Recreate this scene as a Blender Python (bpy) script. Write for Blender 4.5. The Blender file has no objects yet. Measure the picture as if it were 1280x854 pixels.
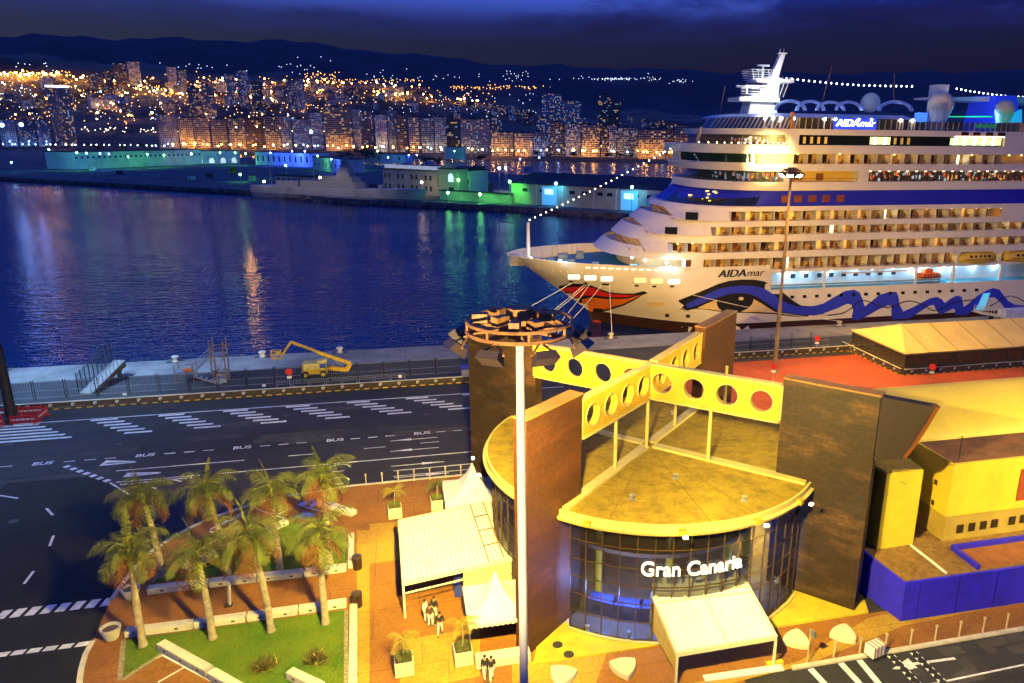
import bpy, bmesh, math, random
from math import sin, cos, pi, radians, hypot, atan2, sqrt, acos
from mathutils import Vector, Matrix
from mathutils.bvhtree import BVHTree
from mathutils.geometry import delaunay_2d_cdt
sc = bpy.context.scene
COL = sc.collection
R0 = random.Random(7)

# ---------------------------------------------------------------- survey: photo pixel -> point of the real place
FP, CX, CY, CAMH = 927.14, 726.0, 428.57, 32.0
_p, _y, _r = radians(15.656), radians(13.838), radians(-0.6546)
_f = Vector((sin(_y)*cos(_p), cos(_y)*cos(_p), -sin(_p)))
_rt = Vector((cos(_y), -sin(_y), 0)); _dn = _f.cross(_rt)
_rt, _dn = _rt*cos(_r)+_dn*sin(_r), _dn*cos(_r)-_rt*sin(_r)
EYE = Vector((0, 0, CAMH))
def ray(px, py): return _f + _rt*((px-CX)/FP) + _dn*((py-CY)/FP)
def g(px, py, z=0.0):
    v = ray(px, py); return EYE + v*((z-CAMH)/v.z)
def yp(px, py, Y):
    v = ray(px, py); return EYE + v*(Y/v.y)
def hgt(b, px, py):
    v = ray(px, py); return (EYE + v*(hypot(b[0], b[1])/hypot(v.x, v.y))).z
def gp(*pts, z=0.0): return [tuple(g(x, y, z))[:2] for x, y in pts]

# ---------------------------------------------------------------- mesh builder
class MB:
    def __init__(s): s.v = []; s.f = []; s.cut = []
    def add(s, vs, fs):
        o = len(s.v); s.cut.append((o, len(s.f))); s.v += [tuple(q) for q in vs]; s.f += [tuple(i+o for i in q) for q in fs]; return s
    def box(s, x0, x1, y0, y1, z0, z1):
        return s.add([(x0,y0,z0),(x1,y0,z0),(x1,y1,z0),(x0,y1,z0),(x0,y0,z1),(x1,y0,z1),(x1,y1,z1),(x0,y1,z1)],
                     [(3,2,1,0),(4,5,6,7),(0,1,5,4),(1,2,6,5),(2,3,7,6),(3,0,4,7)])
    def obox(s, c, size, rz=0.0, rot=None):
        sx, sy, sz = size[0]/2, size[1]/2, size[2]/2
        m = rot if rot is not None else Matrix.Rotation(rz, 3, 'Z')
        c = Vector(c)
        vs = [c + m @ Vector((a*sx, b*sy, d*sz)) for d in (-1,1) for a, b in ((-1,-1),(1,-1),(1,1),(-1,1))]
        return s.add(vs, [(3,2,1,0),(4,5,6,7),(0,1,5,4),(1,2,6,5),(2,3,7,6),(3,0,4,7)])
    def prism(s, poly, z0, z1, poly2=None):
        n = len(poly); p2 = poly2 or poly
        ar = sum(poly[i][0]*poly[(i+1)%n][1]-poly[(i+1)%n][0]*poly[i][1] for i in range(n))
        if ar < 0: poly = poly[::-1]; p2 = p2[::-1]
        vs = [(x,y,z0) for x,y in poly]+[(x,y,z1) for x,y in p2]
        fs = [tuple(range(n-1,-1,-1)), tuple(range(n,2*n))]+[(i,(i+1)%n,(i+1)%n+n,i+n) for i in range(n)]
        return s.add(vs, fs)
    def sheet(s, poly, z):
        n = len(poly)
        ar = sum(poly[i][0]*poly[(i+1)%n][1]-poly[(i+1)%n][0]*poly[i][1] for i in range(n))
        if ar < 0: poly = poly[::-1]
        return s.add([(q[0],q[1],z) for q in poly], [tuple(range(n))])
    def strip(s, pts, w, z):
        """flat painted line of width w along pts at height z"""
        vs = []; fs = []
        for i, q in enumerate(pts):
            a = Vector(pts[max(i-1,0)][:2]); b = Vector(pts[min(i+1,len(pts)-1)][:2])
            d = (b-a).normalized(); n = Vector((-d.y, d.x))*w/2
            vs += [(q[0]+n.x,q[1]+n.y,z),(q[0]-n.x,q[1]-n.y,z)]
        for i in range(len(pts)-1): fs.append((2*i+1,2*i+3,2*i+2,2*i))
        return s.add(vs, fs)
    def curb(s, pts, w, z0, z1):
        vs = []; fs = []; n_ = len(pts)
        for i, q in enumerate(pts):
            a = Vector(pts[max(i-1,0)][:2]); b = Vector(pts[min(i+1,n_-1)][:2])
            d = (b-a).normalized(); n = Vector((-d.y, d.x))*w/2
            vs += [(q[0]+n.x,q[1]+n.y,z0),(q[0]-n.x,q[1]-n.y,z0),(q[0]-n.x,q[1]-n.y,z1),(q[0]+n.x,q[1]+n.y,z1)]
        for i in range(n_-1):
            a, b = 4*i, 4*i+4
            fs += [(a+1,b+1,b+2,a+2),(a+2,b+2,b+3,a+3),(a+3,b+3,b,a)]
        fs += [(0,1,2,3),(4*n_-1,4*n_-2,4*n_-3,4*n_-4)]
        return s.add(vs, fs)
    def tube(s, pts, r, n=8, r2=None, cap=True):
        pts = [Vector(q) for q in pts]; m = len(pts); vs = []; fs = []
        for i, q in enumerate(pts):
            d = (pts[min(i+1,m-1)]-pts[max(i-1,0)]).normalized()
            u = d.orthogonal().normalized() if abs(d.z) < .999 else Vector((1,0,0))
            if abs(d.z) < .999: u = d.cross(Vector((0,0,1))).normalized()
            w = d.cross(u)
            rr = r if not callable(r) else r(i/(m-1))
            if r2 is not None: rr = r+(r2-r)*i/(m-1)
            vs += [q+u*(rr*cos(2*pi*k/n))+w*(rr*sin(2*pi*k/n)) for k in range(n)]
        for i in range(m-1):
            for k in range(n):
                a = i*n+k; b = i*n+(k+1)%n; fs.append((a,a+n,b+n,b))
        if cap: fs += [tuple(range(n)), tuple((m-1)*n+k for k in range(n-1,-1,-1))]
        return s.add(vs, fs)
    def bar(s, a, b, w, h=None):
        a = Vector(a); b = Vector(b); d = b-a; L = d.length
        m = d.to_track_quat('X','Z').to_matrix()
        return s.obox((a+b)/2, (L, w, h or w), rot=m)
    def lathe(s, c, prof, n=16):
        vs = []; fs = []; c = Vector(c); m = len(prof)
        for r, z in prof: vs += [c+Vector((r*cos(2*pi*k/n), r*sin(2*pi*k/n), z)) for k in range(n)]
        for i in range(m-1):
            for k in range(n):
                a = i*n+k; b = i*n+(k+1)%n; fs.append((a,b,b+n,a+n))
        fs += [tuple(range(n-1,-1,-1)), tuple((m-1)*n+k for k in range(n))]
        return s.add(vs, fs)
    def ball(s, c, r, n=12, m=8, sz=1.0):
        return s.lathe(c, [(max(r*sin(pi*i/m), r*.01), -r*cos(pi*i/m)*sz) for i in range(m+1)], n)
    def build_each(s, name, mat, parent=None, **k):
        r = []
        for i, (a, b) in enumerate(s.cut):
            a2, b2 = s.cut[i+1] if i+1 < len(s.cut) else (len(s.v), len(s.f))
            m = MB(); m.v = s.v[a:a2]; m.f = [tuple(q-a for q in f) for f in s.f[b:b2]]; r.append(m.build(name, mat, parent, **k))
        return r
    def build(s, name, mat, parent=None, smooth=False, bev=0.0, seg=1):
        me = bpy.data.meshes.new(name)
        vs = s.v
        if parent is not None:
            mi = (Matrix.Translation(parent_loc(parent)) @ Matrix.Rotation(parent_rz(parent), 4, 'Z')).inverted()
            vs = [mi @ Vector(q) for q in vs]
        me.from_pydata([tuple(q) for q in vs], [], s.f)
        if bev:
            bm = bmesh.new(); bm.from_mesh(me)
            bmesh.ops.remove_doubles(bm, verts=bm.verts, dist=1e-4)
            es = [e for e in bm.edges if len(e.link_faces) == 2 and e.calc_face_angle(0) > .5]
            bmesh.ops.bevel(bm, geom=es, offset=bev, segments=seg, affect='EDGES', profile=.5)
            bm.to_mesh(me); bm.free()
        if smooth:
            me.polygons.foreach_set('use_smooth', [True]*len(me.polygons))
            if smooth != 'all': 
                try: me.set_sharp_from_angle(angle=radians(40))
                except Exception: pass
        me.materials.append(mat); me.update()
        o = bpy.data.objects.new(name, me); COL.objects.link(o)
        if parent is not None: o.parent = parent
        return o
def parent_loc(p):
    v = Vector(p.location)
    while p.parent is not None: p = p.parent; v = Vector(p.location) + Matrix.Rotation(p.rotation_euler.z,3,'Z') @ v
    return v
def parent_rz(p):
    a = p.rotation_euler.z
    while p.parent is not None: p = p.parent; a += p.rotation_euler.z
    return a
def tag(o, label=None, cat=None, group=None, kind=None):
    if label: o['label'] = label
    if cat: o['category'] = cat
    if group: o['group'] = group
    if kind: o['kind'] = kind
    return o
def thing(name, label, cat, loc=(0,0,0), rz=0.0, group=None):
    o = bpy.data.objects.new(name, None); COL.objects.link(o)
    o.location = loc; o.rotation_euler = (0,0,rz); o.empty_display_size = .3
    return tag(o, label, cat, group)
def dup(o, loc, rz=None, label=None, group=None, parent=None, scale=None):
    c = o.copy(); COL.objects.link(c)
    if parent is None:
        c.location = loc
        if rz is not None: c.rotation_euler = (0,0,rz)
        if scale: c.scale = scale
    else: c.parent = parent
    if label: c['label'] = label
    if group: c['group'] = group
    for ch in o.children: dup(ch, None, parent=c)
    return c
def struct(o): o['kind'] = 'structure'; return o

# ---------------------------------------------------------------- materials
def _nt(name):
    m = bpy.data.materials.new(name); m.use_nodes = True
    nt = m.node_tree; return m, nt, nt.nodes['Principled BSDF']
def N(nt, t, **k):
    n = nt.nodes.new(t)
    for a, b in k.items():
        if a.startswith('i_'): n.inputs[a[2:].replace('_',' ')].default_value = b
        else: setattr(n, a, b)
    return n
def mixc(nt, fac, a, b, mode='MIX'):
    n = nt.nodes.new('ShaderNodeMix'); n.data_type = 'RGBA'; n.blend_type = mode
    for sock, val in ((n.inputs[0], fac), (n.inputs[6], a), (n.inputs[7], b)):
        if hasattr(val, 'is_linked') or hasattr(val, 'links'): nt.links.new(val, sock)
        elif isinstance(val, (int, float)): sock.default_value = val
        else: sock.default_value = (*val[:3], 1)
    return n.outputs[2]
def ramp(nt, src, stops):
    n = nt.nodes.new('ShaderNodeValToRGB'); e = n.color_ramp.elements
    while len(e) < len(stops): e.new(.5)
    for q, (p, c) in zip(e, stops):
        q.position = p; q.color = (*c, 1) if isinstance(c, tuple) else (c, c, c, 1)
    nt.links.new(src, n.inputs[0]); return n.outputs[0]
def coords(nt, kind):
    if kind == 'world': return nt.nodes.new('ShaderNodeNewGeometry').outputs['Position']
    return nt.nodes.new('ShaderNodeTexCoord').outputs['Object']
def noise(nt, co, scale, detail=4.0, rough=.55):
    n = N(nt, 'ShaderNodeTexNoise'); n.inputs['Scale'].default_value = scale
    n.inputs['Detail'].default_value = detail; n.inputs['Roughness'].default_value = rough
    nt.links.new(co, n.inputs['Vector']); return n.outputs[0]
def M(name, col, rough=.65, var=.14, scale=1.3, metal=0.0, bump=0.0, stain=0.0, stain_scale=.25, co='object', fine=0.0, spec=.4, bscale=None):
    m, nt, b = _nt(name)
    c = coords(nt, co)
    out = mixc(nt, ramp(nt, noise(nt, c, scale), [(.3, 0.0), (.7, 1.0)]), tuple(q*(1-var) for q in col), tuple(min(q*(1+var), .95) for q in col))
    if fine: out = mixc(nt, ramp(nt, noise(nt, c, scale*11, 3), [(.35, 0.0), (.65, 1.0)]), out, mixc(nt, 1.0, out, (1-fine,)*3, 'MULTIPLY'))
    if stain:
        f = ramp(nt, noise(nt, c, stain_scale, 6, .65), [(.45, 0.0), (.66, 1.0)])
        out = mixc(nt, f, out, mixc(nt, 1.0, out, (1-stain,)*3, 'MULTIPLY'))
    nt.links.new(out, b.inputs['Base Color'])
    b.inputs['Roughness'].default_value = rough; b.inputs['Metallic'].default_value = metal
    b.inputs['Specular IOR Level'].default_value = spec
    if bump:
        bn = N(nt, 'ShaderNodeBump'); bn.inputs['Strength'].default_value = bump; bn.inputs['Distance'].default_value = .03
        nt.links.new(noise(nt, c, bscale or scale*8, 5), bn.inputs['Height']); nt.links.new(bn.outputs[0], b.inputs['Normal'])
    return m
def E(name, col, strength, base=None):
    m, nt, b = _nt(name)
    b.inputs['Base Color'].default_value = (*(base or col), 1); b.inputs['Roughness'].default_value = .5
    b.inputs['Emission Color'].default_value = (*col, 1); b.inputs['Emission Strength'].default_value = strength
    return m
def glassmat(name, tint=(.02,.03,.04), trans=.45, rough=.03):
    m, nt, b = _nt(name)
    b.inputs['Base Color'].default_value = (*tint, 1); b.inputs['Roughness'].default_value = rough
    b.inputs['Specular IOR Level'].default_value = .9; b.inputs['IOR'].default_value = 1.6
    t = N(nt, 'ShaderNodeBsdfTransparent'); t.inputs[0].default_value = (.85,.9,1,1)
    mx = N(nt, 'ShaderNodeMixShader'); mx.inputs[0].default_value = trans
    nt.links.new(b.outputs[0], mx.inputs[1]); nt.links.new(t.outputs[0], mx.inputs[2])
    nt.links.new(mx.outputs[0], nt.nodes['Material Output'].inputs[0]); return m
MT = {}
def setup_mats():
    MT['white'] = M('white_paint', (.78,.77,.74), .5, .05, .6)
    MT['canvas'] = M('white_canvas', (.70,.69,.64), .75, .07, .8, bump=.5, bscale=1.6, stain=.12, stain_scale=.5)
    MT['black'] = M('black_paint', (.012,.012,.013), .5, .3)
    MT['steel'] = M('galvanised_steel', (.4,.41,.42), .4, .15, 3, metal=.7)
    MT['darksteel'] = M('dark_steel', (.06,.055,.05), .5, .2, 3, metal=.4)
    MT['conc'] = M('grey_concrete', (.42,.41,.38), .8, .14, .9, stain=.3, bump=.2)
    MT['yellowp'] = M('yellow_machine_paint', (.75,.45,.02), .4, .12, 2, stain=.3, stain_scale=1.2)
    MT['red'] = M('red_paint', (.55,.03,.02), .45, .1)
    MT['blue'] = M('blue_wall_paint', (.03,.022,.80), .55, .12, .5, stain=.25, stain_scale=.6, bump=.1)
    MT['cream'] = M('yellow_ochre_render', (.70,.53,.035), .75, .07, .7, stain=.15, bump=.15)
    MT['roofy'] = M('ochre_roof_membrane', (.36,.245,.014), .85, .16, .5, stain=.42, stain_scale=.9, bump=.25, fine=.2)
    MT['line'] = M('white_road_paint', (.78,.78,.78), .7, .12, 2, stain=.25, stain_scale=.8)
    MT['rubber'] = M('black_rubber', (.02,.02,.02), .8, .2)
    MT['orange'] = M('orange_paint', (.8,.16,.02), .45, .08)
setup_mats()
# ================================================================ the setting: water, quay, roads, paving
WZ = -2.4
def water_mat():
    m, nt, b = _nt('harbour_water')
    b.inputs['Base Color'].default_value = (.0,.02,.09,1); b.inputs['Roughness'].default_value = .04
    b.inputs['IOR'].default_value = 1.33; b.inputs['Specular IOR Level'].default_value = .38
    geo = N(nt, 'ShaderNodeNewGeometry')
    mp = N(nt, 'ShaderNodeMapping'); mp.inputs['Scale'].default_value = (.42,1.05,1.0); mp.inputs['Rotation'].default_value = (0,0,radians(12))
    nt.links.new(geo.outputs['Position'], mp.inputs[0])
    n1 = noise(nt, mp.outputs[0], .55, 3, .6); n2 = noise(nt, mp.outputs[0], 1.5, 3, .6); n3 = noise(nt, mp.outputs[0], .035, 3, .5)
    a = N(nt, 'ShaderNodeMath', operation='MULTIPLY_ADD'); nt.links.new(n2, a.inputs[0]); a.inputs[1].default_value = .62; nt.links.new(n1, a.inputs[2])
    bp = N(nt, 'ShaderNodeBump'); bp.inputs['Distance'].default_value = .32
    nt.links.new(ramp(nt, n3, [(.3,.45),(.7,1.0)]), bp.inputs['Strength'])
    nt.links.new(a.outputs[0], bp.inputs['Height']); nt.links.new(bp.outputs[0], b.inputs['Normal'])
    return m
struct(MB().sheet([(-2600,100),(3000,100),(3000,2600),(-2600,2600)], WZ).build('sea_water', water_mat()))

def asphalt_mat():
    m, nt, b = _nt('asphalt')
    c = coords(nt, 'world')
    base = mixc(nt, ramp(nt, noise(nt, c, .09, 5, .6), [(.35,0.0),(.65,1.0)]), (.026,.027,.028), (.050,.048,.045))
    base = mixc(nt, ramp(nt, noise(nt, c, 7.0, 3), [(.3,0.0),(.7,1.0)]), base, mixc(nt, 1.0, base, (.62,)*3, 'MULTIPLY'))
    mp = N(nt, 'ShaderNodeMapping'); mp.inputs['Scale'].default_value = (.05,.9,1); nt.links.new(c, mp.inputs[0])
    base = mixc(nt, ramp(nt, noise(nt, mp.outputs[0], .6, 4, .7), [(.5,0.0),(.62,.55),(.7,0.0)]), base, (.012,.012,.013))
    v = N(nt, 'ShaderNodeTexVoronoi', feature='DISTANCE_TO_EDGE'); v.inputs['Scale'].default_value = .11
    nt.links.new(c, v.inputs['Vector'])
    base = mixc(nt, ramp(nt, v.outputs['Distance'], [(.0,.5),(.012,0.0)]), base, (.018,.018,.018))
    nt.links.new(base, b.inputs['Base Color']); b.inputs['Roughness'].default_value = .72
    bp = N(nt, 'ShaderNodeBump'); bp.inputs['Strength'].default_value = .35; bp.inputs['Distance'].default_value = .02
    nt.links.new(noise(nt, c, 14, 4), bp.inputs['Height']); nt.links.new(bp.outputs[0], b.inputs['Normal'])
    return m
MT['asphalt'] = asphalt_mat()
# quay body and asphalt top
QE = 113.6                                                       # quay edge (Y)
struct(MB().box(-260,400,-60,QE,-6,-.012).build('quay_ground', MT['asphalt']))
MT['apron'] = M('quay_apron_concrete', (.30,.295,.285), .8, .2, .35, stain=.35, stain_scale=.12, co='world', fine=.2, bump=.2)
mb = MB()
for k in range(-26, 30): mb.box(k*6+.02, k*6+5.98, 106.5, QE+.05, -.5, .02)
struct(mb.build('quay_apron', MT['apron']))
MT['apron_dark'] = M('dark_apron_concrete', (.05,.052,.055), .8, .25, .3, stain=.35, stain_scale=.1, co='world', fine=.2)
struct(MB().sheet([(-160,96.2),(66,96.2),(66,106.45),(-160,106.45)], .004).build('fenced_apron_pavement', MT['apron_dark']))

# paving
def paving_mat(name, c1, c2, joint, sx, sy, var=.5):
    m, nt, b = _nt(name)
    c = coords(nt, 'world')
    br = N(nt, 'ShaderNodeTexBrick'); br.inputs['Scale'].default_value = 1.0
    br.inputs['Brick Width'].default_value = sx; br.inputs['Row Height'].default_value = sy; br.inputs['Mortar Size'].default_value = .03
    br.inputs['Color1'].default_value = (*c1,1); br.inputs['Color2'].default_value = (*c2,1); br.inputs['Mortar'].default_value = (*joint,1)
    br.offset = .5
    nt.links.new(c, br.inputs['Vector'])
    o = mixc(nt, ramp(nt, noise(nt, c, .16, 6, .65), [(.42,0.0),(.7,.75)]), br.outputs[0], mixc(nt, 1.0, br.outputs[0], (.55,.5,.5), 'MULTIPLY'))
    o = mixc(nt, ramp(nt, noise(nt, c, 6, 4), [(.35,0.0),(.65,1.0)]), o, mixc(nt, 1.0, o, (.75,)*3, 'MULTIPLY'))
    nt.links.new(o, b.inputs['Base Color']); b.inputs['Roughness'].default_value = .75
    bp = N(nt, 'ShaderNodeBump'); bp.inputs['Strength'].default_value = .3; bp.inputs['Distance'].default_value = .02
    nt.links.new(noise(nt, c, 9, 4), bp.inputs['Height']); nt.links.new(bp.outputs[0], b.inputs['Normal'])
    return m
MT['plaza'] = paving_mat('red_plaza_paving', (.36,.155,.018), (.32,.13,.016), (.22,.095,.016), 6.2, 3.1)
MT['plaza2'] = paving_mat('ochre_paving', (.56,.34,.03), (.50,.30,.028), (.34,.2,.03), 3.1, 3.1)
MT['redtar'] = M('red_tarmac', (.42,.085,.03), .8, .16, .25, co='world', stain=.3, stain_scale=.08, fine=.2)
MT['podium'] = M('ochre_podium_concrete', (.62,.47,.03), .75, .14, .5, co='world', stain=.3, stain_scale=.3, fine=.12)
MT['kerb'] = M('kerb_stone', (.62,.57,.44), .75, .14, 1.5, stain=.25, stain_scale=.6)
kerbL = [(99,870),(100,852),(102,838),(107,820),(116,803),(127,777),(139,752),(152,733),(167,713),(188,692),(218,672),(242,659),(266.6,648),(290,640),(312.5,633),(343,624),(389,616.6),(424,611)]
kl = [tuple(g(x,y))[:2] for x, y in kerbL]
plaza = kl + [(6.1,66.5),(20,66.5),(20,38.6),(60,38.6),(60,34.9),(19,34.9),(19,20),(kl[0][0],20)]
struct(MB().prism(plaza, -.4, .10).build('plaza_paving', MT['plaza']))
mb = MB(); mb.curb([(-5.9,66.5),(-2,66.6),(6.1,66.6)], .3, -.2, .135); mb.curb(kl[6:] + [(-5.9,66.5)], .32, -.2, .135); mb.curb(kl[:5], .32, -.2, .135)
mb.curb([(22.4,34.85),(60,34.85)], .3, -.2, .135)
struct(mb.build('kerb', MT['kerb']))
# lighter and darker bays laid in the paving
mb = MB()
for poly in ([(446,663),(462,663),(462,860),(446,860)], [(462,655),(500,652),(500,700),(462,705)], [(640,830),(700,822),(760,812),(745,854),(640,868)],
             [(862,854),(965,836),(1000,826),(1086,772),(1278,738),(1278,752),(1130,782),(1005,832),(862,866)],
             [(500,800),(600,785),(600,845),(500,866)]):
    mb.sheet(gp(*poly, z=.104), .104)
struct(mb.build('ochre_paving', MT['plaza2']))
# podium between the fins
C0 = Vector((17.95, 50.6))                                          # centre of the terminal
pod = [(6.7,38.65),(30.4,38.65),(31.2,40.5),(C0.x+9,C0.y-5),(C0.x,C0.y+2),(C0.x-9,C0.y-5)]
struct(MB().prism(pod, .02, .2).build('podium_paving', MT['podium']))
# red tarmac yard behind the terminal
struct(MB().sheet([(38,70),(160,70),(160,96),(30,96),(30,80)], .006).build('red_yard_pavement', MT['redtar']))

# painted markings (each one sheet of the road)
MT['asphalt_new'] = M('newer_dark_asphalt', (.013,.014,.015), .75, .3, .4, co='world', fine=.25, bump=.2)
struct(MB().sheet([(-120,20)]+gp((-60,640),(0,612),(17,598),(75,594),(122,596),(150,612),(186,640),(215,668),(188,690),(150,733),(112,803),(97,854),(95,880))+[(kl[0][0]-.2,20)], .002).build('newer_asphalt_road', MT['asphalt_new']))
rq = random.Random(3); mb = MB()
for k in range(16):                                                 # repaired strips and squares
    x = rq.uniform(-45,5); y = rq.uniform(68,89); w = rq.choice((1.2,2.2,5.5,9)); mb.sheet([(x,y),(x+w,y),(x+w,y+rq.uniform(.5,1.6)),(x,y+rq.uniform(.5,1.6))], .0015+.0001*k)
for k in range(9):
    x = 27+rq.uniform(0,16); y = 30+rq.uniform(0,4); w = rq.uniform(.6,2.2); mb.sheet([(x,y),(x+w,y),(x+w,y+rq.uniform(.5,1.3)),(x,y+rq.uniform(.5,1.3))], .0015+.0001*k)
struct(mb.build('patched_asphalt_road', M('patched_asphalt', (.075,.07,.062), .8, .25, .8, co='world', fine=.2)))
mb = MB()
for k, (x, y) in enumerate(((-30,82),(-21,76),(-9,80),(2,84),(-14,87),(-40,72),(30,32.8),(36,33.6),(-33,66))): mb.lathe((x,y,.001),[(.38,0),(.38,.006),(.01,.006)],14)
struct(mb.build('road_manhole', MT['darksteel']))
mk = MB(); Z1 = .004; Z2 = .006
mk.box(-90,20,90.38,90.56,-.01,Z1)
for k, x0 in enumerate([-35.3,-28.3,-21.35,-14.37,-7.35,-.29, 6.7]):
    for i in range(6): mk.box(x0+i*.98, x0+i*.98+2.75, 90.2-i*.97-.42, 90.2-i*.97, -.01, Z1)
for i in range(6): mk.box(-49+i*.9, -40.5+i*1.0, 90.2-i*.97-.42, 90.2-i*.97, -.01, Z1)
xs = -60.0
for k in range(45):
    x = -39.25 + (k-12)*1.83
    if any(abs(x+.5-q) < 1.95 for q in (-35.6,-26.4,-17.2,-7.9,1.3,-44.8,-54)): continue
    mk.box(x, x+1.02, 78.22, 78.36, -.01, Z1)
def tri_arrow(pts): mk.sheet(gp(*pts), Z1)
for a in ([(123.6,582.6),(133,575.5),(136,578.5)], [(133,575.3),(170,576.6),(170,577.9),(133,578.5)], [(124,582.6),(168,578.5),(168,577.8),(130,580.4)],
          [(153,596.6),(160,591),(163,594.5)], [(158,591.2),(201,590),(201,591.4),(160,593)], [(153,596.6),(199,592.2),(199,591.4),(158,594)]): tri_arrow(a)
def lane_arrow(x, y, L, s=1):
    mk.box(x-L/2, x+L/2, y-.05, y+.05, -.01, Z1); mk.sheet([(x-s*L/2,y),(x-s*(L/2-2.2),y+.28),(x-s*(L/2-2.2),y-.28)], Z2)
lane_arrow(.4,76.8,5.0); lane_arrow(.4,74.0,5.0); lane_arrow(.6,70.3,5.2,-1); lane_arrow(.9,67.6,5.2,-1)
mk.box(-4.8,-2.6,75.3,75.4,-.01,Z1); mk.box(1,3,75.5,75.6,-.01,Z1); mk.box(-12.2,-9.8,75.0,75.1,-.01,Z1)
mk.box(-18.2,8.2,72.1,72.24,-.01,Z1); mk.box(-1.8,8.2,69.15,69.25,-.01,Z1); mk.box(-1.8,8.2,67.9,67.98,-.01,Z1); mk.box(-28,-16.4,74.85,75.0,-.01,Z1)
for a, b in (((137.6,603.6),(163,619)),((145,603),(250,594)),((178,606),(196,611)),((208,598),(227,602)),((150,606),(240,597)),((0,619.5),(22.5,623)),((58,635.5),(66,644)),((67,669.6),(62,682.6)),((42,714),(30,730))):
    A = g(*a); B = g(*b); mk.strip([A,B], .2, Z1)
A = g(80,582); B = g(138,602.5)
for k in range(7):
    p = A.lerp(B,(k+.2)/7); q = A.lerp(B,(k+.75)/7); mk.strip([p,q], .55, Z1)
for k in range(9):                                                  # crossing in the lower left corner
    p = g(4+k*18.6, 768.5-k*2.3); mk.sheet([(p.x-.35,p.y-.5),(p.x+.25,p.y-.5),(p.x+.4,p.y+.5),(p.x-.2,p.y+.5)], Z1)
for k in range(6):
    p = g(3+k*20, 818.5-k*2.6); mk.sheet([(p.x-.4,p.y-.22),(p.x+.3,p.y-.22),(p.x+.4,p.y+.25),(p.x-.3,p.y+.25)], Z1)
# right-hand road
for a, b in (((1013,836),(1030,854)),((1051,829),(1074,854)),((1074,825),(1098,854))):
    A = g(*a); B = g(*b); mk.strip([A, A+(B-A)*1.5], .42, Z1)
A = g(1180,852); B = g(1280,831); mk.strip([A-(B-A)*.2, A+(B-A)*3], .14, Z1)
A = g(1142,830); B = g(1194,823); mk.strip([A,B], .22, Z1); T = g(1115,836.5); mk.sheet([T, (A.x,A.y+.55), (A.x,A.y-.55)], Z2)
# turning symbol near the kerb
for cx_, cy_, r in ((424,585,1.0),(424,601,.9)):
    c = g(cx_, cy_); mk.strip([(c.x+r*cos(t*.35), c.y+r*.8*sin(t*.35)) for t in range(16)], .14, Z1)
struct(mk.build('road_marking', MT['line']))
# bay lines on the plaza (painted on the red floor)
mk = MB()
for a, b in (((180,832),(203,819)),((203,819),(265,852)),((197.5,853),(231,834)),((319,636),(358,649)),((365,635),(347.5,643)),((277.5,654),(310,638)),((262,662),(304,644)),
             ((372,631),(386,624.5)),((386,624.5),(430,637)),((372,631),(411,642)),((411,642),(430,634)),((400,628),(385,636)),((414,632),(400,640)),((290,655),(299,650)),((245,690),(275,672)),((232,700),(246,704)),((262,664),(283,672))):
    A = g(*a, .1); B = g(*b, .1); mk.strip([A,B], .13, .106)
for a in (((374,630),(384,626),(386,629),(376,633)), ((392,627),(400,629),(391,634),(387,632))): mk.sheet(gp(*a, z=.106), .107)
struct(mk.build('bay_marking', MT['line']))
mk = MB().sheet(gp((368,647),(380,639.5),(395.6,643),(385,649.5), z=.1), .106)
struct(mk.build('disabled_bay_marking', M('pale_blue_road_paint', (.25,.4,.62), .7)))
def flat_text(txt, c, size, ux, mat, name, z, kindl=True, shear=0.0, off=.0):
    cu = bpy.data.curves.new(name, 'FONT'); cu.body = txt; cu.align_x = 'CENTER'; cu.align_y = 'CENTER'; cu.size = size; cu.shear = shear; cu.offset = off
    o = bpy.data.objects.new(name, cu); COL.objects.link(o)
    dg = bpy.context.evaluated_depsgraph_get(); me = bpy.data.meshes.new_from_object(o.evaluated_get(dg))
    bpy.data.objects.remove(o); bpy.data.curves.remove(cu)
    return me
me = flat_text('BUS', None, 1, None, None, 'bus', 0, off=.02)
tx = MB()
for x in (-35.6,-26.4,-17.2,-7.9,1.3,-44.8):
    tx.add([(x+v.co.x*1.05, 78.3+v.co.y*1.05, .004) for v in me.vertices], [tuple(p.vertices) for p in me.polygons])
struct(tx.build('bus_lane_lettering', MT['line']))
wheel = MB()
c = g(382,644.3,.1)
wheel.strip([(c.x+.35*cos(t*.5),c.y+.35*sin(t*.5)) for t in range(11)], .1, .112); wheel.strip([(c.x,c.y+.6),(c.x,c.y)], .1, .112)
struct(wheel.build('wheelchair_marking', MT['line']))

# lawns
def grass_mat():
    m, nt, b = _nt('lawn_grass'); c = coords(nt, 'world')
    o = mixc(nt, ramp(nt, noise(nt, c, .35, 5, .6), [(.3,0.0),(.7,1.0)]), (.085,.19,.004), (.20,.26,.008))
    o = mixc(nt, ramp(nt, noise(nt, c, 9, 5, .7), [(.3,0.0),(.7,1.0)]), o, mixc(nt, 1.0, o, (.5,.6,.5), 'MULTIPLY'))
    nt.links.new(o, b.inputs['Base Color']); b.inputs['Roughness'].default_value = .9
    bp = N(nt, 'ShaderNodeBump'); bp.inputs['Strength'].default_value = .8; bp.inputs['Distance'].default_value = .05
    nt.links.new(noise(nt, c, 16, 5, .8), bp.inputs['Height']); nt.links.new(bp.outputs[0], b.inputs['Normal']); return m
MT['grass'] = grass_mat()
MT['edge'] = M('stone_edging', (.3,.24,.16), .85, .35, 5)
lawnA = gp((158,800),(154,852),(150,880),(433,880),(432,763),(360,773), z=.1)
lawnB = gp((191,728),(203,712),(228,718),(273,696),(328,661),(359,652),(432,668),(433,705), z=.1)
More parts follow.
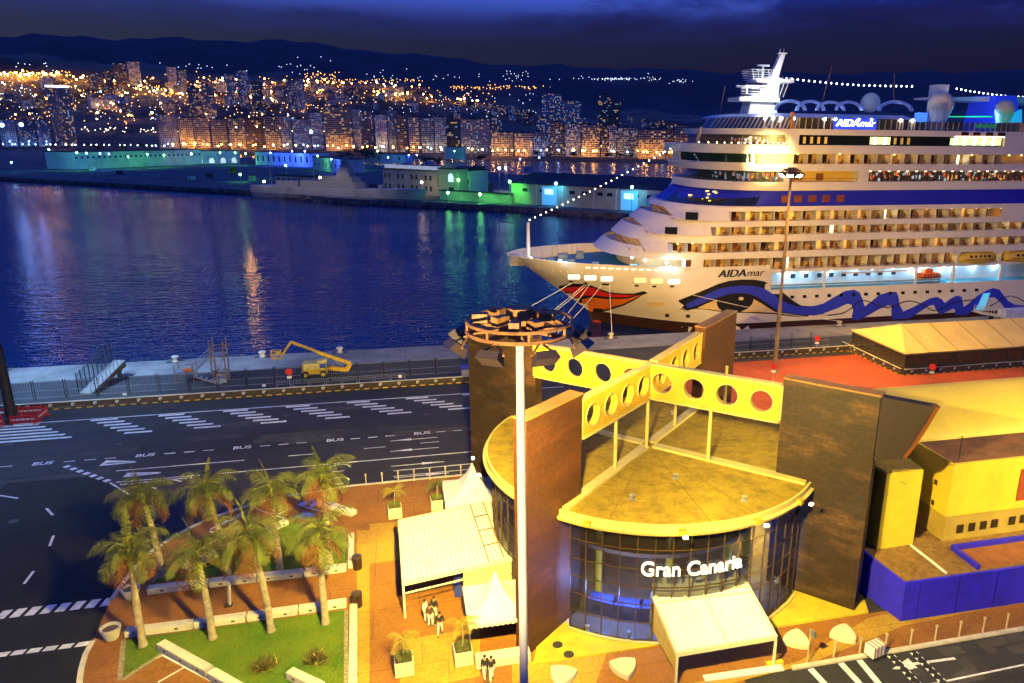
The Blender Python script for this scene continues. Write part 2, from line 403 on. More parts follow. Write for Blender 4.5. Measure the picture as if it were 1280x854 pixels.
lawnA = gp((158,800),(153.5,850),(203,817),(263,840),(307,862),(352,880),(433,880),(432.5,763), z=.1)
for L in (lawnA, lawnB):
    o = MB().sheet(L, .125).build('lawn', MT['grass']); tag(o, kind='structure')
    # short turf blades
    bl = MB(); rr = random.Random(3)
    xs_ = [q[0] for q in L]; ys_ = [q[1] for q in L]
    def inside(x, y):
        r = False; n = len(L)
        for i in range(n):
            x1, y1 = L[i]; x2, y2 = L[i-1]
            if (y1 > y) != (y2 > y) and x < (x2-x1)*(y-y1)/(y2-y1)+x1: r = not r
        return r
    for k in range(9000):
        x = rr.uniform(min(xs_), max(xs_)); y = rr.uniform(max(min(ys_),34), max(ys_))
        if not inside(x, y): continue
        a = rr.uniform(0, pi); h = rr.uniform(.03,.09); w = .035
        bl.add([(x-w*cos(a),y-w*sin(a),.125),(x+w*cos(a),y+w*sin(a),.125),(x+rr.uniform(-.04,.04),y+rr.uniform(-.04,.04),.125+h)], [(0,1,2)])
    tag(bl.build('grass', MT['grass']), 'short green turf of the lawn', 'grass', kind='stuff')
mb = MB(); mb.curb([(q[0]-.16,q[1]) for q in lawnA[:2]], .3, .05, .15); mb.curb([lawnA[1],lawnA[2]], .25, .05, .14); mb.curb([lawnA[-1],lawnA[-2]], .25, .05, .14); mb.curb([lawnB[0],lawnB[1]], .22, .05, .14)
struct(mb.build('lawn_kerb', MT['edge']))
# ================================================================ terminal building
def fin_mat(name, c1, c2, cj, mul=(2.6,2.3,2.0)):
    m, nt, b = _nt(name)
    tc = nt.nodes.new('ShaderNodeNewGeometry')
    sp = N(nt, 'ShaderNodeSeparateXYZ'); nt.links.new(tc.outputs['Position'], sp.inputs[0])
    # run along the wall: fins stand at 45 degrees, so x-y or x+y measures the run
    sn = N(nt, 'ShaderNodeSeparateXYZ'); nt.links.new(tc.outputs['True Normal'], sn.inputs[0])
    ad = N(nt, 'ShaderNodeMath', operation='SUBTRACT'); nt.links.new(sp.outputs[0], ad.inputs[0]); nt.links.new(sp.outputs[1], ad.inputs[1])
    a2 = N(nt, 'ShaderNodeMath', operation='ADD'); nt.links.new(sp.outputs[0], a2.inputs[0]); nt.links.new(sp.outputs[1], a2.inputs[1])
    pr = N(nt, 'ShaderNodeMath', operation='MULTIPLY'); nt.links.new(sn.outputs[0], pr.inputs[0]); nt.links.new(sn.outputs[1], pr.inputs[1])
    gt = N(nt, 'ShaderNodeMath', operation='GREATER_THAN'); nt.links.new(pr.outputs[0], gt.inputs[0]); gt.inputs[1].default_value = 0
    mx = N(nt, 'ShaderNodeMix'); nt.links.new(gt.outputs[0], mx.inputs[0]); nt.links.new(a2.outputs[0], mx.inputs[2]); nt.links.new(ad.outputs[0], mx.inputs[3])
    ml = N(nt, 'ShaderNodeMath', operation='MULTIPLY'); nt.links.new(mx.outputs[0], ml.inputs[0]); ml.inputs[1].default_value = .7071
    cb = N(nt, 'ShaderNodeCombineXYZ'); nt.links.new(ml.outputs[0], cb.inputs[0]); nt.links.new(sp.outputs[2], cb.inputs[1])
    br = N(nt, 'ShaderNodeTexBrick'); br.inputs['Brick Width'].default_value = .78; br.inputs['Row Height'].default_value = .30
    br.inputs['Mortar Size'].default_value = .012; br.inputs['Color1'].default_value = (*c1,1); br.inputs['Color2'].default_value = (*c2,1); br.inputs['Mortar'].default_value = (*cj,1)
    br.inputs['Scale'].default_value = 1.0; br.inputs['Bias'].default_value = -.35
    nt.links.new(cb.outputs[0], br.inputs['Vector'])
    # slabs weathered in uneven clusters
    mp = N(nt, 'ShaderNodeMapping'); mp.inputs['Scale'].default_value = (.35,1.0,1); nt.links.new(cb.outputs[0], mp.inputs[0])
    o = mixc(nt, ramp(nt, noise(nt, mp.outputs[0], .55, 5, .62), [(.50,0.0),(.62,1.0)]), br.outputs[0], mixc(nt, 1.0, br.outputs[0], mul, 'MULTIPLY'))
    o = mixc(nt, ramp(nt, noise(nt, cb.outputs[0], 3.2, 4), [(.35,0.0),(.7,1.0)]), o, mixc(nt, 1.0, o, (.6,)*3, 'MULTIPLY'))
    nt.links.new(o, b.inputs['Base Color']); b.inputs['Roughness'].default_value = .6
    bp = N(nt, 'ShaderNodeBump'); bp.inputs['Strength'].default_value = .5; bp.inputs['Distance'].default_value = .03
    nt.links.new(br.outputs[0], bp.inputs['Height']); nt.links.new(bp.outputs[0], b.inputs['Normal'])
    return m
MT['basalt'] = fin_mat('weathered_basalt_slabs', (.036,.019,.008), (.016,.009,.005), (.006,.004,.003))
MT['brownfin'] = fin_mat('brown_stone_slabs', (.085,.028,.009), (.072,.024,.008), (.052,.018,.006), (1.5,1.4,1.3))
MT['purple'] = M('dark_purple_brown_cladding', (.022,.012,.014), .7, .15, 1.0)
MT['panel'] = M('yellow_panel_paint', (.56,.37,.03), .5, .05, .8, stain=.1)
MT['cornice'] = M('cream_cornice_paint', (.58,.47,.14), .5, .07, .8, stain=.2)
MT['coping'] = M('rust_brown_coping', (.30,.15,.03), .6, .15, 1)
MT['mull'] = M('bronze_mullion', (.10,.06,.025), .4, .1, 2, metal=.3)
MT['glass'] = glassmat('curtain_wall_glass', (.018,.016,.018), .42, .015)
TB = thing('terminal_building', 'round glass terminal between four tall stone walls with yellow beams crossing above it', 'building', (C0.x, C0.y, 0))
ZT, ZR, RG = 16.0, 8.55, 12.05
def fin(a, b, th, mat, name='stone_wall', label=None, parent=TB, zt=ZT, cap=True):
    a = Vector(a); b = Vector(b); d = (b-a).normalized(); n = Vector((-d.y,d.x))*th/2
    poly = [tuple(a+n),tuple(a-n),tuple(b-n),tuple(b+n)]
    o = MB().prism(poly, -.3, zt).build(name, mat, parent)
    if label: o['label'] = label
    if cap:
        e = d*.06; n2 = n*1.08
        MB().prism([tuple(a+n2-e),tuple(a-n2-e),tuple(b-n2+e),tuple(b+n2+e)], zt+.003, zt+.11).build('coping', MT['coping'], o)
    return o
FRi, FRo = (25.55,44.05), (29.85,39.35)
fin(FRi, FRo, 1.0, MT['basalt'], label='dark basalt wall with patchy weathered slabs')
fin((10.5,43.85), (6.25,40.0), 1.0, MT['brownfin'], label='smooth red brown stone wall')
fin((10.6,57.5), (5.6,62.3), 1.0, MT['basalt'], cap=False)
fin((25.0,58.1), (30.4,63.4), 1.0, MT['brownfin'])
# sail-shaped upper end of the basalt wall
d = (Vector(FRo)-Vector(FRi)).normalized()
def on_fin(px, py):
    nrm = Vector((d.y,-d.x)); v = ray(px, py); n3 = Vector((nrm.x,nrm.y,0)); p0 = Vector((FRo[0]+.0,FRo[1],0))
    t = (p0-EYE).dot(n3)/v.dot(n3); return EYE+v*t
sail = [Vector((FRo[0],FRo[1],ZT-.02))]
for p in ((1170,507),(1160,524),(1150,540),(1139,556),(1128,571)): sail.append(on_fin(*p))
q = on_fin(1095,574); sail.append(Vector((FRo[0],FRo[1],q.z)))
nn = Vector((-d.y,d.x,0))*.35
mb = MB(); k = len(sail)
off = Vector((d.x,d.y,0))*.02
mb.add([p+nn+off for p in sail]+[p-nn+off for p in sail], [tuple(range(k)), tuple(range(2*k-1,k-1,-1))]+[((i+1)%k,i,i+k,(i+1)%k+k) for i in range(k)])
o = mb.build('wall_sail', MT['purple'], TB); o['label'] = 'purple brown overhanging end of the basalt wall'
mb = MB(); mb.tube([p+off for p in sail[1:6]], .28, 6); mb.build('sail_edge', M('lit_edge_tint', (.22,.07,.015), .6), o)  # orange puts the lit look of the wall's edge into its colour
MB().prism([(30.25,40.2),(31.6,41.5),(33.5,44),(30.5,45.5),(28,43)], .1, 9.6).build('stair_core', MT['purple'], TB)
# drum: roof, cornice, glass
def ring(R, n=96): return [(C0.x+R*cos(2*pi*k/n), C0.y+R*sin(2*pi*k/n)) for k in range(n)]
MB().prism(ring(12.3), ZR, ZR+.28).build('roof', MT['roofy'], TB)
prof = [(12.1,-.30),(12.68,-.29),(12.78,-.10),(12.78,-.03),(12.56,.04),(12.56,.36),(12.55,.40),(12.4,.40),(12.4,.2),(12.1,.1)]
mb = MB(); n = 120
for r, z in prof: mb.v += [(C0.x+r*cos(2*pi*k/n), C0.y+r*sin(2*pi*k/n), ZR+z) for k in range(n)]
m_ = len(prof)
for i in range(m_):
    for k in range(n): mb.f.append((i*n+k, i*n+(k+1)%n, ((i+1)%m_)*n+(k+1)%n, ((i+1)%m_)*n+k))
corn = mb.build('cornice', MT['cornice'], TB, smooth=True)
# raised seams that cross the roof and the higher rear quadrants
mb = MB(); 
for a in (pi*.25, pi*.75, pi*1.25, pi*1.75):
    dd = Vector((cos(a),sin(a))); nn2 = Vector((-dd.y,dd.x))*.38
    p0 = C0+dd*.5; p1 = C0+dd*12.2
    mb.prism([tuple(p0+nn2),tuple(p0-nn2),tuple(p1-nn2),tuple(p1+nn2)], ZR+.285, ZR+.46)
mb.build('roof_seam', MT['cornice'], TB)
for a0, hh in ((pi*.75,.0),(pi*.25,.0)):
    pts = [tuple(C0)]+[(C0.x+12.0*cos(a0+t*pi*.5/12), C0.y+12.0*sin(a0+t*pi*.5/12)) for t in range(13)]
    pts = [(p[0]+.5*cos(a0+pi/4), p[1]+.5*sin(a0+pi/4)) for p in pts]
    MB().prism(pts, ZR+.285, ZR+.36).build('roof_sector', MT['roofy'], TB)
mb = MB()
for a in (1.30, 1.45, 1.58, 1.69):
    mb.obox((C0.x+12.72*cos(a*pi), C0.y+12.72*sin(a*pi), ZR+.02), (.36,.45,.34), rz=a*pi)
mb.build_each('cornice_bracket', MT['panel'], corn)
mb = MB()
for q in range(4):                                                  # welted seams of the roofing felt
    for k in range(1,6):
        a = pi*1.25+q*pi/2+k*pi/12; r0 = 2.2; mb.bar((C0.x+r0*cos(a),C0.y+r0*sin(a),ZR+.29),(C0.x+12.1*cos(a),C0.y+12.1*sin(a),ZR+.29),.05,.03)
mb.build('felt_seam', M('dark_felt_seam',(.22,.14,.02),.85), TB)
mb = MB()
for k, (a, r) in enumerate(((1.36,9.2),(1.6,10.6),(1.5,6.0),(.3,7),(1.1,8.5))): mb.lathe((C0.x+r*cos(a*pi),C0.y+r*sin(a*pi),ZR+.27),[(.22,0),(.22,.08),(.12,.1),(.12,.3),(.2,.34),(.01,.38)],10)
mb.build_each('roof_vent', MT['steel'], TB)
# curtain wall: front quadrant and left quadrant
def arc(a0, a1, n, R): return [(C0.x+R*cos(a0+(a1-a0)*k/n), C0.y+R*sin(a0+(a1-a0)*k/n)) for k in range(n+1)]
for a0, a1, n, lab in ((pi*1.262, pi*1.738, 16, None), (pi*.77, pi*1.225, 14, None)):
    P_ = arc(a0, a1, n, RG); mb = MB()
    for k in range(n): mb.add([(*P_[k],.2),(*P_[k+1],.2),(*P_[k+1],ZR-.5),(*P_[k],ZR-.5)], [(0,1,2,3)])
    gl = mb.build('glass_wall', MT['glass'], TB)
    mb = MB()
    for k, p in enumerate(P_):
        a = a0+(a1-a0)*k/n; mb.obox((p[0],p[1],(ZR-.3)/2), (.14,.05,ZR-.3), rz=a)
    for z in (.25, 1.55, 2.9, 4.2, 5.5, 6.9):
        for k in range(n):
            mb.bar((*P_[k],z),(*P_[k+1],z),.08,.045)
    mb.build('mullion_frame', MT['mull'], gl)
    mb = MB()
    for k in range(n): mb.bar((C0.x+(RG+.25)*cos(a0+(a1-a0)*k/n), C0.y+(RG+.25)*sin(a0+(a1-a0)*k/n), .26), (C0.x+(RG+.25)*cos(a0+(a1-a0)*(k+1)/n), C0.y+(RG+.25)*sin(a0+(a1-a0)*(k+1)/n), .26), .2, .1)
    mb.build('sill', MT['cornice'], gl)
# inside: floor, gallery, columns, desks, blue-white ceiling lamps
fl = MB().prism(ring(11.9), -.05, .21).build('hall_floor', M('hall_floor_tiles', (.25,.22,.22), .25, .1, 1), TB)
pts = [tuple(C0)]+arc(pi*.2, pi*2.2, 60, 9.0)[:-1]
MB().prism(arc(0, 2*pi, 48, 8.6)[:-1], 4.2, 4.5).build('gallery_floor', M('gallery_floor', (.3,.22,.16), .6), TB)
mb = MB()
for k in range(10):
    a = k*pi/5+.2; mb.tube([(C0.x+8*cos(a),C0.y+8*sin(a),.2),(C0.x+8*cos(a),C0.y+8*sin(a),ZR)], .28, 10)
mb.build_each('column', MT['cream'], TB)
MB().prism(arc(0,2*pi,32,4.2)[:-1], .2, ZR).build('inner_core', M('hall_core_wall', (.3,.16,.08), .7), TB)
mb = MB()
for a in (1.3,1.36,1.42,1.55,1.63): mb.obox((C0.x+9.6*cos(a*pi),C0.y+9.6*sin(a*pi),.75),(1.0,2.0,1.1), rz=a*pi)
mb.build_each('desk', M('blue_desk_laminate', (.06,.1,.35), .4), TB)
# lettering on the glass
def on_drum(px, py, R):
    v = ray(px, py); o2 = Vector((EYE.x-C0.x, EYE.y-C0.y)); dv = Vector((v.x,v.y))
    A = dv.dot(dv); B = 2*o2.dot(dv); Cc = o2.dot(o2)-R*R
    t = (-B-sqrt(B*B-4*A*Cc))/(2*A); return EYE+v*t
me = flat_text('Gran Canaria', None, 1, None, None, 'terminal_name', 0, off=.012)
xs_ = [v.co.x for v in me.vertices]; x0, x1 = min(xs_), max(xs_)
pL, pR = on_drum(801,722,RG+.12), on_drum(926.5,707.5,RG+.12)
aL, aR = atan2(pL.y-C0.y, pL.x-C0.x), atan2(pR.y-C0.y, pR.x-C0.x)
zb = (pL.z+pR.z)/2
bmq = bmesh.new(); bmq.from_mesh(me)
ex = bmesh.ops.extrude_face_region(bmq, geom=list(bmq.faces)); 
for v in ex['geom']:
    if isinstance(v, bmesh.types.BMVert): v.co.z += .1
vs = []
sc_ = (aR-aL)/(x1-x0)*RG
for v in bmq.verts:
    a = aL+(aR-aL)*(v.co.x-x0)/(x1-x0); r = RG+.12+v.co.z
    vs.append((C0.x+r*cos(a), C0.y+r*sin(a), zb+(v.co.y+.36)*sc_*1.15))
bmq.verts.index_update()
fs = [tuple(v.index for v in f.verts) for f in bmq.faces]; bmq.free()
o = MB().add(vs, fs).build('name_lettering', E('white_sign_letter', (1,.97,.9), .55, (.8,.8,.78)), TB); o['label'] = 'white letters on the glass wall'
# crossing lattice beams with round holes
def beam(a, b, z0, z1, npan, name='truss_beam'):
    a = Vector(a); b = Vector(b); L = (b-a).length; d2 = (b-a)/L; nrm = Vector((-d2.y,d2.x))
    w = L/npan; zc = (z0+z1)/2; rad = .80; mb = MB(); T = .22
    def P3(u, z, s): q = a+d2*u+nrm*(s*T); return (q.x,q.y,z)
    m = 32
    for k in range(npan):
        uc = (k+.5)*w; hw, hh = w/2, (z1-z0)/2
        for s in (1,-1):
            vi = []
            for j in range(m):
                t = 2*pi*j/m; cx, cz = cos(t), sin(t); sc2 = min(hw/abs(cx) if abs(cx)>1e-6 else 1e9, hh/abs(cz) if abs(cz)>1e-6 else 1e9)
                vi.append((P3(uc+rad*cx, zc+rad*cz, s), P3(uc+cx*sc2, zc+cz*sc2, s)))
            o_ = len(mb.v); mb.v += [q for pr in vi for q in pr]
            for j in range(m):
                j2 = (j+1)%m; f_ = (o_+2*j, o_+2*j+1, o_+2*j2+1, o_+2*j2); mb.f.append(f_ if s < 0 else f_[::-1])
            # panel corners
            for cx, cz in ((1,1),(-1,1),(-1,-1),(1,-1)):
                pass
        o_ = len(mb.v)
        for j in range(m):
            t = 2*pi*j/m; mb.v += [P3(uc+rad*cos(t), zc+rad*sin(t), 1), P3(uc+rad*cos(t), zc+rad*sin(t), -1)]
        for j in range(m):
            j2 = (j+1)%m; mb.f.append((o_+2*j, o_+2*j2, o_+2*j2+1, o_+2*j+1))
    root = mb.build(name, MT['panel'], TB)
    fr = MB()
    for z in (z0-.06, z1+.06): fr.bar((a.x,a.y,z),(b.x,b.y,z),.62,.14)
    for k in range(npan+1):
        q = a+d2*(k*w if 0 < k < npan else (.06 if k == 0 else L-.06)); fr.bar((q.x,q.y,z0),(q.x,q.y,z1),.09,.56)
    for k in range(npan):                                            # rims of the holes
        uc = (k+.5)*w; rim = [P3(uc+(rad+.02)*cos(2*pi*j/24), zc+(rad+.02)*sin(2*pi*j/24), -1.15) for j in range(25)]
        fr.tube(rim, .05, 5, cap=False)
    fr.build('beam_frame', MT['cornice'], root)
    return root
beam((10.3,57.2),(25.05,43.7), 12.95, 15.5, 8)
beam((10.8,43.75),(17.5,50.0), 12.97, 15.52, 4)
beam((18.2,50.8),(24.9,58.0), 12.97, 15.52, 4)
for p, b in (((768.6,584),0),((808,557.4),0),((884.8,574),0),((843,531),0),((905,512),0)):
    c = g(*p, ZR+.5)
    MB().tube([(c.x,c.y,ZR+.3),(c.x,c.y,13.0)], .13, 10).build('beam_post', MT['cornice'], TB)
# fittings by the glass
for px, py in ((711,818),(697,806)):
    c = g(px,py,.2); o = MB().lathe((c.x,c.y,.2),[(.34,0),(.34,.015),(.2,.02),(.01,.022)],16).build('drain_cover', MT['darksteel']); tag(o,'round dark drain cover in the ochre podium, '+('larger one' if px > 700 else 'smaller one by the red brown wall'),'drain cover')
for px, py in ((734,790),(786,798)):
    c = g(px, py, .2); t = thing('floor_uplight', None, None, tuple(c)); 
    MB().lathe(tuple(c), [(.22,0),(.22,.05),(.1,.08),(.06,.35),(.16,.4),(.16,.52),(.05,.55)], 10).build('lamp_body', MT['steel'], t)
    tag(t, 'small metal floor lamp at the foot of the glass wall, '+('nearer the red brown wall' if px < 760 else 'nearer the white entrance canopy'), 'floor lamp')
t = thing('tripod_stand', 'thin dark tripod stand with white box beside the basalt wall', 'tripod', tuple(g(969,748,.2)))
c = g(969,748,.2); mb = MB()
for k in range(3): mb.bar((c.x,c.y,c.z+.9),(c.x+.7*cos(k*2.1+.4),c.y+.7*sin(k*2.1+.4),c.z),.05)
mb.bar((c.x,c.y,c.z+.8),(c.x,c.y,c.z+3.2),.05); mb.build('stand', MT['darksteel'], t)
MB().obox((c.x,c.y,c.z+1.5),(.35,.3,.4)).build('control_box', MT['white'], t, bev=.03)

# ================================================================ annexes to the right
AH = thing('vaulted_hall', 'long hall with curved pale ochre roof running away behind the basalt wall', 'building', (60,50,0))
x0h, x1h = 30.5, 140
ey, ez, ry, rz_ = 46.0, 8.0, 52.0, 11.55
prof = []
for k in range(13):
    t = k/12*pi/2; prof.append((ey+(ry-ey)*(1-cos(t)), ez-.0+(rz_-ez)*sin(t)))
prof2 = prof+[(ry+.5, rz_-.25),(ry+.7, rz_-2.5)]
mb = MB(); nx = 12
xs2 = [33.5+ (x1h-33.5)*k/nx for k in range(nx+1)]
for x in xs2: mb.v += [(x,y,z) for y,z in prof2]
m_ = len(prof2)
for i in range(nx):
    for j in range(m_-1): mb.f.append((i*m_+j, (i+1)*m_+j, (i+1)*m_+j+1, i*m_+j+1))
# underside / walls close the body
o_ = len(mb.v); mb.v += [(33.5,ey,0),(33.5,ry+.7,0),(x1h,ey,0),(x1h,ry+.7,0)]
mb.f += [tuple([o_]+list(range(0,m_))+[o_+1])]
mb.f += [(o_, o_+2, nx*m_, 0)]
MT['hallroof'] = M('pale_ochre_roof_sheet', (.62,.46,.05), .55, .06, .35, co='world', stain=.14, stain_scale=.2, fine=.06)
mb.build('roof', MT['hallroof'], AH, smooth=True)
mb = MB()
mb.bar((33.4,ey-.08,ez-.05),(x1h,ey-.08,ez-.05),.22,.22)
mb.build('gutter', MT['cornice'], AH)
MB().curb([(33.4,ey+.2),(33.4,ry)], .3, 0, ez).build('end_wall', MT['purple'], AH)
mb = MB()
for px, py in ((1240,488),(1260,492)):
    v = ray(px,py); 
sk = [yp(1246,485,50.4),yp(1262,482,50.9),yp(1277,491,49.6),yp(1257,495,49.2)]
MB().prism([(63,49.2),(66,49.2),(66,51),(63,51)], 10.9, 11.75).build('skylight', M('green_tinted_skylight', (.25,.35,.12), .3), AH)
# big ochre block B on the low roof
ZL = 2.9
LB = thing('blue_podium_building', 'low blue painted building with gravel roof beside the basalt wall', 'building', (36,41,0))
bc = g(1125,778.5); bl = g(1080,742)
polyB = [(bc.x,bc.y),(60,37.1),(60,46.2),(bl.x+.1,46.2),(bl.x,bl.y)]
MB().prism(polyB, 0, 3.08).build('blue_wall', MT['blue'], LB)
mb = MB()
for k in range(8): x = bc.x+1.2+k*3.1; mb.box(x-.02,x+.02,bc.y-.03-(bc.y-37.1)*min(1,(x-bc.x)/(60-bc.x))-.0,bc.y+.2,.05,3.05)
mb.build_each('panel_joint', M('dark_blue_joint',(.012,.01,.25),.6), LB)
MT['gravel'] = M('brown_gravel_roof', (.30,.17,.045), .9, .3, 2.5, fine=.35, bump=.5, co='world')
inn = [(bc.x+.12,bc.y+.22),(60,37.3),(60,46),(bl.x+.2,46),(bl.x+.2,bl.y+.1)]
MB().prism(inn, 3.0, 3.085).build('roof', MT['gravel'], LB)
A = g(1138,682.5,3.1); B = g(1183,718,3.1)
MB().bar(A+Vector((0,0,.08)),B+Vector((0,0,.08)),.14).build('roof_pipe', MT['white'], LB)
c1 = g(1190,687,3.1); c2 = g(1223,712,3.1); mb = MB()
for a, b in (((c1.x,c1.y),(60,c1.y)),((c1.x,c1.y),(c2.x,c2.y))): mb.curb([a,b],.25,3.05,3.45)
mb.build('roof_parapet', MT['blue'], LB)
MB().sheet([(c2.x+.3,c2.y+.1),(60,c2.y+.1),(60,c1.y-.1),(c1.x+.3,c1.y-.1)],3.09).build('sunken_roof', M('red_brown_roof_felt',(.33,.12,.04),.9,.2,1.5,fine=.2), LB)
OB = thing('ochre_plant_building', 'ochre rendered block with row of small square windows in its tan base', 'building', (45,44,0))
cb_ = g(1177,679,3.0); topz = hgt(cb_, 1194,584)
lf = g(1158,655,3.2)
bx0, by0 = cb_.x, cb_.y; bx1 = 62; by1 = ey-.15
zb2 = hgt(cb_, 1180,646)
MB().box(bx0,bx1,by0,by1,zb2,topz).build('upper_wall', MT['cream'], OB)
MB().box(bx0+.12,bx1,by0+.12,by1,3.09,zb2-.003).build('base_wall', M('tan_base_render',(.42,.30,.06),.8,.1,.8,stain=.2), OB)
MB().box(bx0+.25,bx1-.25,by0+.25,by1-.1,topz+.003,topz+.02).build('roof', M('dark_red_brown_roof',(.20,.085,.03),.9,.25,.8,stain=.3,stain_scale=.5), OB)
mb = MB(); mb.curb([(bx0+.1,by1),(bx0+.1,by0+.1),(bx1,by0+.1)],.2,topz,topz+.18); mb.build('roof_edge', MT['cream'], OB)
zw = hgt(cb_,1202,657); 
MT['darkwin'] = M('dark_window_recess', (.035,.02,.008), .4)
for px in (1200,1214.5,1229,1243,1265,1279):
    w = yp(px, 661-(px-1200)*.16, by0+.11)
    MB().box(w.x-.27,w.x+.27,by0+.06,by0+.13,w.z-.34,w.z+.34).build('window', MT['darkwin'], OB)
w = yp(1278,606,by0-.01); MB().box(w.x-.35,w.x+1.4,by0-.03,by0+.05,w.z-1.3,w.z+1.3).build('shutter', M('dark_red_shutter',(.3,.05,.02),.6), OB)
for px, py in ((1170,603),(1166,628)):
    v = ray(px,py); t_ = bx0/v.x; p = EYE+v*t_
    MB().box(bx0-.02,bx0+.03,p.y-.16,p.y+.16,p.z-.2,p.z+.2).build('vent', MT['darkwin'], OB)
mb = MB(); pa = yp(1197,583,by0+.3); mb.bar((pa.x,pa.y,topz),(pa.x,pa.y,topz+2.2),.05); mb.bar((pa.x,pa.y,topz+2.2),(pa.x+3.2,by1-.4,topz+.3),.03); mb.build('antenna_wire', MT['darksteel'], OB)
# small ochre block A
SB = thing('ochre_stair_block', 'narrow bright ochre block on the gravel roof between basalt wall and larger block', 'building', (34,42,0))
a1 = g(1096,687,3.1); a2 = g(1141,680,3.1); ta = hgt(a1,1110,593)
MB().prism([(a1.x,a1.y),(a2.x,a2.y),(a2.x+.3,45.6),(a1.x-.6,45.6)],3.09,ta).build('wall', MT['cream'], SB)
MB().prism([(a1.x+.1,a1.y+.12),(a2.x-.1,a2.y+.12),(a2.x+.15,45.5),(a1.x-.4,45.5)],ta+.003,ta+.05).build('roof', MT['roofy'], SB)
p = yp(1128,603,a1.y-.03); MB().bar((p.x-.25,p.y-.02,p.z+.1),(p.x+.3,p.y-.02,p.z-.15),.04).build('wall_sensor', MT['darksteel'], SB)
# ================================================================ cruise ship
SY, HB = 134.0, 15.7; SN = SY-HB
MT['shipw'] = M('white_ship_paint', (.74,.71,.62), .42, .04, .25, stain=.10, stain_scale=.16, spec=.5)
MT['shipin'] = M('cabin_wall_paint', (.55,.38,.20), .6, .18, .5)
MT['shipblue'] = M('blue_ship_paint', (.02,.028,.50), .4, .06, .4)
MT['darkglass'] = M('dark_ship_glass', (.012,.015,.015), .08, .3, .5, spec=.8)
MT['deckblue'] = M('blue_green_deck_paint', (.05,.30,.42), .6, .1, .5)
SH = thing('cruise_ship', 'huge white cruise ship at the quay, red lips and blue eye painted on its bow', 'cruise ship', (60, SY, 0))
ZTOP = 5.72
def stem(z): return 34.3 - (z+.2)*1.36 if z > -.2 else 34.3+(z+.2)*-.3
def bowcap(z): return max(stem(z), 18.9)
def half(x, z):
    xb = bowcap(z); xe = 52 + max(0, 8-z)*.95
    s = min(max((x-xb)/(xe-xb), 0), 1)
    p = .62 + max(0, 9-z)*.062
    return HB*(1-(1-s)**2.1)**p if s < 1 else HB
def sheer(x): 
    if x > 63.4: return ZTOP
    return 10.2 + .75*max(0, (50-x)/31)**1.3 if x < 50 else 10.2
XL = 152
hull = MB()
zs = [-3.4,-2.4,-1.3,-.2,1.0,2.2,3.4,4.6,ZTOP]
nc = 40
def colx(j, z):
    xb = bowcap(z); t = j/nc
    return xb + (63.4-xb)*t**1.6
def add_side(sg):
    o = len(hull.v)
    for z in zs:
        for j in range(nc+1): x = colx(j,z); hull.v.append((x, SY+sg*half(x,z), z))
        for x in (90,120,XL): hull.v.append((x, SY+sg*HB, z))
    W = nc+4
    for i in range(len(zs)-1):
        for j in range(W-1):
            a,b,c,d = o+i*W+j, o+i*W+j+1, o+(i+1)*W+j+1, o+(i+1)*W+j
            hull.f.append((a,b,c,d) if sg < 0 else (d,c,b,a))
    # upper bow
    up = [0,.2,.4,.6,.8,1.0]; o2 = len(hull.v)
    for u in up:
        for j in range(nc+1):
            x0 = colx(j,ZTOP); zt = sheer(x0); z = ZTOP+(zt-ZTOP)*u
            for _ in range(4):
                x = colx(j,z); z = ZTOP+(sheer(x)-ZTOP)*u
            hull.v.append((x, SY+sg*half(x,z), z))
    W = nc+1
    for i in range(len(up)-1):
        for j in range(W-1):
            a,b,c,d = o2+i*W+j, o2+i*W+j+1, o2+(i+1)*W+j+1, o2+(i+1)*W+j
            hull.f.append((a,b,c,d) if sg < 0 else (d,c,b,a))
add_side(-1); add_side(1)
hull_o = hull.build('hull', MT['shipw'], SH, smooth='all')
bvh = BVHTree.FromPolygons([Vector(v) for v in hull.v], hull.f)
# red-brown boot topping, built as a skin just proud of the plating
def skin(z0, z1, off, x0=None, x1=XL, n=60):
    mb = MB()
    for z in (z0, z1):
        for k in range(n+1):
            xb = bowcap(z)-off; t = k/n; x = xb+(x1-xb)*t**1.8
            mb.v.append((x, SY-half(x,z)-off, z))
    for k in range(n): mb.f.append((k,k+1,n+1+k+1,n+1+k))
    return mb
skin(-3.2,-.2,.04).build('boot_topping', M('dark_red_boot_topping', (.035,.012,.009), .6, .2), SH, smooth='all')
MB().ball((36.4,SY,-3.9), 2.0, 12, 8).build('bulbous_bow', M('red_bulb_paint', (.4,.05,.02), .5), SH, smooth='all')
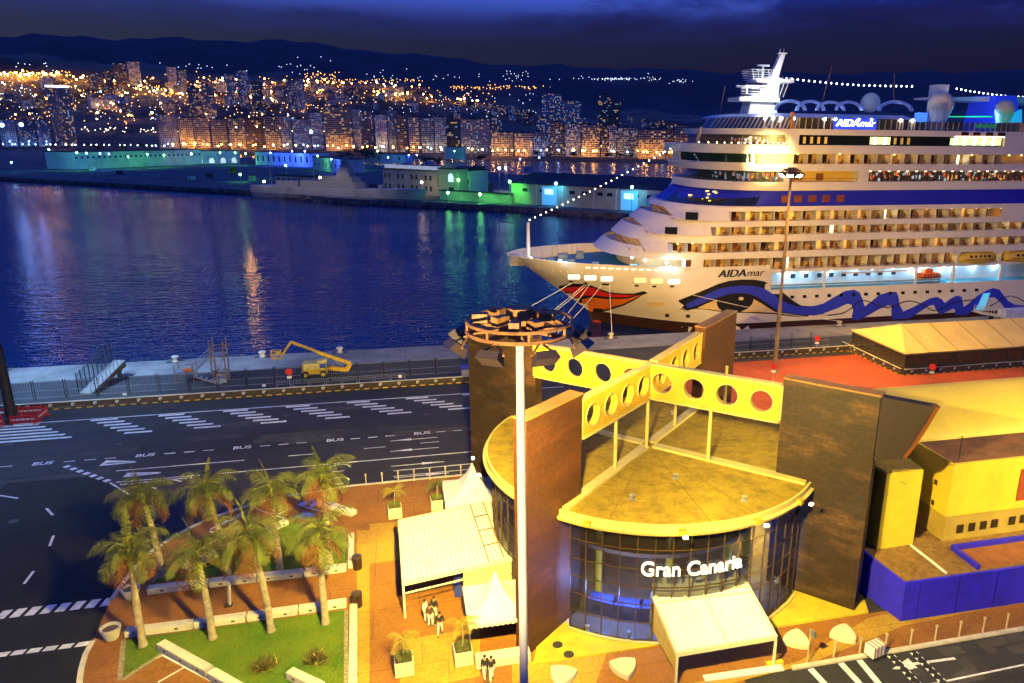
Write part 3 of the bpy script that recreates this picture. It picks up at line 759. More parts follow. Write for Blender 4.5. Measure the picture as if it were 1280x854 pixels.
# painted marks laid on the plating
def onhull(px, py, off):
    h = bvh.ray_cast(EYE, ray(px,py))
    if h[0] is None: return None
    nrm = h[1] if h[1].dot(ray(px,py)) < 0 else -h[1]
    return h[0] + nrm*off
def decal(name, polys, mat, off, step=5.0, grid=6.0, label=None):
    mb = MB()
    for poly in polys:
        bd = []
        n = len(poly)
        for i in range(n):
            a = Vector(poly[i]); b = Vector(poly[(i+1)%n]); m = max(1, int((b-a).length/step))
            bd += [a.lerp(b,k/m) for k in range(m)]
        xs_ = [p.x for p in bd]; ys_ = [p.y for p in bd]; nb = len(bd); pts = list(bd)
        def ins(x, y):
            r = False
            for i in range(nb):
                if (bd[i].y > y) != (bd[i-1].y > y) and x < (bd[i-1].x-bd[i].x)*(y-bd[i].y)/(bd[i-1].y-bd[i].y)+bd[i].x: r = not r
            return r
        x = min(xs_)
        while x < max(xs_):
            y = min(ys_)
            while y < max(ys_):
                if ins(x,y) and min((Vector((x,y))-q).length for q in bd) > grid*.4: pts.append(Vector((x,y)))
                y += grid
            x += grid
        vo, _, fo, *_ = delaunay_2d_cdt(pts, [(i,(i+1)%nb) for i in range(nb)], [], 1, 1e-4)
        P3 = [onhull(q.x,q.y,off) for q in vo]
        ok = [i for i, q in enumerate(P3) if q is not None]; ix = {i:k for k, i in enumerate(ok)}
        med = None
        fs = []
        for t in fo:
            if all(i in ix for i in t):
                q = [P3[i] for i in t]
                if max((q[0]-q[1]).length,(q[1]-q[2]).length,(q[0]-q[2]).length) < 9: fs.append(tuple(ix[i] for i in t))
        mb.add([P3[i] for i in ok], fs)
    o = mb.build(name, mat, SH, smooth='all')
    if label: o['label'] = label
    return o
def z1(pts): return [(630+x/6.4, 340+y/6.4) for x, y in pts]
def z2(pts): return [(830+x/6.4, 320+y/6.4) for x, y in pts]
def z3(pts): return [(1030+x/5.12, 320+y/5.12) for x, y in pts]
def smooth_poly(p, n=4):
    out = []; m = len(p)
    for i in range(m):
        p0,p1,p2,p3 = (Vector(p[(i+k-1)%m]) for k in range(4))
        for t in range(n):
            t = t/n; out.append(tuple(.5*((2*p1)+(p2-p0)*t+(2*p0-5*p1+4*p2-p3)*t*t+(3*p1-p0-3*p2+p3)*t**3)))
    return out
MT['navy'] = M('black_hull_paint', (.012,.012,.016), .45, .1)
MT['lipred'] = M('red_lip_paint', (.80,.03,.02), .45, .08, .5)
MT['lipor'] = M('orange_lip_paint', (.92,.20,.02), .45, .08, .5)
MT['waveblue'] = M('blue_wave_paint', (.03,.05,.62), .42, .06, .5)
MT['eyegold'] = M('cream_eye_paint', (.72,.55,.25), .45, .06, .5)
lipB = z1([(330,150),(400,122),(470,105),(560,93),(640,95),(700,108),(760,133),(840,160),(940,172),(1040,172),(1120,152),(1150,168),(1108,184),(1040,228),(960,267),(850,302),(760,327),(690,342),(640,326),(570,300),(500,260),(400,220)])
decal('lip_outline', [lipB], MT['navy'], .035)
decal('upper_lip', [z1([(380,170),(420,158),(480,130),(560,118),(640,118),(720,125),(800,160),(900,178),(1000,184),(1070,178),(980,200),(860,203),(740,187),(650,187),(580,203),(500,224),(440,224)])], MT['lipred'], .06, label='red upper lip')
decal('lower_lip', [z1([(520,270),(560,245),(620,217),(700,202),(800,212),(920,214),(1000,210),(1100,178),(1040,212),(960,252),(840,290),(740,313),(650,321),(590,300)])], MT['lipor'], .06, label='orange lower lip')
wave_t = z3([(0,300),(60,265),(130,225),(190,215),(225,232),(243,270),(258,322),(290,300),(350,250),(420,228),(462,230),(475,260),(482,310),(505,356),(560,332),(620,300),(680,270),(722,262),(750,275),(772,300),(810,272),(850,252),(880,262),(887,300),(893,326),(930,300),(980,255),(1040,220),(1080,205),(1120,215),(1150,255),(1180,290),(1220,312),(1290,318)])
wave_b = z3([(1290,358),(1200,360),(1160,345),(1130,300),(1090,265),(1060,265),(1020,285),(960,340),(910,378),(842,380),(836,345),(826,335),(790,355),(740,375),(722,355),(700,312),(670,320),(600,365),(540,400),(432,405),(430,360),(430,322),(410,315),(350,340),(290,375),(220,410),(187,410),(176,390),(185,350),(175,312),(150,305),(80,335),(0,365)])
blk = z2([(115,355),(170,333),(260,298),(350,260),(430,225),(520,199),(620,189),(720,189),(800,203),(860,230),(920,266),(980,315),(1040,365),(1100,398),(1180,402),(1200,450),(1140,490),(1060,486),(960,476),(880,466),(700,457),(560,454),(450,446),(330,428),(250,422),(180,440),(130,425),(160,395),(120,368)])
decal('eye_outline', [blk], MT['navy'], .035)
decal('blue_wave', [z2([(172,385),(260,342),(350,302),(430,266),(520,246),(620,236),(720,241),(790,256),(850,290),(910,336),(980,376),(1050,400),(1130,408),(1220,395),(1281,378)])+wave_t+wave_b+z2([(1280,462),(1200,476),(1100,471),(1000,456),(920,440),(870,415),(820,376),(760,336),(690,306),(620,296),(540,301),(450,326),(370,351),(290,386),(220,411),(185,416)])], MT['waveblue'], .065, step=3, grid=7, label='blue brow turning into waves')
decal('eye_white', [z2([(262,418),(340,380),(422,348),(422,385),(436,418),(470,442),(380,428)]), z2([(718,345),(780,380),(850,425),(902,458),(740,448),(612,449),(670,420),(705,385)])], MT['eyegold'], .05)
decal('eye_glint', [z2([(617+22*cos(t*.52),342+14*sin(t*.52)) for t in range(12)])], M('cream_glint_paint',(.75,.65,.35),.5), .05, step=2, grid=2)
def ribbon(pts, w):
    pts = [Vector(p) for p in pts]; L = []; Rr = []
    for i, p in enumerate(pts):
        d = (pts[min(i+1,len(pts)-1)]-pts[max(i-1,0)]).normalized(); nn_ = Vector((-d.y,d.x))*w/2; L.append(tuple(p+nn_)); Rr.append(tuple(p-nn_))
    return L+Rr[::-1]
ln = [(50,376),(110,368),(170,337),(220,291),(270,287),(330,311),(400,330),(460,315),(510,293),(570,290),(640,317),(700,350),(760,331),(830,296),(920,284)]
sm = smooth_poly(ln,3)[:-3]
decal('wave_line', [ribbon(z3(sm),1.3), ribbon(z3([(1060,320),(1100,300),(1140,270),(1190,255),(1240,268),(1285,295)]),1.2)], MT['navy'], .09, step=2, grid=99)
# ship's name on the bow: bold slanted capitals, then slanted small letters
def hull_text(txt, pa, pb, capx, off, shear, bold, mat, name, smear=(0,)):
    me = flat_text(txt, None, 1, None, None, name, 0, shear=shear, off=bold)
    xs_ = [v.co.x for v in me.vertices]; ys_ = [v.co.y for v in me.vertices]; x0, x1 = min(xs_), max(xs_)
    pa, pb = Vector(pa), Vector(pb); e = (pb-pa); up = Vector((.0,-1.0))
    y0 = -.36
    out = MB()
    for i_, sm_ in enumerate(smear):
        P3 = []
        for v in me.vertices:
            q = pa+e*((v.co.x-x0)/(x1-x0))+up*((v.co.y-y0)/.72*capx); P3.append(onhull(q.x+sm_,q.y,off+.004*i_))
        fs = [tuple(p.vertices) for p in me.polygons if all(P3[i] is not None for i in p.vertices)]
        out.add([p or EYE for p in P3], fs)
    return out
MT['navytext'] = M('navy_letter_paint', (.01,.012,.06), .45)
nm = hull_text('AIDA',(897,347.4),(931.5,346.2),9.4,.16,.28,.0,MT['navytext'],'n1',(-.55,-.2,.2,.55))
n2 = hull_text('mar',(933.5,346.0),(955,345.2),9.0,.16,.25,.0,MT['navytext'],'n2',(-.15,.15))
nm.add(n2.v, n2.f); o = nm.build('name_lettering', MT['navytext'], SH); o['label'] = 'dark blue ship name on the bow'
# lit openings and hull windows
def plate(px, py, w, h, mat, name, off=.08, parent=SH):
    q = [onhull(px+a*w/2, py+b*h/2, off) for a, b in ((-1,1),(1,1),(1,-1),(-1,-1))]
    if any(x is None for x in q): return
    return MB().add(q, [(0,1,2,3)]).build(name, mat, parent)
MT['lampwhite'] = E('white_lit_opening', (1,.93,.75), 2.2)
MT['lampyel'] = E('yellow_lit_opening', (1,.8,.25), 1.1)
for i, (x, y) in enumerate(((717.5,346),(738,347.2),(758.5,348.4),(800.5,350.2),(821,351.2),(842.5,352))): plate(x, y, 14, 5, MT['lampwhite'] if i in (0,1,2,5) else MT['lampyel'], 'mooring_port')
for x, y in ((714,352),(732,354),(755,355),(759,355.4),(796,357),(818,358),(840,358)): plate(x, y, 5, 2.2, MT['navy'], 'fairlead')
plate(820,380.5,20,5.5, MT['eyegold'], 'hull_hatch')
for x, y in ((834,394),(860,395)): plate(x, y, 5, 4, MT['navy'], 'thruster_mark')
for k in range(16):
    x = 990+k*15.35; plate(x, 371.2-(k*.58), 4.6, 3.6, MT['darkglass'], 'hull_window', .09)
for k in range(12): plate(735+k*9.5, 334.5+k*.38, 5, .8, MT['lampwhite'], 'bulwark_lamp')
# ------------------------------------------------ decks
def outl(xn, a, hb=HB, x1=XL, n=22, p=.8):
    near = [(xn+a*(1-cos(pi/2*k/n)), SY-hb*sin(pi/2*k/n)**p) for k in range(n+1)]
    near[0] = (xn, SY)
    far = [(x, 2*SY-y) for x, y in near[1:]]
    return [(x1,SY-hb)]+near[::-1]+far+[(x1,SY+hb)]
def ynear(x, xn, a, hb=HB, p=.8):
    if x <= xn: return SY
    if x >= xn+a: return SY-hb
    return SY-hb*sin(acos(1-(x-xn)/a))**p
def band(z0, z1, xn, a, xn2=None, hb=HB, hb2=None, name='deck_band', mat='shipw', x1=XL):
    return MB().prism(outl(xn,a,hb,x1), z0, z1, outl(xn2 if xn2 is not None else xn, a, hb2 or hb, x1)).build(name, MT[mat], SH)
def wallstrip(x0, x1, z0, z1, o0, o1, name, mat, n=14, th=.25, off=0.0, parent=SH):
    mb = MB()
    for k in range(n+1):
        x = x0+(x1-x0)*k/n
        ya = ynear(x,*o0)-off; yb = ynear(x,*o1)-off
        mb.v += [(x,ya,z0),(x,yb,z1),(x,yb+th,z1),(x,ya+th,z0)]
    for k in range(n):
        a, b = 4*k, 4*k+4
        mb.f += [(a,b,b+1,a+1),(a+1,b+1,b+2,a+2),(a+3,a+2,b+2,b+3),(a,a+3,b+3,b)]
    mb.f += [(0,1,2,3),(4*n+3,4*n+2,4*n+1,4*n)]
    return mb.build(name, MT[mat] if isinstance(mat,str) else mat, parent)
def X(px, py=None, Y=SN): return yp(px, py or 300, Y).x
O6,O7,O8,O9 = (36,15),(39.6,14.6),(43.2,14.2),(46.8,13.4)
band(8.8,9.38,63.4,.5,name='deck_band')                                # above the promenade
band(11.5,12.65,*O6,37.3); band(14.3,15.55,*O7,41.0); band(17.0,17.95,*O8,44.6); band(19.6,20.45,*O9,47.6)
# inner blocks behind the balconies
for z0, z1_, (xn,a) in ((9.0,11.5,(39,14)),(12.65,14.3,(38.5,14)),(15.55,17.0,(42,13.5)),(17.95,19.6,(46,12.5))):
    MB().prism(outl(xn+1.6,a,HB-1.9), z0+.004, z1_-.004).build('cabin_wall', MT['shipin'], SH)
# raked bulwarks round the bow tiers, taller toward the front
for z0_, xa_, oa_, dz_ in ((12.652,37.3,(37.3,15),.75),(15.552,41.0,(41.0,14.6),.75),(17.952,44.6,(44.6,14.2),.6)):
    mb = MB(); n_ = 26
    for k in range(n_+1):
        t = (k/n_)**1.7; x = xa_+ (50.5-xa_)*t; dz = dz_*(1-t)**.8+.01; y = ynear(x,*oa_)
        for sg in (1,-1):
            pass
        mb.v += [(x,y,z0_),(x+dz*1.1,min(y+dz*.25,SY),z0_+dz),(x+dz*1.1+.15,min(y+dz*.25+.12,SY+.1),z0_+dz),(x+.15,y+.12,z0_)]
    for k in range(n_):
        a, b = 4*k, 4*k+4; mb.f += [(a,b,b+1,a+1),(a+1,b+1,b+2,a+2),(a+3,a+2,b+2,b+3)]
    o_ = len(mb.v); mb.v += [(x,2*SY-y,z) for x,y,z in mb.v[:o_]]; mb.f += [tuple(i+o_ for i in reversed(f)) for f in mb.f[:]]
    mb.build('tier_bulwark', MT['shipw'], SH, smooth=True)
# flush wall stretches and forward windows
wallstrip(48.6,50.8,9.3,11.5,O6,O6,'side_wall','shipw'); 
for (xa,xb,za,zb,o0,o1) in ((X(815),X(842),12.65,14.3,O6,O7),(X(827),X(890),15.55,17.0,O7,O8),(X(856),X(912),17.95,19.6,O8,O9)):
    wallstrip(xa,xb,za,zb,o0,o1,'side_wall','shipw')
wallstrip(X(1247),XL,17.95,19.6,O8,O9,'side_wall','shipw',2)
for px, z0, z1_, o in ((845,15.7,16.9,O7),(870,18.1,19.4,O8)):
    x = X(px); wallstrip(x-.9,x+.9,z0,z1_,o,o,'window','darkglass',4,.1,.06)
# front balcony partitions: slanted white screens
scr = None
for (xa,xb,za,zb,o0,o1,npt) in ((38.5,44.6,12.65,14.3,O6,O7,6),(41.8,47.0,15.55,17.0,O7,O8,5),(46.0,50.6,17.95,19.6,O8,O9,4)):
    for k in range(npt):
        x = xa+(xb-xa)*(k+.5)/npt; y = ynear(x,*o0)+.12; y2 = ynear(x,*o1)+.3
        q = [(x,y,za),(x+1.0,y+1.7,za),(x+1.0,y2+1.2,zb),(x+.5,y2+.1,zb-.1)]
        mb = MB(); mb.add(q+[(p[0]+.07,p[1],p[2]) for p in q], [(0,1,2,3),(7,6,5,4),(0,4,5,1),(1,5,6,2),(2,6,7,3),(3,7,4,0)])
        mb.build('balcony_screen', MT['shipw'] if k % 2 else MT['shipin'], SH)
# balconies: cells between decks
MT['door_dark'] = M('dark_balcony_door', (.035,.02,.012), .15, .3)
MT['door_brown'] = M('brown_balcony_door', (.22,.10,.035), .3, .2)
MT['door_lit'] = E('lit_cabin_curtain', (1,.5,.08), .7, (.7,.5,.2))
MT['door_bright'] = E('bright_lit_cabin', (1,.85,.45), 3.5, (.7,.6,.4))
MT['lit_wall'] = E('lamp_lit_balcony_wall', (1,.55,.12), .22, (.6,.42,.2))
rb = random.Random(11)
dmesh = {}
def shared(name, key, mk, mat):
    if key not in dmesh:
        o = mk().build(name, mat); me = o.data; bpy.data.objects.remove(o); dmesh[key] = me
    return dmesh[key]
cnt = {}
rest = {'balcony_divider': MB(), 'balcony_door': MB()}
def place(name, key, mk, mat, loc, inst):
    cnt[name] = cnt.get(name,0)+1
    if cnt[name] <= 98:
        o = bpy.data.objects.new(name, shared(name,key,mk,mat)); COL.objects.link(o); o.parent = SH; o.location = Vector(loc)-Vector(SH.location)
    else:
        b = mk(); rest[name].add([Vector(v)+Vector(loc) for v in b.v], b.f)
pit = 2.72
rows = [(9.40,11.5,X(858,318)), (12.66,14.3,X(841,302)), (15.56,17.0,X(896,284)), (17.96,19.6,X(914,268)), (27.42,29.3,X(992,200))]
for ri, (za,zb,xs0) in enumerate(sorted(rows, key=lambda r: -r[0])):
    xe = {27.42:X(1258,200),9.40:X(1196,324),17.96:X(1247,268)}.get(za, 122)
    h = zb-za; k = 0
    while xs0+k*pit < xe:
        x = xs0+k*pit
        place('balcony_divider', ('dv',round(h,2)), lambda: MB().box(-.05,.05,0,1.8,0,h-.004), MT['shipw'], (x,SN+.08,za+.002), None)
        if x+pit < xe+1:
            r = rb.random(); mt = 'door_bright' if r < .05 else 'door_lit' if r < .34 else 'door_dark' if r < .66 else 'door_brown'
            w = rb.choice((1.0,1.25,1.5)); ox = rb.uniform(.2,.5)
            place('balcony_door', ('dr',mt,round(h,2),w), lambda: MB().box(0,w,0,.1,.02,h-.15), MT[mt], (x+ox,SN+1.78,za+.01), None)
            if rb.random() < .8: 
                pass
        k += 1
    # rail along the row
    mb = MB(); mb.bar((xs0,SN+.12,za+.52),(xe,SN+.12,za+.52),.05); mb.bar((xs0,SN+.12,za+.26),(xe,SN+.12,za+.26),.03)
    mb.build('balcony_rail', MT['door_brown'], SH)
    mb = MB(); rq = random.Random(ri)
    for k in range(int((xe-xs0)/pit)):                               # table and chairs on each balcony
        x = xs0+k*pit+rq.uniform(1.5,2.1); mb.obox((x,SN+rq.uniform(.5,1.1),za+.3),(.5,.5,.5), rz=rq.uniform(0,3)); mb.obox((x+.25,SN+1.2,za+.5),(.1,.5,.9), rz=rq.uniform(-.4,.4))
    mb.build('balcony_chairs', MT['door_brown'], SH)['kind'] = 'stuff'
for nme, mb in rest.items():
    if mb.v: mb.build(nme, MT['shipw'] if 'divider' in nme else MT['door_brown'], SH)['kind'] = 'stuff'
# ceiling lamps of the balconies
mb = MB()
for (za,zb,xs0) in rows:
    xe = 118; k = 0
    while xs0+k*pit+1.3 < xe:
        if rb.random() < .5: mb.box(xs0+k*pit+1.2,xs0+k*pit+1.4,SN+1.0,SN+1.2,zb-.12,zb-.04)
        k += 1
mb.build('balcony_lamps', E('warm_balcony_lamp', (1,.52,.10), 24), SH)['kind'] = 'stuff'
# bridge level: blue band and black raked windows
MB().prism(outl(48.6,13.2,HB-.06), 20.452, 23.1, outl(52.6,12.6,HB-.1)).build('blue_band', MT['shipblue'], SH)
def raked(x0a,x0b,xa,xb,z0,z1_,o0,o1,off,name,mat,n=26,both=True):
    mb = MB()
    for k in range(n+1):
        t = (k/n)**1.7
        xl = x0a+(xa-x0a)*t; xh = x0b+(xb-x0b)*t
        mb.v += [(xl-off*.6,ynear(xl,*o0)-off,z0),(xh-off*.6,ynear(xh,*o1)-off,z1_)]
    for k in range(n): mb.f.append((2*k,2*k+2,2*k+3,2*k+1))
    return mb.build(name, MT[mat] if isinstance(mat,str) else mat, SH, smooth='all')
ob0,ob1 = (48.6,13.2,HB-.06),(52.6,12.6,HB-.1)
raked(48.62,52.0,60.0,61.2,20.62,22.75,ob0,ob1,.10,'bridge_window','darkglass')
mb = MB(); rq = random.Random(5)
for k in range(16):
    px = 862+rq.uniform(0,50); py = 240+rq.uniform(-2,14)
    p = yp(px,py,SN+6)
    mb.obox((yp(px,py,SN+3.2).x, 0,0),(0.01,.01,.01)) if False else None
for px, py, w in ((863,244,5),(884,239,4),(893,239.5,4),(886,243,3),(895,241,3),(884,247,3),(887,251,2.5),(878,249,1.5)):
    x = X(px,py,SN+3); t = (py-237)/20
    za = 22.6-(py-238)/17*2.0
    xx = 60-(946-px)/946*0
    v = ray(px,py); best = None
    for q in range(60):                                              # meet the raked glass
        Yq = SN+q*.25; p = yp(px,py,Yq); f = (p.z-20.5)/2.6
        xn_ = 48.6+4.0*f; 
        if ynear(p.x,xn_,13) <= Yq: best = p; break
    if best: mb.obox((best.x-.05,best.y-.18,best.z),(w*.16,.05,.22), rz=-.6)
mb.build('bridge_lamps', E('yellow_bridge_lamp', (1,.75,.12), 1.6), SH)
raked(51.9,52.5,61.2,61.6,22.78,23.05,(52.2,12.6,HB-.08),ob1,.12,'blue_lip','shipblue')
mb = MB()
for px in (982,998,1016,1033,1051):
    x = X(px,247); mb.box(x-.75,x+.75,SN+.02,SN+.3,21.1,22.3)
mb.build_each('spa_window', M('red_brown_window', (.22,.07,.04), .3, .3), SH)
band(23.1,24.55,52.0,12.2)
# gallery level
MB().prism(outl(57,10,HB-2.6), 24.55, 26.4).build('gallery_wall', M('dim_gallery_wall', (.10,.06,.04), .7), SH)
GA0,GA1 = (53.2,10.5,HB-.4),(52.0,11,HB-.15)
raked(53.3,52.1,66.5,67.2,24.56,26.4,GA0,GA1,0,'gallery_glass',glassmat('teal_gallery_glass',(.01,.05,.045),.6),30)
mb = MB()
for k in range(24):
    t = (k/23)**1.6; xa = 53.3+(66.5-53.3)*t; xb = 52.1+(67.2-52.1)*t
    mb.bar((xa,ynear(xa,*GA0)-.05,24.56),(xb,ynear(xb,*GA1)-.05,26.4),.12)
mb.build_each('gallery_mullion', MT['navy'], SH)
# diners and furniture glowing behind the glass
people_in = MB(); rq = random.Random(8)
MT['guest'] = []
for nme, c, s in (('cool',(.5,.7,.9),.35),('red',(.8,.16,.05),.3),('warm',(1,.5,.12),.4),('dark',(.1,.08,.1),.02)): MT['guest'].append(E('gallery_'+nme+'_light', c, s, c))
bl = [MB() for _ in range(4)]
for k in range(90):
    x = 55.5+rq.random()*12; y = ynear(x,55.2,10,HB-1.6)+rq.uniform(.1,.8); bl[0 if x < 60 and rq.random()<.7 else 1 if rq.random()<.5 else rq.randrange(4)].obox((x,y,24.9+rq.uniform(0,.9)),(.3,.25,rq.uniform(.3,.8)))
xg0, xg1 = X(1086,221), 121
for k in range(230):
    x = rq.uniform(xg0,xg1); bl[rq.choice((0,1,2,3,3,3,3,3,3))].obox((x,SN+rq.uniform(.7,2.3),24.8+rq.uniform(0,1.2)),(.28,.25,rq.uniform(.3,.8)))
for k in range(70):
    x = rq.uniform(57,66.5); bl[rq.choice((0,0,2,1,3))].obox((x,ynear(x,54,9.5,HB-2.2)+rq.uniform(.0,.6),30.95+rq.uniform(0,.9)),(.25,.2,rq.uniform(.25,.6)))
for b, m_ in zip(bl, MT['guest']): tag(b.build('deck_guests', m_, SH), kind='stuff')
# solid side box with yellow recess
xs1, xs2 = X(988,220), X(1074,220)
MB().box(xs1-1.2,xs1,SN,SN+3,24.5,26.42).build('side_wall', MT['shipw'], SH)
MB().box(xs2,xg0,SN,SN+3,24.5,26.42).build('side_wall', MT['shipw'], SH)
MB().box(xs1,xs2,SN+2.2,SN+3,24.55,26.42).build('recess_wall', M('yellow_recess_wall',(.72,.5,.1),.6), SH)
mb = MB()
for px in (1006,1033): x = X(px,220); mb.box(x-.7,x+.7,SN+2.1,SN+2.25,24.7,25.9)
mb.build_each('door', MT['door_brown'], SH)
mb = MB(); mb.box(xs1,xs2,SN+.06,SN+.12,25.12,25.17); mb.box(xs1,xs2,SN+.06,SN+.12,24.85,24.88); mb.build('rail', MT['navy'], SH)
mb = MB()
for k in range(int((121-xg0)/1.35)): x = xg0+k*1.35; mb.box(x-.05,x+.05,SN+.1,SN+.2,24.56,26.4)
mb.build_each('gallery_mullion', MT['navy'], SH)
mb = MB()
for k in range(24):
    x = xg0+1+k*1.9; mb.box(x,x+.25,SN+1.2,SN+1.45,26.25,26.38)
mb.build('gallery_lamps', E('warm_gallery_lamp',(1,.7,.35),9), SH)['kind'] = 'stuff'
# upper decks
band(26.4,27.42,51.6,11.4,50.9)
O11 = (50.6,11)
band(27.42,27.6,50.9,11.2)
MB().prism(outl(52.0,10.5,HB-.3,X(950)), 27.6, 29.35).build('forward_lounge', MT['shipw'], SH)
raked(51.9,51.6,63.6,63.6,27.75,29.25,(52.0,10.5,HB-.3),(52.0,10.5,HB-.3),.06,'lounge_window',M('green_black_glass',(.012,.03,.018),.08,.4,.4,spec=.8))
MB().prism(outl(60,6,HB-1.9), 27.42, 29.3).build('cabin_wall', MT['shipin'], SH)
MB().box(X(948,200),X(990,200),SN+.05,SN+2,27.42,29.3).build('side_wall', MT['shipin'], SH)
band(29.3,30.75,50.6,11,50.2)
# open forward deck with rail, then the dark window row
MB().prism(outl(57.5,8,HB-1.2,X(1000)), 30.75, 32.4).build('forward_deckhouse', M('deckhouse_glass_wall',(.15,.13,.09),.4,.3), SH)
mb = MB()
for k in range(30):
    t = (k/29)**1.4; x = 50.6+(66-50.6)*t; y = ynear(x,50.4,11)+.15; mb.bar((x,y,30.75),(x,y,31.7),.05)
    if k:
        mb.bar((xp,yp_,31.7),(x,y,31.7),.06); mb.bar((xp,yp_,31.25),(x,y,31.25),.03)
    xp, yp_ = x, y
mb.build('rail', MT['door_brown'], SH)
mb = MB(); rq = random.Random(4)
for k in range(14):
    x = 52+k*.95; mb.ball((x,ynear(x,50.8,11)+.5,31.0),.12,6,4)
mb.build('deck_lamps', E('warm_deck_lamp',(1,.75,.3),14), SH)['kind'] = 'stuff'
mb = MB(); p = yp(871,172,SY-5); 
mb.tube([(p.x,p.y,30.7),(p.x+.8,p.y,33.6)],.35,8,.22); mb.build('forward_mast', MT['shipin'], SH)
xw0, xw1 = X(999,176), X(1256,176)
MB().box(X(975),xw0,SN+.02,SN+2.5,30.75,32.4).build('side_wall', MT['shipw'], SH)
MB().box(xw1,XL,SN+.02,SN+2.5,30.75,32.4).build('side_wall', MT['shipw'], SH)
MB().box(xw0,xw1,SN+.55,SN+.7,30.75,32.4).build('window_row', MT['darkglass'], SH)
mb = MB(); mb2 = MB(); mb3 = MB()
for k in range(60):
    x = xw0+.3+k*(xw1-xw0-.6)/60; 
    f = k/60
    if .33 < f < .43 or f > .72: (mb if k % 3 else mb3).box(x,x+.62,SN+.42,SN+.5,30.95,32.2)
    elif f < .12 or .43 < f < .55: 
        if k % 2: mb2.box(x,x+.5,SN+.42,SN+.5,31.0,32.1)
mb.build('lit_window', E('pale_green_lit_window',(.75,.9,.4),.9), SH); mb2.build('lit_window', E('dim_brown_lit_window',(.7,.45,.1),.3), SH); mb3.build('lit_window', E('white_lit_window',(1,.95,.8),1.6), SH)
mb = MB()
for k in range(38): x = X(1194,170)+k*(xw1-X(1194,170))/38; mb.ball((x,SN-.05,32.42),.1,6,4)
mb.build('lamp_row', E('pink_white_lamp',(1,.6,.45),6), SH)['kind'] = 'stuff'
band(32.4,33.4,54.6,9.5,54.0)
# glass screens of the top deck
GT0, GT1 = (55.6,9,HB-.5),(57.0,8.5,HB-.9)
raked(55.6,57.0,66.2,67.0,33.42,35.3,GT0,GT1,0,'screen_glass',glassmat('yellowish_screen_glass',(.12,.09,.03),.35),30)
mb = MB()
for k in range(22):
    t = (k/21)**1.5; xa = 55.6+(66.2-55.6)*t; xb = 57+(67-57)*t
    mb.bar((xa,ynear(xa,*GT0)-.05,33.42),(xb,ynear(xb,*GT1)-.05,35.3),.1)
mb.build_each('screen_mullion', MT['shipw'], SH)
xr1 = X(1146,150)
MB().box(67,xr1,SN+.5,SN+.6,33.42,35.2).build('screen_glass', glassmat('clear_screen_glass',(.05,.06,.05),.6), SH)
mb = MB()
for k in range(20): x = 67+(xr1-67)*k/19; mb.box(x-.06,x+.06,SN+.35,SN+.47,33.42,35.25)
mb.build_each('screen_post', MT['shipin'], SH)
MB().box(xr1,118,SN+.5,SN+.58,33.42,34.9).build('screen_glass', glassmat('greenish_screen_glass',(.03,.07,.05),.55), SH)
mb = MB()
for k in range(26): x = xr1+(118-xr1)*k/25; mb.box(x-.04,x+.04,SN+.4,SN+.49,33.42,34.95)
mb.build_each('screen_post', MT['shipin'], SH)
MB().prism(outl(60,8,HB-4,xr1), 33.42, 35.2).build('pool_deckhouse', M('pool_deckhouse_wall',(.35,.27,.14),.6,.3), SH)
MB().prism(outl(57.5,8.5,HB-.9,xr1), 35.3, 35.95, outl(59.5,8.5,HB-2.4,xr1-1)).build('roof', MT['shipw'], SH)
mb = MB(); mb2 = MB()
for px in (957,967,977,993,1032,1045,1074,1090,1127,1142):
    x = X(px,150); mb.box(x-.13,x+.13,SN+.25,SN+.36,33.5,34.9); mb2.ball((x,SN+.2,35.05),.24,8,6)
mb.build_each('screen_post', MT['shipw'], SH); mb2.build('post_lamp', E('white_post_lamp',(.85,.9,1),22), SH)
MB().box(X(1253),XL,SN+.3,SN+6,33.4,35.1).build('aft_deckhouse', MT['shipin'], SH)
mb = MB()
for px in (1207,1222,1238,1253): x = X(px,162); mb.box(x-.8,x+.8,SN-.02,SN+.05,33.0-.35,33.25)
mb.build_each('deck_vent', MT['door_dark'], SH)
# blue lit name board
xb0, xb1 = X(1043,156), X(1096,156)
bd = MB().box(xb0,xb1,SN+.1,SN+.24,33.45,35.25).build('name_board', E('blue_backlit_board',(.03,.07,1),.9,(.02,.04,.6)), SH)
def board_text(txt, xa, xb, zb, h, y, bold, shear, mat):
    me = flat_text(txt, None, 1, None, None, 'bt', 0, off=bold, shear=shear)
    xs_ = [v.co.x for v in me.vertices]; x0, x1 = min(xs_), max(xs_)
    b = MB().add([(xa+(v.co.x-x0)/(x1-x0)*(xb-xa), y, zb+(v.co.y+.36)/.72*h) for v in me.vertices], [tuple(p.vertices) for p in me.polygons])
    return b
L_ = xb1-xb0
b = board_text('AIDA',xb0+L_*.05,xb0+L_*.58,33.85,1.15,SN+.05,.0,.15,None); b2 = board_text('mar',xb0+L_*.61,xb0+L_*.97,33.85,1.15,SN+.05,.0,.15,None)
b3 = MB(); b3.add([(x+.11,y-.004,z) for x,y,z in b.v], b.f); b3.add([(x-.11,y-.008,z) for x,y,z in b.v], b.f); b.add(b2.v,b2.f); b.add(b3.v,b3.f); b.build('board_lettering', E('white_backlit_letter',(.9,.95,1),4), bd)
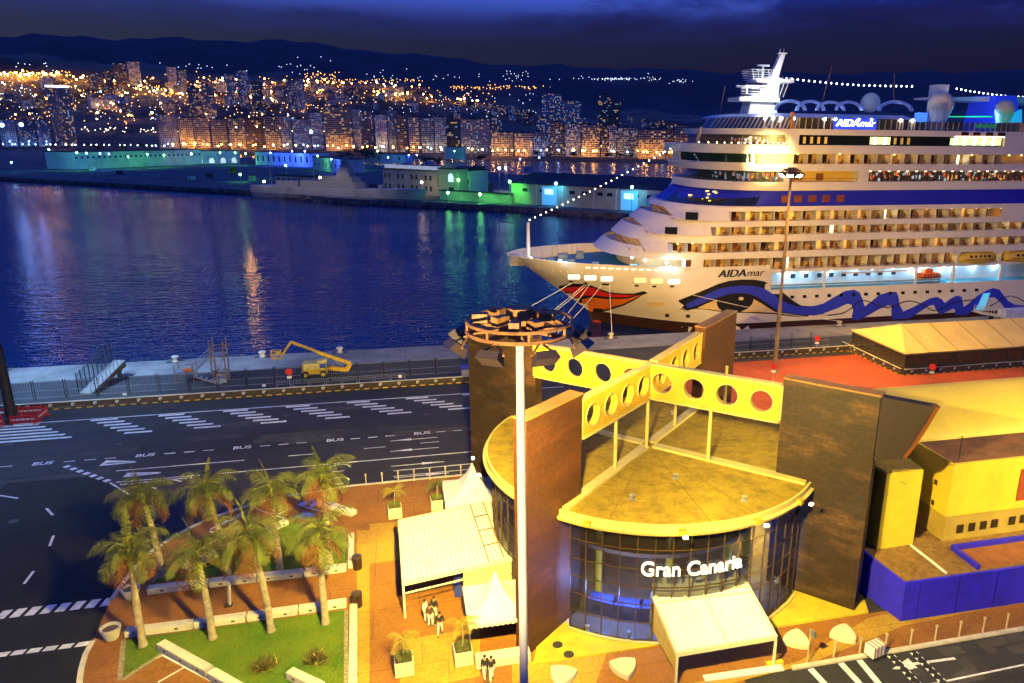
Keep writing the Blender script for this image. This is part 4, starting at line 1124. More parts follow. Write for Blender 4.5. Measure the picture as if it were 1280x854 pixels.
# foredeck
mb = MB(); n = 26
for k in range(n+1):
    x = 20.4+(50-20.4)*k/n; h_ = half(x,8.9)-.5; mb.v += [(x,SY-max(h_,.2),8.75),(x,SY+max(h_,.2),8.75)]
for k in range(n): mb.f.append((2*k,2*k+2,2*k+3,2*k+1))
mb.build('foredeck', MT['deckblue'], SH)
mb = MB()
for sg in (1,-1):
    for k in range(26):                                              # inside of the bulwark with its ribs
        x = 20.6+k*1.1; zt = sheer(x)
        h_ = half(x,9.0)-.12; mb.obox((x,SY+sg*(h_-.25),(8.75+zt)/2),(.12,.5,zt-8.8), rz=0)
mb.build_each('bulwark_rib', MT['shipw'], SH)
mb = MB()
for sg in (1,-1):
    pts = [(19.0+ (50-19)*k/24, 0, 0) for k in range(25)]
    pts = [(x, SY+sg*(half(x,sheer(x))), sheer(x)+.03) for x,_,_ in pts]; mb.tube(pts,.13,6)
mb.build('bulwark_cap', MT['shipw'], SH)
mb = MB()
for sg in (1,-1):
    for k in range(24):
        x = 19.4+(50-19.4)*k/24; x2 = 19.4+(50-19.4)*(k+1)/24
        a=(x,SY+sg*(half(x,8.8)-.14),8.76); b=(x2,SY+sg*(half(x2,8.8)-.14),8.76); c=(x2,SY+sg*(half(x2,sheer(x2))-.14),sheer(x2)); d_=(x,SY+sg*(half(x,sheer(x))-.14),sheer(x)); mb.add([a,b,c,d_],[(0,1,2,3)])
mb.build('bulwark_inside', MT['shipw'], SH)
mb = MB()
for x, y, s in ((30,131,1.1),(30,137,1.1),(34,128,.8),(34,140,.8),(27,134,.7),(40,124,.9)):
    mb.obox((x,y,9.1),(2.0*s,1.0*s,.7)); mb.tube([(x-.8*s,y,9.7),(x+.8*s,y,9.7)],.5*s,10)
mb.build('winch', M('blue_grey_winch',(.2,.3,.36),.5), SH, smooth=True)
MB().prism(outl(41.5,12,HB-3.5,52), 8.76, 11.5).build('foredeck_house', M('pale_cyan_wall',(.4,.6,.68),.5), SH)
MB().box(49.5,50.0,SN+.1,SN+3,9.0,11.5).build('side_wall', MT['shipw'], SH)
mb = MB()
p = yp(664,322,SY); mb.tube([(22.9,SY,8.8),(22.9,SY,12),(22.9,SY,16.6)],lambda t:.42-.14*t,10); mb.obox((22.9,SY,13.6),(.5,.5,.5)); mb.build('bow_mast', MT['shipw'], SH, smooth=True)
mb = MB(); LAMPS_FORE = []
for px, py, Y in ((664,323,SY-3),(700,326,124),(767,314,130.5),(790,322,125),(806,325.5,122.5),(833,329,119.6),(838,334.5,SN-.3)):
    q = yp(px,py,Y); mb.ball(tuple(q),.2,8,6); LAMPS_FORE.append(q)
mb.build('deck_lamp', E('cold_white_deck_lamp',(.75,.9,1),30), SH)
# promenade opening with boats
MT['promw'] = M('pale_blue_promenade_wall', (.55,.62,.68), .5, .06)
MB().box(63.5,XL,SN+3.4,SN+3.6,ZTOP-.1,8.8).build('promenade_wall', MT['promw'], SH)
MB().box(63.5,XL,SN+.1,SN+3.4,ZTOP-.15,ZTOP-.02).build('promenade_deck', MT['deckblue'], SH)
MB().box(63.35,63.9,SN+.0,SN+3.4,ZTOP-.1,9.3).build('side_wall', MT['shipw'], SH)
mb = MB(); mb.box(64,99,SN+.05,SN+.11,6.62,6.7); mb.box(64,99,SN+.05,SN+.11,6.2,6.24); mb.build('promenade_rail', MT['shipw'], SH)
MB().box(64,99,SN+.15,SN+.17,ZTOP,6.6).build('rail_glass', glassmat('pale_green_rail_glass',(.2,.4,.35),.6), SH)
mb = MB(); mb2 = MB(); PROM = []
for px in (1003,1020,1037,1052,1068,1083,1099,1114,1131): x = X(px,346); mb.box(x-.45,x+.45,SN+3.3,SN+3.42,7.0,7.8)
mb.build_each('promenade_window', MT['navy'], SH)
for px in (993,999,1018,1049,1080,1100,1126,1150,1168,1190,1205,1230,1258): x = X(px,346); mb2.ball((x,SN+2.6,8.35),.17,8,6); PROM.append(x)
mb2.build('promenade_lamp', E('cold_white_promenade_lamp',(.7,.88,1),26), SH)
mb = MB()
for px in (1032,1146,1193,1252): x = X(px,340); mb.box(x-.22,x+.22,SN+.05,SN+.5,ZTOP,8.8)
mb.build_each('promenade_post', MT['shipw'], SH)
mb = MB(); mb.box(X(1060),X(1142),SN+.6,SN+.9,8.05,8.3); mb.box(X(1075),X(1125),SN+.6,SN+.9,8.5,8.6); mb.build('davit_beam', M('pinkish_davit_paint',(.6,.4,.3),.5), SH)
# orange rescue boat
def boat(name, x0, x1, zc, h, w, yc, mat, topm, label=None):
    mb = MB(); n = 14; m = 12; L = x1-x0
    for i in range(n+1):
        t = i/n; s = max(.12, sin(pi*min(max(t*.86+.07,0),1))**.5)
        for k in range(m):
            a = 2*pi*k/m; yy = w/2*s*cos(a); zz = h/2*sin(a)*(s if sin(a) < 0 else .75+.25*s)
            mb.v.append((x0+L*t, yc+yy, zc+zz))
    for i in range(n):
        for k in range(m): mb.f.append((i*m+k,i*m+(k+1)%m,(i+1)*m+(k+1)%m,(i+1)*m+k))
    mb.f += [tuple(range(m-1,-1,-1)), tuple(n*m+k for k in range(m))]
    o = mb.build(name, mat, SH, smooth='all')
    c = MB().box(x0+L*.12,x1-L*.12,yc-w*.5-.03,yc-w*.5+.1,zc-.12,zc+.06).build('fender_strip', topm, o)
    c = MB()
    for k in range(5): q = x0+L*(.25+.12*k); c.box(q,q+L*.05,yc-w*.47-.02,yc-w*.4,zc+h*.14,zc+h*.3)
    c.build('boat_window', MT['navy'], o)
    if label: o['label'] = label
    return o
boat('rescue_boat', X(1149,350), X(1180,350), 6.9, 1.5, 2.0, SN+1.3, MT['orange'], MT['navy'], 'orange rescue boat')
MB().box(X(1166),X(1176),SN+.9,SN+1.9,7.5,8.3).build('rescue_boat_cabin', MT['orange'], SH)
MT['lifey'] = M('yellow_lifeboat_paint', (.72,.5,.06), .5, .1, 1, stain=.2)
for xa, xb in ((X(1199,325),X(1245,325)),(X(1256,325),X(1305,325))):
    boat('lifeboat', xa, xb, 10.1, 2.5, 3.0, SN+.9, MT['lifey'], M('grey_rubbing_strake',(.3,.22,.05),.6), 'yellow covered lifeboat hanging above the promenade')
mb = MB()
for px in (1196,1249): x = X(px,330); mb.box(x-.18,x+.18,SN-.1,SN+1.5,8.8,11.5); mb.box(x-1.6,x+.4,SN-.15,SN+.2,11.1,11.45)
mb.build('davit', MT['shipw'], SH)
# boarding tower, cyan door panel
b0 = X(1226,375); MB().add([yp(1220,387,SN-.2),yp(1229,367,SN-.2),yp(1238,366,SN-.2),yp(1230,387,SN-.2),yp(1220,387,SN-.26),yp(1229,367,SN-.26),yp(1238,366,SN-.26),yp(1230,387,SN-.26)],[(0,1,2,3),(7,6,5,4),(0,4,5,1),(1,5,6,2),(2,6,7,3),(3,7,4,0)]).build('shell_door', E('cyan_lit_door',(.1,.6,.9),.5,(.2,.6,.8)), SH)
# ------------------------------------------------ top hamper
mt = MB()
base = yp(948,135,SY)
mt.prism([(base.x-3,SY-2),(base.x+3.2,SY-2),(base.x+3.2,SY+2),(base.x-3,SY+2)], 35.9, 39.3, [(base.x-2.2,SY-1.6),(base.x+1.6,SY-1.6),(base.x+1.6,SY+1.6),(base.x-2.2,SY+1.6)])
mt.build('mast_base', MT['shipw'], SH)
pl = MB(); q = yp(930,129,SY)
pl.prism([(q.x-2.2,SY-2.5),(q.x+6,SY-2.5),(q.x+6,SY+2.5),(q.x-2.2,SY+2.5)],38.3,39.0); 
pl.prism([(yp(926,118,SY).x,SY-2),(yp(949,118,SY).x,SY-2),(yp(949,118,SY).x,SY+2),(yp(926,118,SY).x,SY+2)],40.9,41.15)
pl.prism([(yp(940,100,SY).x,SY-2.2),(yp(986,97,SY).x,SY-2.2),(yp(986,97,SY).x,SY+2.2),(yp(940,100,SY).x,SY+2.2)],yp(950,102,SY).z-.2,yp(950,100,SY).z+.1)
pl.build('mast_platform', MT['shipw'], SH)
m1a, m1b, m2 = yp(950,128,SY), yp(968,128,SY), yp(963,98,SY); m3 = yp(976,66,SY)
tw = MB()
def rk(a, wa, da, b, wb, db):
    A=[(a.x-wa,SY-da,a.z),(a.x+wa,SY-da,a.z),(a.x+wa,SY+da,a.z),(a.x-wa,SY+da,a.z)]; B=[(b.x-wb,SY-db,b.z),(b.x+wb,SY-db,b.z),(b.x+wb,SY+db,b.z),(b.x-wb,SY+db,b.z)]
    tw.add(A+B,[(3,2,1,0),(4,5,6,7),(0,1,5,4),(1,2,6,5),(2,3,7,6),(3,0,4,7)])
rk(yp(958,128,SY),1.7,1.2,yp(966,97,SY),1.1,.9); rk(yp(967,96,SY),.75,.6,yp(978,67,SY),.45,.4)
tw.build('radar_mast', MT['shipw'], SH)
rd = MB(); q = yp(954,82,SY); rd.obox((q.x,SY,q.z),(2.4,.4,.3)); rd.bar((q.x,SY,q.z),(q.x,SY,q.z-2.4),.25); q2 = yp(951,87.5,SY); rd.obox((q2.x,SY,q2.z),(1.6,.3,.25))
q = yp(934,110.5,SY); rd.obox((q.x,SY,q.z+.3),(4.4,.5,.35)); rd.bar((q.x,SY,q.z+.3),(q.x,SY,q.z-1.0),.25)
q = yp(978,62,SY); rd.bar((q.x-.5,SY,q.z),(q.x-.5,SY,q.z-1),.1); rd.bar((q.x+.3,SY,q.z+.3),(q.x+.3,SY,q.z-1),.1); rd.obox((q.x,SY,q.z-.7),(1.4,1.2,.2))
rd.build('radar_scanner', MT['shipw'], SH)
rl = MB(); xl, xr = yp(936,90,SY).x, yp(962,90,SY).x; zb_, zt_ = yp(938,100,SY).z, yp(936,88,SY).z
for k in range(5):
    z = zb_+(zt_-zb_)*k/4; e_ = .5*k/4
    for y in (SY-2.2,SY+2.2): rl.bar((xl-e_,y,z),(xr,y,z),.08)
    rl.bar((xl-e_,SY-2.2,z),(xl-e_,SY+2.2,z),.08)
for k in range(5):
    for y in (SY-2.2,): x = xl+(xr-xl)*k/4; rl.bar((x,y,zb_),(x-.3,y,zt_),.07)
for k in range(4):
    z = 39.1+k*.45; rl.bar((q.x-9,SY-2.5,z),(q.x-3,SY-2.5,z),.06)
for k in range(3): rl.bar((yp(985-k*5,97,SY).x,SY-1,yp(985,97,SY).z),(yp(975-k*5,128,SY).x,SY-1,39.2),.1)
rl.build('mast_railing', MT['shipw'], SH)
# arches
ar = MB(); 
for cx_, w_, h_, cyp in ((987.5,20,12.5,138),(1013,18,12,138),(1038,18,11,138),(1061,17,11,138),(1119,22,12.5,139)):
    for dz, rr in ((0,.16),(1,.1)):
        pts = []
        for k in range(17):
            a = pi*k/16; f_ = 1-dz*.16; q = yp(cx_+w_*f_*cos(a), cyp-h_*f_*sin(a), SY-4); pts.append(q)
        ar.tube(pts, rr, 5)
        if dz == 0: o1 = pts
        else:
            for k in range(16): ar.bar(o1[k],pts[k],.11); ar.bar(o1[k],pts[min(k+1,16)],.1)
ar.build('deck_arch', M('pale_blue_arch_paint',(.55,.65,.85),.5), SH)
# domes
for px, py, r, lab in ((1176,131,15.2,0),(1256,137,11.8,1),(1088,128.5,12,2)):
    Yd = SY-6 if lab < 2 else SY+2
    c = yp(px,py,Yd); rr = r*.1555
    mb = MB(); mb.ball(tuple(c), rr, 20, 14)
    o = mb.build('radome', M('cream_radome',(.72,.62,.42),.4,.05) if lab < 2 else M('grey_green_radome',(.32,.36,.38),.5,.05), SH, smooth='all')
    if lab < 2: MB().lathe((c.x,c.y,33.4),[(1.3,0),(1.15,c.z-33.4-rr*1.5),(rr*.9,c.z-33.4-rr*.45)],16).build('radome_pedestal', MT['shipw'], SH, smooth=True)
# funnel with wings
fa = [yp(x,y,SY+3) for x, y in ((1216,152),(1248,152),(1246,121),(1222,121))]
f0, f1, f2, f3 = fa
fn = MB(); zt = f2.z; 
fn.add([(f0.x,SY-3,33.5),(f1.x+1,SY-3,33.5),(f1.x+1,SY+6,33.5),(f0.x,SY+6,33.5),(f3.x,SY-2,zt),(f2.x,SY-2,zt),(f2.x,SY+5,zt),(f3.x,SY+5,zt)],[(3,2,1,0),(4,5,6,7),(0,1,5,4),(1,2,6,5),(2,3,7,6),(3,0,4,7)])
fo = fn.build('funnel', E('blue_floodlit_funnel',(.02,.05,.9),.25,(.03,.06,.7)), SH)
dk = [(f1.x+.6,33.6),(f1.x-3.3,33.6)]+[(f1.x+.6-3.9*cos(a*.2),33.6+4.4*sin(a*.2)) for a in range(1,8)]
mb = MB(); mb.add([(x,SY-3.06+ (z-33.5)/(zt-33.5)*1.0,z) for x,z in dk+[(f1.x+.3,38)]],[tuple(range(len(dk)+1))]); mb.build('funnel_disc', E('cyan_funnel_disc',(.02,.5,.9),.4,(.05,.5,.8)), fo)
wg = MB(); wa = yp(1150,124,SY+3); wb = yp(1300,126,SY+3)
wg.add([(wa.x,SY,wa.z-.1),(wb.x,SY-1,wb.z-.9),(wb.x,SY+8,wb.z-.9),(wa.x,SY+5,wa.z-.1),(wa.x,SY,wa.z+.25),(wb.x,SY-1,wb.z+.7),(wb.x,SY+8,wb.z+.7),(wa.x,SY+5,wa.z+.25)],[(3,2,1,0),(4,5,6,7),(0,1,5,4),(1,2,6,5),(2,3,7,6),(3,0,4,7)])
wg.build('funnel_wing', M('pale_wing_paint',(.7,.55,.55),.5), SH)
ch = yp(1175,118,SY+6); MB().prism([(ch.x-1.2,SY+5),(ch.x+1.2,SY+5),(ch.x+1.2,SY+8),(ch.x-1.2,SY+8)],34,yp(1175,106,SY+6).z).build('exhaust_stack', MT['shipw'], SH)
gr = MB(); ga = yp(1180,146,SY-2); gb = yp(1262,146,SY-2); gr.bar(ga,gb,.25); 
gr.prism([(yp(1262,158,SN+3).x,SN+3),(140,SN+3),(140,SN+12),(yp(1262,158,SN+3).x,SN+12)],34.2,34.9); gr.build('green_lit_slide', E('green_lit_slide_tube',(.02,.7,.2),.55), SH)
bq = yp(1151,147,SN+2); MB().obox((bq.x,SN+2,bq.z),(1.5,1.5,1.6)).build('blue_lit_box', E('blue_lit_panel',(.05,.2,1),1.0), SH)
mb = MB(); q = yp(990,152,SN+.3); mb.tube([(q.x,q.y,33.4),(q.x,q.y,36.1)],.35,8); mb.build('deck_post', M('orange_brown_post',(.4,.14,.03),.6), SH)
# whip aerials and dressing lights
mb = MB()
for a, b in (((1040,82),(1028,126)),((1118,92),(1117,128)),((906,108),(900,142))): mb.bar(yp(*a,SY),yp(*b,SY),.09)
mb.build_each('whip_aerial', MT['door_brown'], SH)
def lights_on_wire(pts, n, r, name, mat, sag=.4):
    mb = MB(); wb_ = MB(); P = [Vector(p) for p in pts]
    for k in range(n): mb.ball(tuple(P[0].lerp(P[1],k/(n-1))+Vector((0,0,-sag*sin(pi*k/(n-1))))), r, 6, 4)
    o = mb.build(name, mat, SH); o['label'] = 'string of small white lamps'
    wb_.tube([P[0].lerp(P[1],k/20)+Vector((0,0,-sag*sin(pi*k/20))) for k in range(21)], .035, 4); wb_.build('wire', MT['navy'], o)
WL = E('white_string_lamp',(.85,.92,1),13)
lights_on_wire([yp(983,98,SY),yp(1140,108,SY)], 24, .15, 'string_lamps', WL)
lights_on_wire([yp(1196,111,SY+3),yp(1300,122,SY+3)], 20, .15, 'string_lamps', WL)
lights_on_wire([yp(662,275,SY),yp(838,186,SY)], 27, .11, 'string_lamps', E('warm_string_lamp',(1,.93,.7),11))
# ================================================================ street furniture, tents, people, plants
PZ = .10
# ---------------- floodlight masts
MT['mastw'] = M('pale_mast_paint', (.74,.70,.58), .5, .06, .3, stain=.15, stain_scale=.5)
MT['brownpole'] = M('brown_mast_paint', (.30,.19,.10), .55, .12, .4, stain=.2)
MT['rust'] = M('orange_brown_mast_steel', (.42,.20,.06), .55, .3, 2.5, stain=.4, stain_scale=1.5)
MT['lampface'] = E('sodium_lamp_face', (1,.62,.18), 30)
MT['lampface_cold'] = E('cold_lamp_face', (.6,.8,1), 30)
MT['lampface_hot'] = E('bright_sodium_lamp_face', (1,.72,.3), 160)
MT['housing'] = M('dark_lamp_housing', (.07,.05,.04), .45, .2)
SOD = (1.0,.70,.30)
def floodmast(name, label, x, y, h, ringr, n, r0, r1, cold=False, scale=1.0, aim=None, lightsource=None, pole='mastw', tilt=.9, size=.62, face='lampface'):
    t = thing(name, label, 'floodlight mast', (x,y,0))
    mb = MB(); mb.tube([(x,y,0),(x,y,h*.35),(x,y,h*.35+.02),(x,y,h)], lambda u: r0+(r1-r0)*u, 16); mb.lathe((x,y,0),[(r0*2,0),(r0*2,.08),(r0*1.3,.1),(r0*1.3,.5),(r0,.55)],16)
    po = mb.build('pole', MT[pole], t, smooth=True)
    mb = MB(); mb.tube([(x,y,h*.26-.08),(x,y,h*.26+.0)], r0*1.12, 16); mb.build('pole_joint', MT['housing'], po)
    cr = MB()
    ptsr = [(x+ringr*.8*cos(2*pi*k/24), y+ringr*.8*sin(2*pi*k/24), h-.15) for k in range(25)]
    cr.tube(ptsr,.06,6); cr.tube([(px,py,pz+.28) for px,py,pz in ptsr],.05,6)
    for k in range(8):
        a = k*pi/4; cr.bar((x,y,h-.1),(x+ringr*.8*cos(a),y+ringr*.8*sin(a),h-.15),.1,.12); cr.bar((x+ringr*.8*cos(a),y+ringr*.8*sin(a),h-.15),(x+ringr*.8*cos(a),y+ringr*.8*sin(a),h+.13),.06)
    cr.prism([(x+r1*3.0*cos(k*pi/4+.3),y+r1*3.0*sin(k*pi/4+.3)) for k in range(8)], h-.35, h+.5)
    rr = random.Random(3)
    for k in range(9):
        a = k*.7+.2; cr.obox((x+ringr*(.35+.3*rr.random())*cos(a),y+ringr*(.35+.3*rr.random())*sin(a),h+.1+.2*rr.random()),(.42,.28,.24),rz=a)
    cr.build('crown_ring', MT['rust'], t)
    for k in range(n):
        a = 2*pi*k/n+.2; c = Vector((x+ringr*cos(a), y+ringr*sin(a), h-.30-.09*ringr))
        R = Matrix.Rotation(a,3,'Z') @ Matrix.Rotation(tilt,3,'Y')        # lamp looks outward and down
        mb = MB(); s = size
        f = [(-.25,-.5,-.36),(-.25,.5,-.36),(-.25,.5,.36),(-.25,-.5,.36)]; b_ = [(.22,-.62,-.48),(.22,.62,-.48),(.22,.62,.48),(.22,-.62,.48)]
        V8 = [c+R@(Vector(q)*s) for q in f+b_]
        mb.add(V8,[(0,1,2,3),(0,4,5,1),(1,5,6,2),(2,6,7,3),(3,7,4,0)])
        lamp = mb.build('floodlight', MT['housing'], t)
        V4 = [c+R@(Vector((.2,q[1]*.94,q[2]*.94))*s) for q in b_]
        MB().add(V4,[(0,1,2,3)]).build('lamp_glass', MT['lampface_cold' if cold else face] if lightsource is None or k in lightsource else MT['housing'], lamp)
        mb = MB(); mb.bar(tuple(c+R@Vector((-.1,-.66*s,0))),(x+ringr*.8*cos(a),y+ringr*.8*sin(a),h-.15),.05); mb.bar(tuple(c+R@Vector((-.1,.66*s,0))),(x+ringr*.8*cos(a),y+ringr*.8*sin(a),h-.15),.05)
        mb.build('lamp_yoke', MT['rust'], lamp)
    return t
_h = yp(650,424,20.0); MX, MY, MH = _h.x, 20.0, _h.z+.42
floodmast('floodlight_mast','tall pale floodlight mast with crowded lamp ring standing before the round terminal', MX, MY, MH, 1.85, 8, .2, .125, lightsource=(0,1,2,3), size=.54)
BXm, BYm, BHm = -9.0, -3.0, 25.0  # added mast out of view, there to light the middle mast
floodmast('floodlight_mast','added floodlight mast out of view beside the viewpoint, lighting the middle mast', BXm, BYm, BHm, 1.42, 10, .2, .125)
RXm, RYm, RHm = 50.58, 90.59, 27.7
floodmast('floodlight_mast','slender floodlight mast on the red yard, its lit lamps shining onto the ship', RXm, RYm, RHm, 1.5, 8, .32, .16, pole='brownpole', face='lampface_hot')
EXm, EYm, EHm = 84.0, 14.0, 25.0  # added mast outside the frame, there to light the hall
floodmast('floodlight_mast','added floodlight mast out of view, lighting the hall roof from the lower road', EXm, EYm, EHm, 1.42, 8, .2, .125)
LXm, LYm, LHm = -43.69, 91.47, 26.0
floodmast('floodlight_mast','dark steel mast inside red and white barriers by the road', LXm, LYm, LHm, 1.8, 8, .55, .3, cold=True, pole='darksteel')
# ---------------- barriers round the dark mast
MT['redb'] = M('red_barrier_plastic', (.62,.03,.03), .4, .1)
t0 = None
for k, (dx, dy, rz) in enumerate(((1.6,-1.2,0),(-1.6,-1.2,0),(2.9,.3,pi/2),(1.2,1.7,0),(-2.2,1.7,0))):
    if t0 is None:
        t0 = thing('safety_barrier','red and white plastic barrier standing around the dark mast','barrier',(0,0,0),0,'barriers around the dark mast')
        r_ = MB(); w_ = MB()
        r_.box(-1.3,1.3,-.05,.05,.85,1.05); r_.box(-1.3,1.3,-.05,.05,.18,.36); w_.box(-1.25,1.25,-.04,.04,.5,.68)
        for i in range(6): r_.box(-1.3+i*.5,-1.2+i*.5,-.045,.045,.36,.85)
        for x in (-1.1,1.1): r_.box(x-.08,x+.08,-.35,.35,0,.1); r_.box(x-.05,x+.05,-.05,.05,.1,1.25)
        r_.build('red_frame', MT['redb'], t0); w_.build('white_board', MT['white'], t0)
        t0.location = (LXm+dx,LYm+dy,0); t0.rotation_euler.z = rz
    else: dup(t0,(LXm+dx,LYm+dy,0),rz)
# ---------------- concrete barriers
MT['jersey'] = M('dark_barrier_concrete', (.06,.042,.028), .85, .25, 1.5, stain=.3)
MT['jcap'] = M('white_barrier_cap', (.66,.6,.45), .7, .1)
j0 = thing('concrete_barrier','dark concrete barrier with white cap and round badge in the row before the fence','barrier',(0,0,0),0,'concrete barriers along the quay road')
L_ = 2.36
pr = [(-.30,0),(.30,0),(.30,.16),(.14,.34),(.10,.78),(-.10,.78),(-.14,.34),(-.30,.16)]
mb = MB(); mb.v = [(x,y,z) for x in (-L_/2+.02,L_/2-.02) for y,z in pr]; k = len(pr)
mb.f = [tuple(range(k)),tuple(range(2*k-1,k-1,-1))]+[((i+1)%k,i,i+k,(i+1)%k+k) for i in range(k)]
mb.build('block', MT['jersey'], j0)
MB().box(-L_/2+.02,L_/2-.02,-.13,.13,.782,.84).build('cap', MT['jcap'], j0)
mb = MB(); 
mb.tube([(.2*cos(a*.55)*.9,-.18+.0*a,.5+.16*sin(a*.55)) for a in range(10)],.035,5)
mb.obox((.02,-.19,.5),(.26,.03,.05),rz=0); mb.build('round_badge', MT['white'], j0)
mb = MB(); mb.box(-.9,-.3,-.315,-.3,0.0,.12); mb.box(.3,.9,-.315,-.3,0,.12); mb.build('reflector', M('yellow_reflector',(.6,.4,.05),.5), j0)
first = True
for k in range(28):
    x = -55.3+k*L_
    if x > 9.4: break
    if first: j0.location = (x,95.0,0); first = False
    else: dup(j0,(x,95.0,0),0)
for k in range(13):
    x = 44+k*L_; dup(j0,(x,98.2,0),0,'dark concrete barrier with white cap and round badge behind the red yard','concrete barriers behind the red yard') if x < 70 else None
ma, mbp = Vector((67.6,100.5)), Vector((67.6,85.9))
for k in range(6):
    p = ma+(mbp-ma)*((k+.5)/6); dup(j0,(p.x,p.y,0),-pi/2,'dark concrete road barrier with badge along the gable end of the long marquee','concrete barriers at the marquee gable')
for k in range(14): dup(j0,(69.0+k*L_,85.6,0),0,'dark concrete road barrier with badge along the long side of the marquee','concrete barriers along the marquee side')
# ---------------- fence panels behind the barriers
f0 = thing('wire_fence','tall wire fence bay between twin posts behind the concrete barriers','fence',(0,0,0),0,'wire fence panels along the quay')
mb = MB()
for x in (-1.72,-1.45): mb.tube([(x,0,0),(x,0,2.6)],.045,6)
mb.build('post', MT['darksteel'], f0)
mb = MB()
for z in (.35,1.2,2.3): mb.bar((-1.45,0,z),(1.72,0,z),.035)
for k in range(12): mb.bar((-1.4+k*.27,0,.1),(-1.4+k*.27,0,2.3),.014)
mb.build('wire_mesh', MT['steel'], f0)
for k in range(19):
    x = -53+k*3.44
    if k == 0: f0.location = (x,98.6,0)
    else: dup(f0,(x,98.6,0),0)
for k in range(7): dup(f0,(43+k*3.44,100.6,0),0,'tall wire fence bay behind the red yard','wire fence panels behind the red yard')
# ---------------- quay bollards
b0 = thing('mooring_bollard','squat white topped mooring bollard on the quay edge','bollard',(0,0,0),0,'mooring bollards on the quay edge')
MB().lathe((0,0,.02),[(.5,0),(.5,.08),(.3,.14),(.26,.5),(.48,.62),(.5,.78),(.3,.9),(.05,.93)],14).build('bollard_head', M('pale_bollard_paint',(.6,.55,.4),.5), b0, smooth=True)
MB().box(-1.1,1.1,-.55,.55,.02,.06).build('base_plate', MT['darksteel'], b0)
bs = [(12,455),(225,443.5),(332,437),(425,437.5),(565,429),(763,419.5),(1048,404),(660,424)]
for i, (px, py) in enumerate(bs):
    c = g(px,py+3); 
    if i == 0: b0.location = (c.x,112.6,0)
    else: dup(b0,(c.x,112.6,0),0)
# ---------------- mooring lines
MT['rope'] = M('pale_mooring_rope', (.72,.68,.55), .8, .1)
def rope(a, b, lab, sag=.6, r=.06):
    a = Vector(a); b = Vector(b); mb = MB()
    mb.tube([a.lerp(b,k/14)+Vector((0,0,-sag*sin(pi*k/14))) for k in range(15)], r, 5)
    tag(mb.build('mooring_line', MT['rope']), lab, 'rope')
def hp(px, py): return onhull(px,py,.12) or yp(px,py,124)
rope(hp(716,352.5), (g(563,431).x,112.6,.75), 'longest pale mooring line, from the red lips to the farthest quay bollard')
for i, (a, bx, lab) in enumerate((((731,355),16.5,'pale mooring line of the close bow pair, upper one'),((734,355.5),17.2,'pale mooring line of the close bow pair, lower one'),((737,355.5),22.0,'pale mooring line slanting from the middle fairlead across the lips'),((752,356.5),23.2,'pale mooring line slanting from the third fairlead across the orange lip'))):
    rope(hp(*a), (bx,112.6,.7), lab, .4, .05)
rope(hp(762,355), (g(763,421).x,112.6,.8), 'nearly upright mooring line dropping to the quay bollard beside the orange lip', .05, .06)
rope(hp(830,372), (g(905,410).x,112.6,.7), 'thin mooring line running past the corner of the painted eye', .5, .045)
rope(hp(866,368.5), (g(1047,405).x,112.6,.8), 'mooring line crossing the painted eye to a quay bollard', .5, .06)
# ---------------- entrance canopies
MT['cfr'] = M('cream_canopy_frame', (.72,.66,.45), .45, .06)
def canopy(name, label, corners, zf, legs, ribs=0, extra=None):
    """corners: four (x,y,z) front-left, front-right, back-right, back-left"""
    P = [Vector(c) for c in corners]; t = thing(name, label, 'canopy', (P[0].x,P[0].y,PZ))
    mb = MB(); dz = Vector((0,0,.16)); mb.add([p for p in P]+[p+dz for p in P],[(3,2,1,0),(4,5,6,7),(0,1,5,4),(1,2,6,5),(2,3,7,6),(3,0,4,7)])
    ro = mb.build('roof_panel', MT['canvas'], t)
    fr = MB()
    for i in range(4): fr.bar(P[i]+Vector((0,0,.05)),P[(i+1)%4]+Vector((0,0,.05)),.18,.3)
    fr.bar((P[0]+P[1])/2+dz*1.3,(P[2]+P[3])/2+dz*1.3,.10,.08)
    if extra: 
        for a, b in extra: fr.bar(P[0].lerp(P[1],a[0]).lerp(P[3].lerp(P[2],a[0]),a[1])+dz*1.3, P[0].lerp(P[1],b[0]).lerp(P[3].lerp(P[2],b[0]),b[1])+dz*1.3,.10,.10)
    fr.build('frame', MT['cfr'], t)
    if ribs:
        rb_ = MB()
        for k in range(1,ribs): 
            u = k/ribs; rb_.bar(P[0].lerp(P[1],u)+dz*1.1,P[3].lerp(P[2],u)+dz*1.1,.06,.05)
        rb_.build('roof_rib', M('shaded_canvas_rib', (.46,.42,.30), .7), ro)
    for i in legs:
        p = P[i]; MB().box(p.x-.07,p.x+.07,p.y-.07,p.y+.07,PZ,p.z).build('leg', MT['cfr'], t)
    return t, P
c0 = g(846.5,818.5,2.25); c1 = g(969.8,797.7,2.25); c2 = g(932.7,731,3.5); c3 = g(815,743,3.5)
ct, cP = canopy('entrance_canopy','white sloping canopy on thin posts before the curved glass, under the white lettering',[(c0.x,c0.y,2.25),(c1.x,c1.y,2.25),(c2.x,c2.y,3.5),(c3.x,c3.y,3.5)],2.3,(0,1,2,3),0,[((0,.8),(1,.8)),((0,.92),(1,.92)),((.3,.8),(.3,.92))])
fl_ = MB(); a = cP[3]+Vector((0,0,.2)); b = cP[2]+Vector((0,0,.2)); fl_.add([a,b,b+Vector((-.2,.7,.5)),a+Vector((.2,.7,.5)),a-Vector((0,0,.06)),b-Vector((0,0,.06)),b+Vector((-.2,.7,.44)),a+Vector((.2,.7,.44))],[(0,1,2,3),(7,6,5,4),(0,4,5,1),(1,5,6,2),(2,6,7,3),(3,7,4,0)]); fl_.build('raised_flap', MT['canvas'], ct)
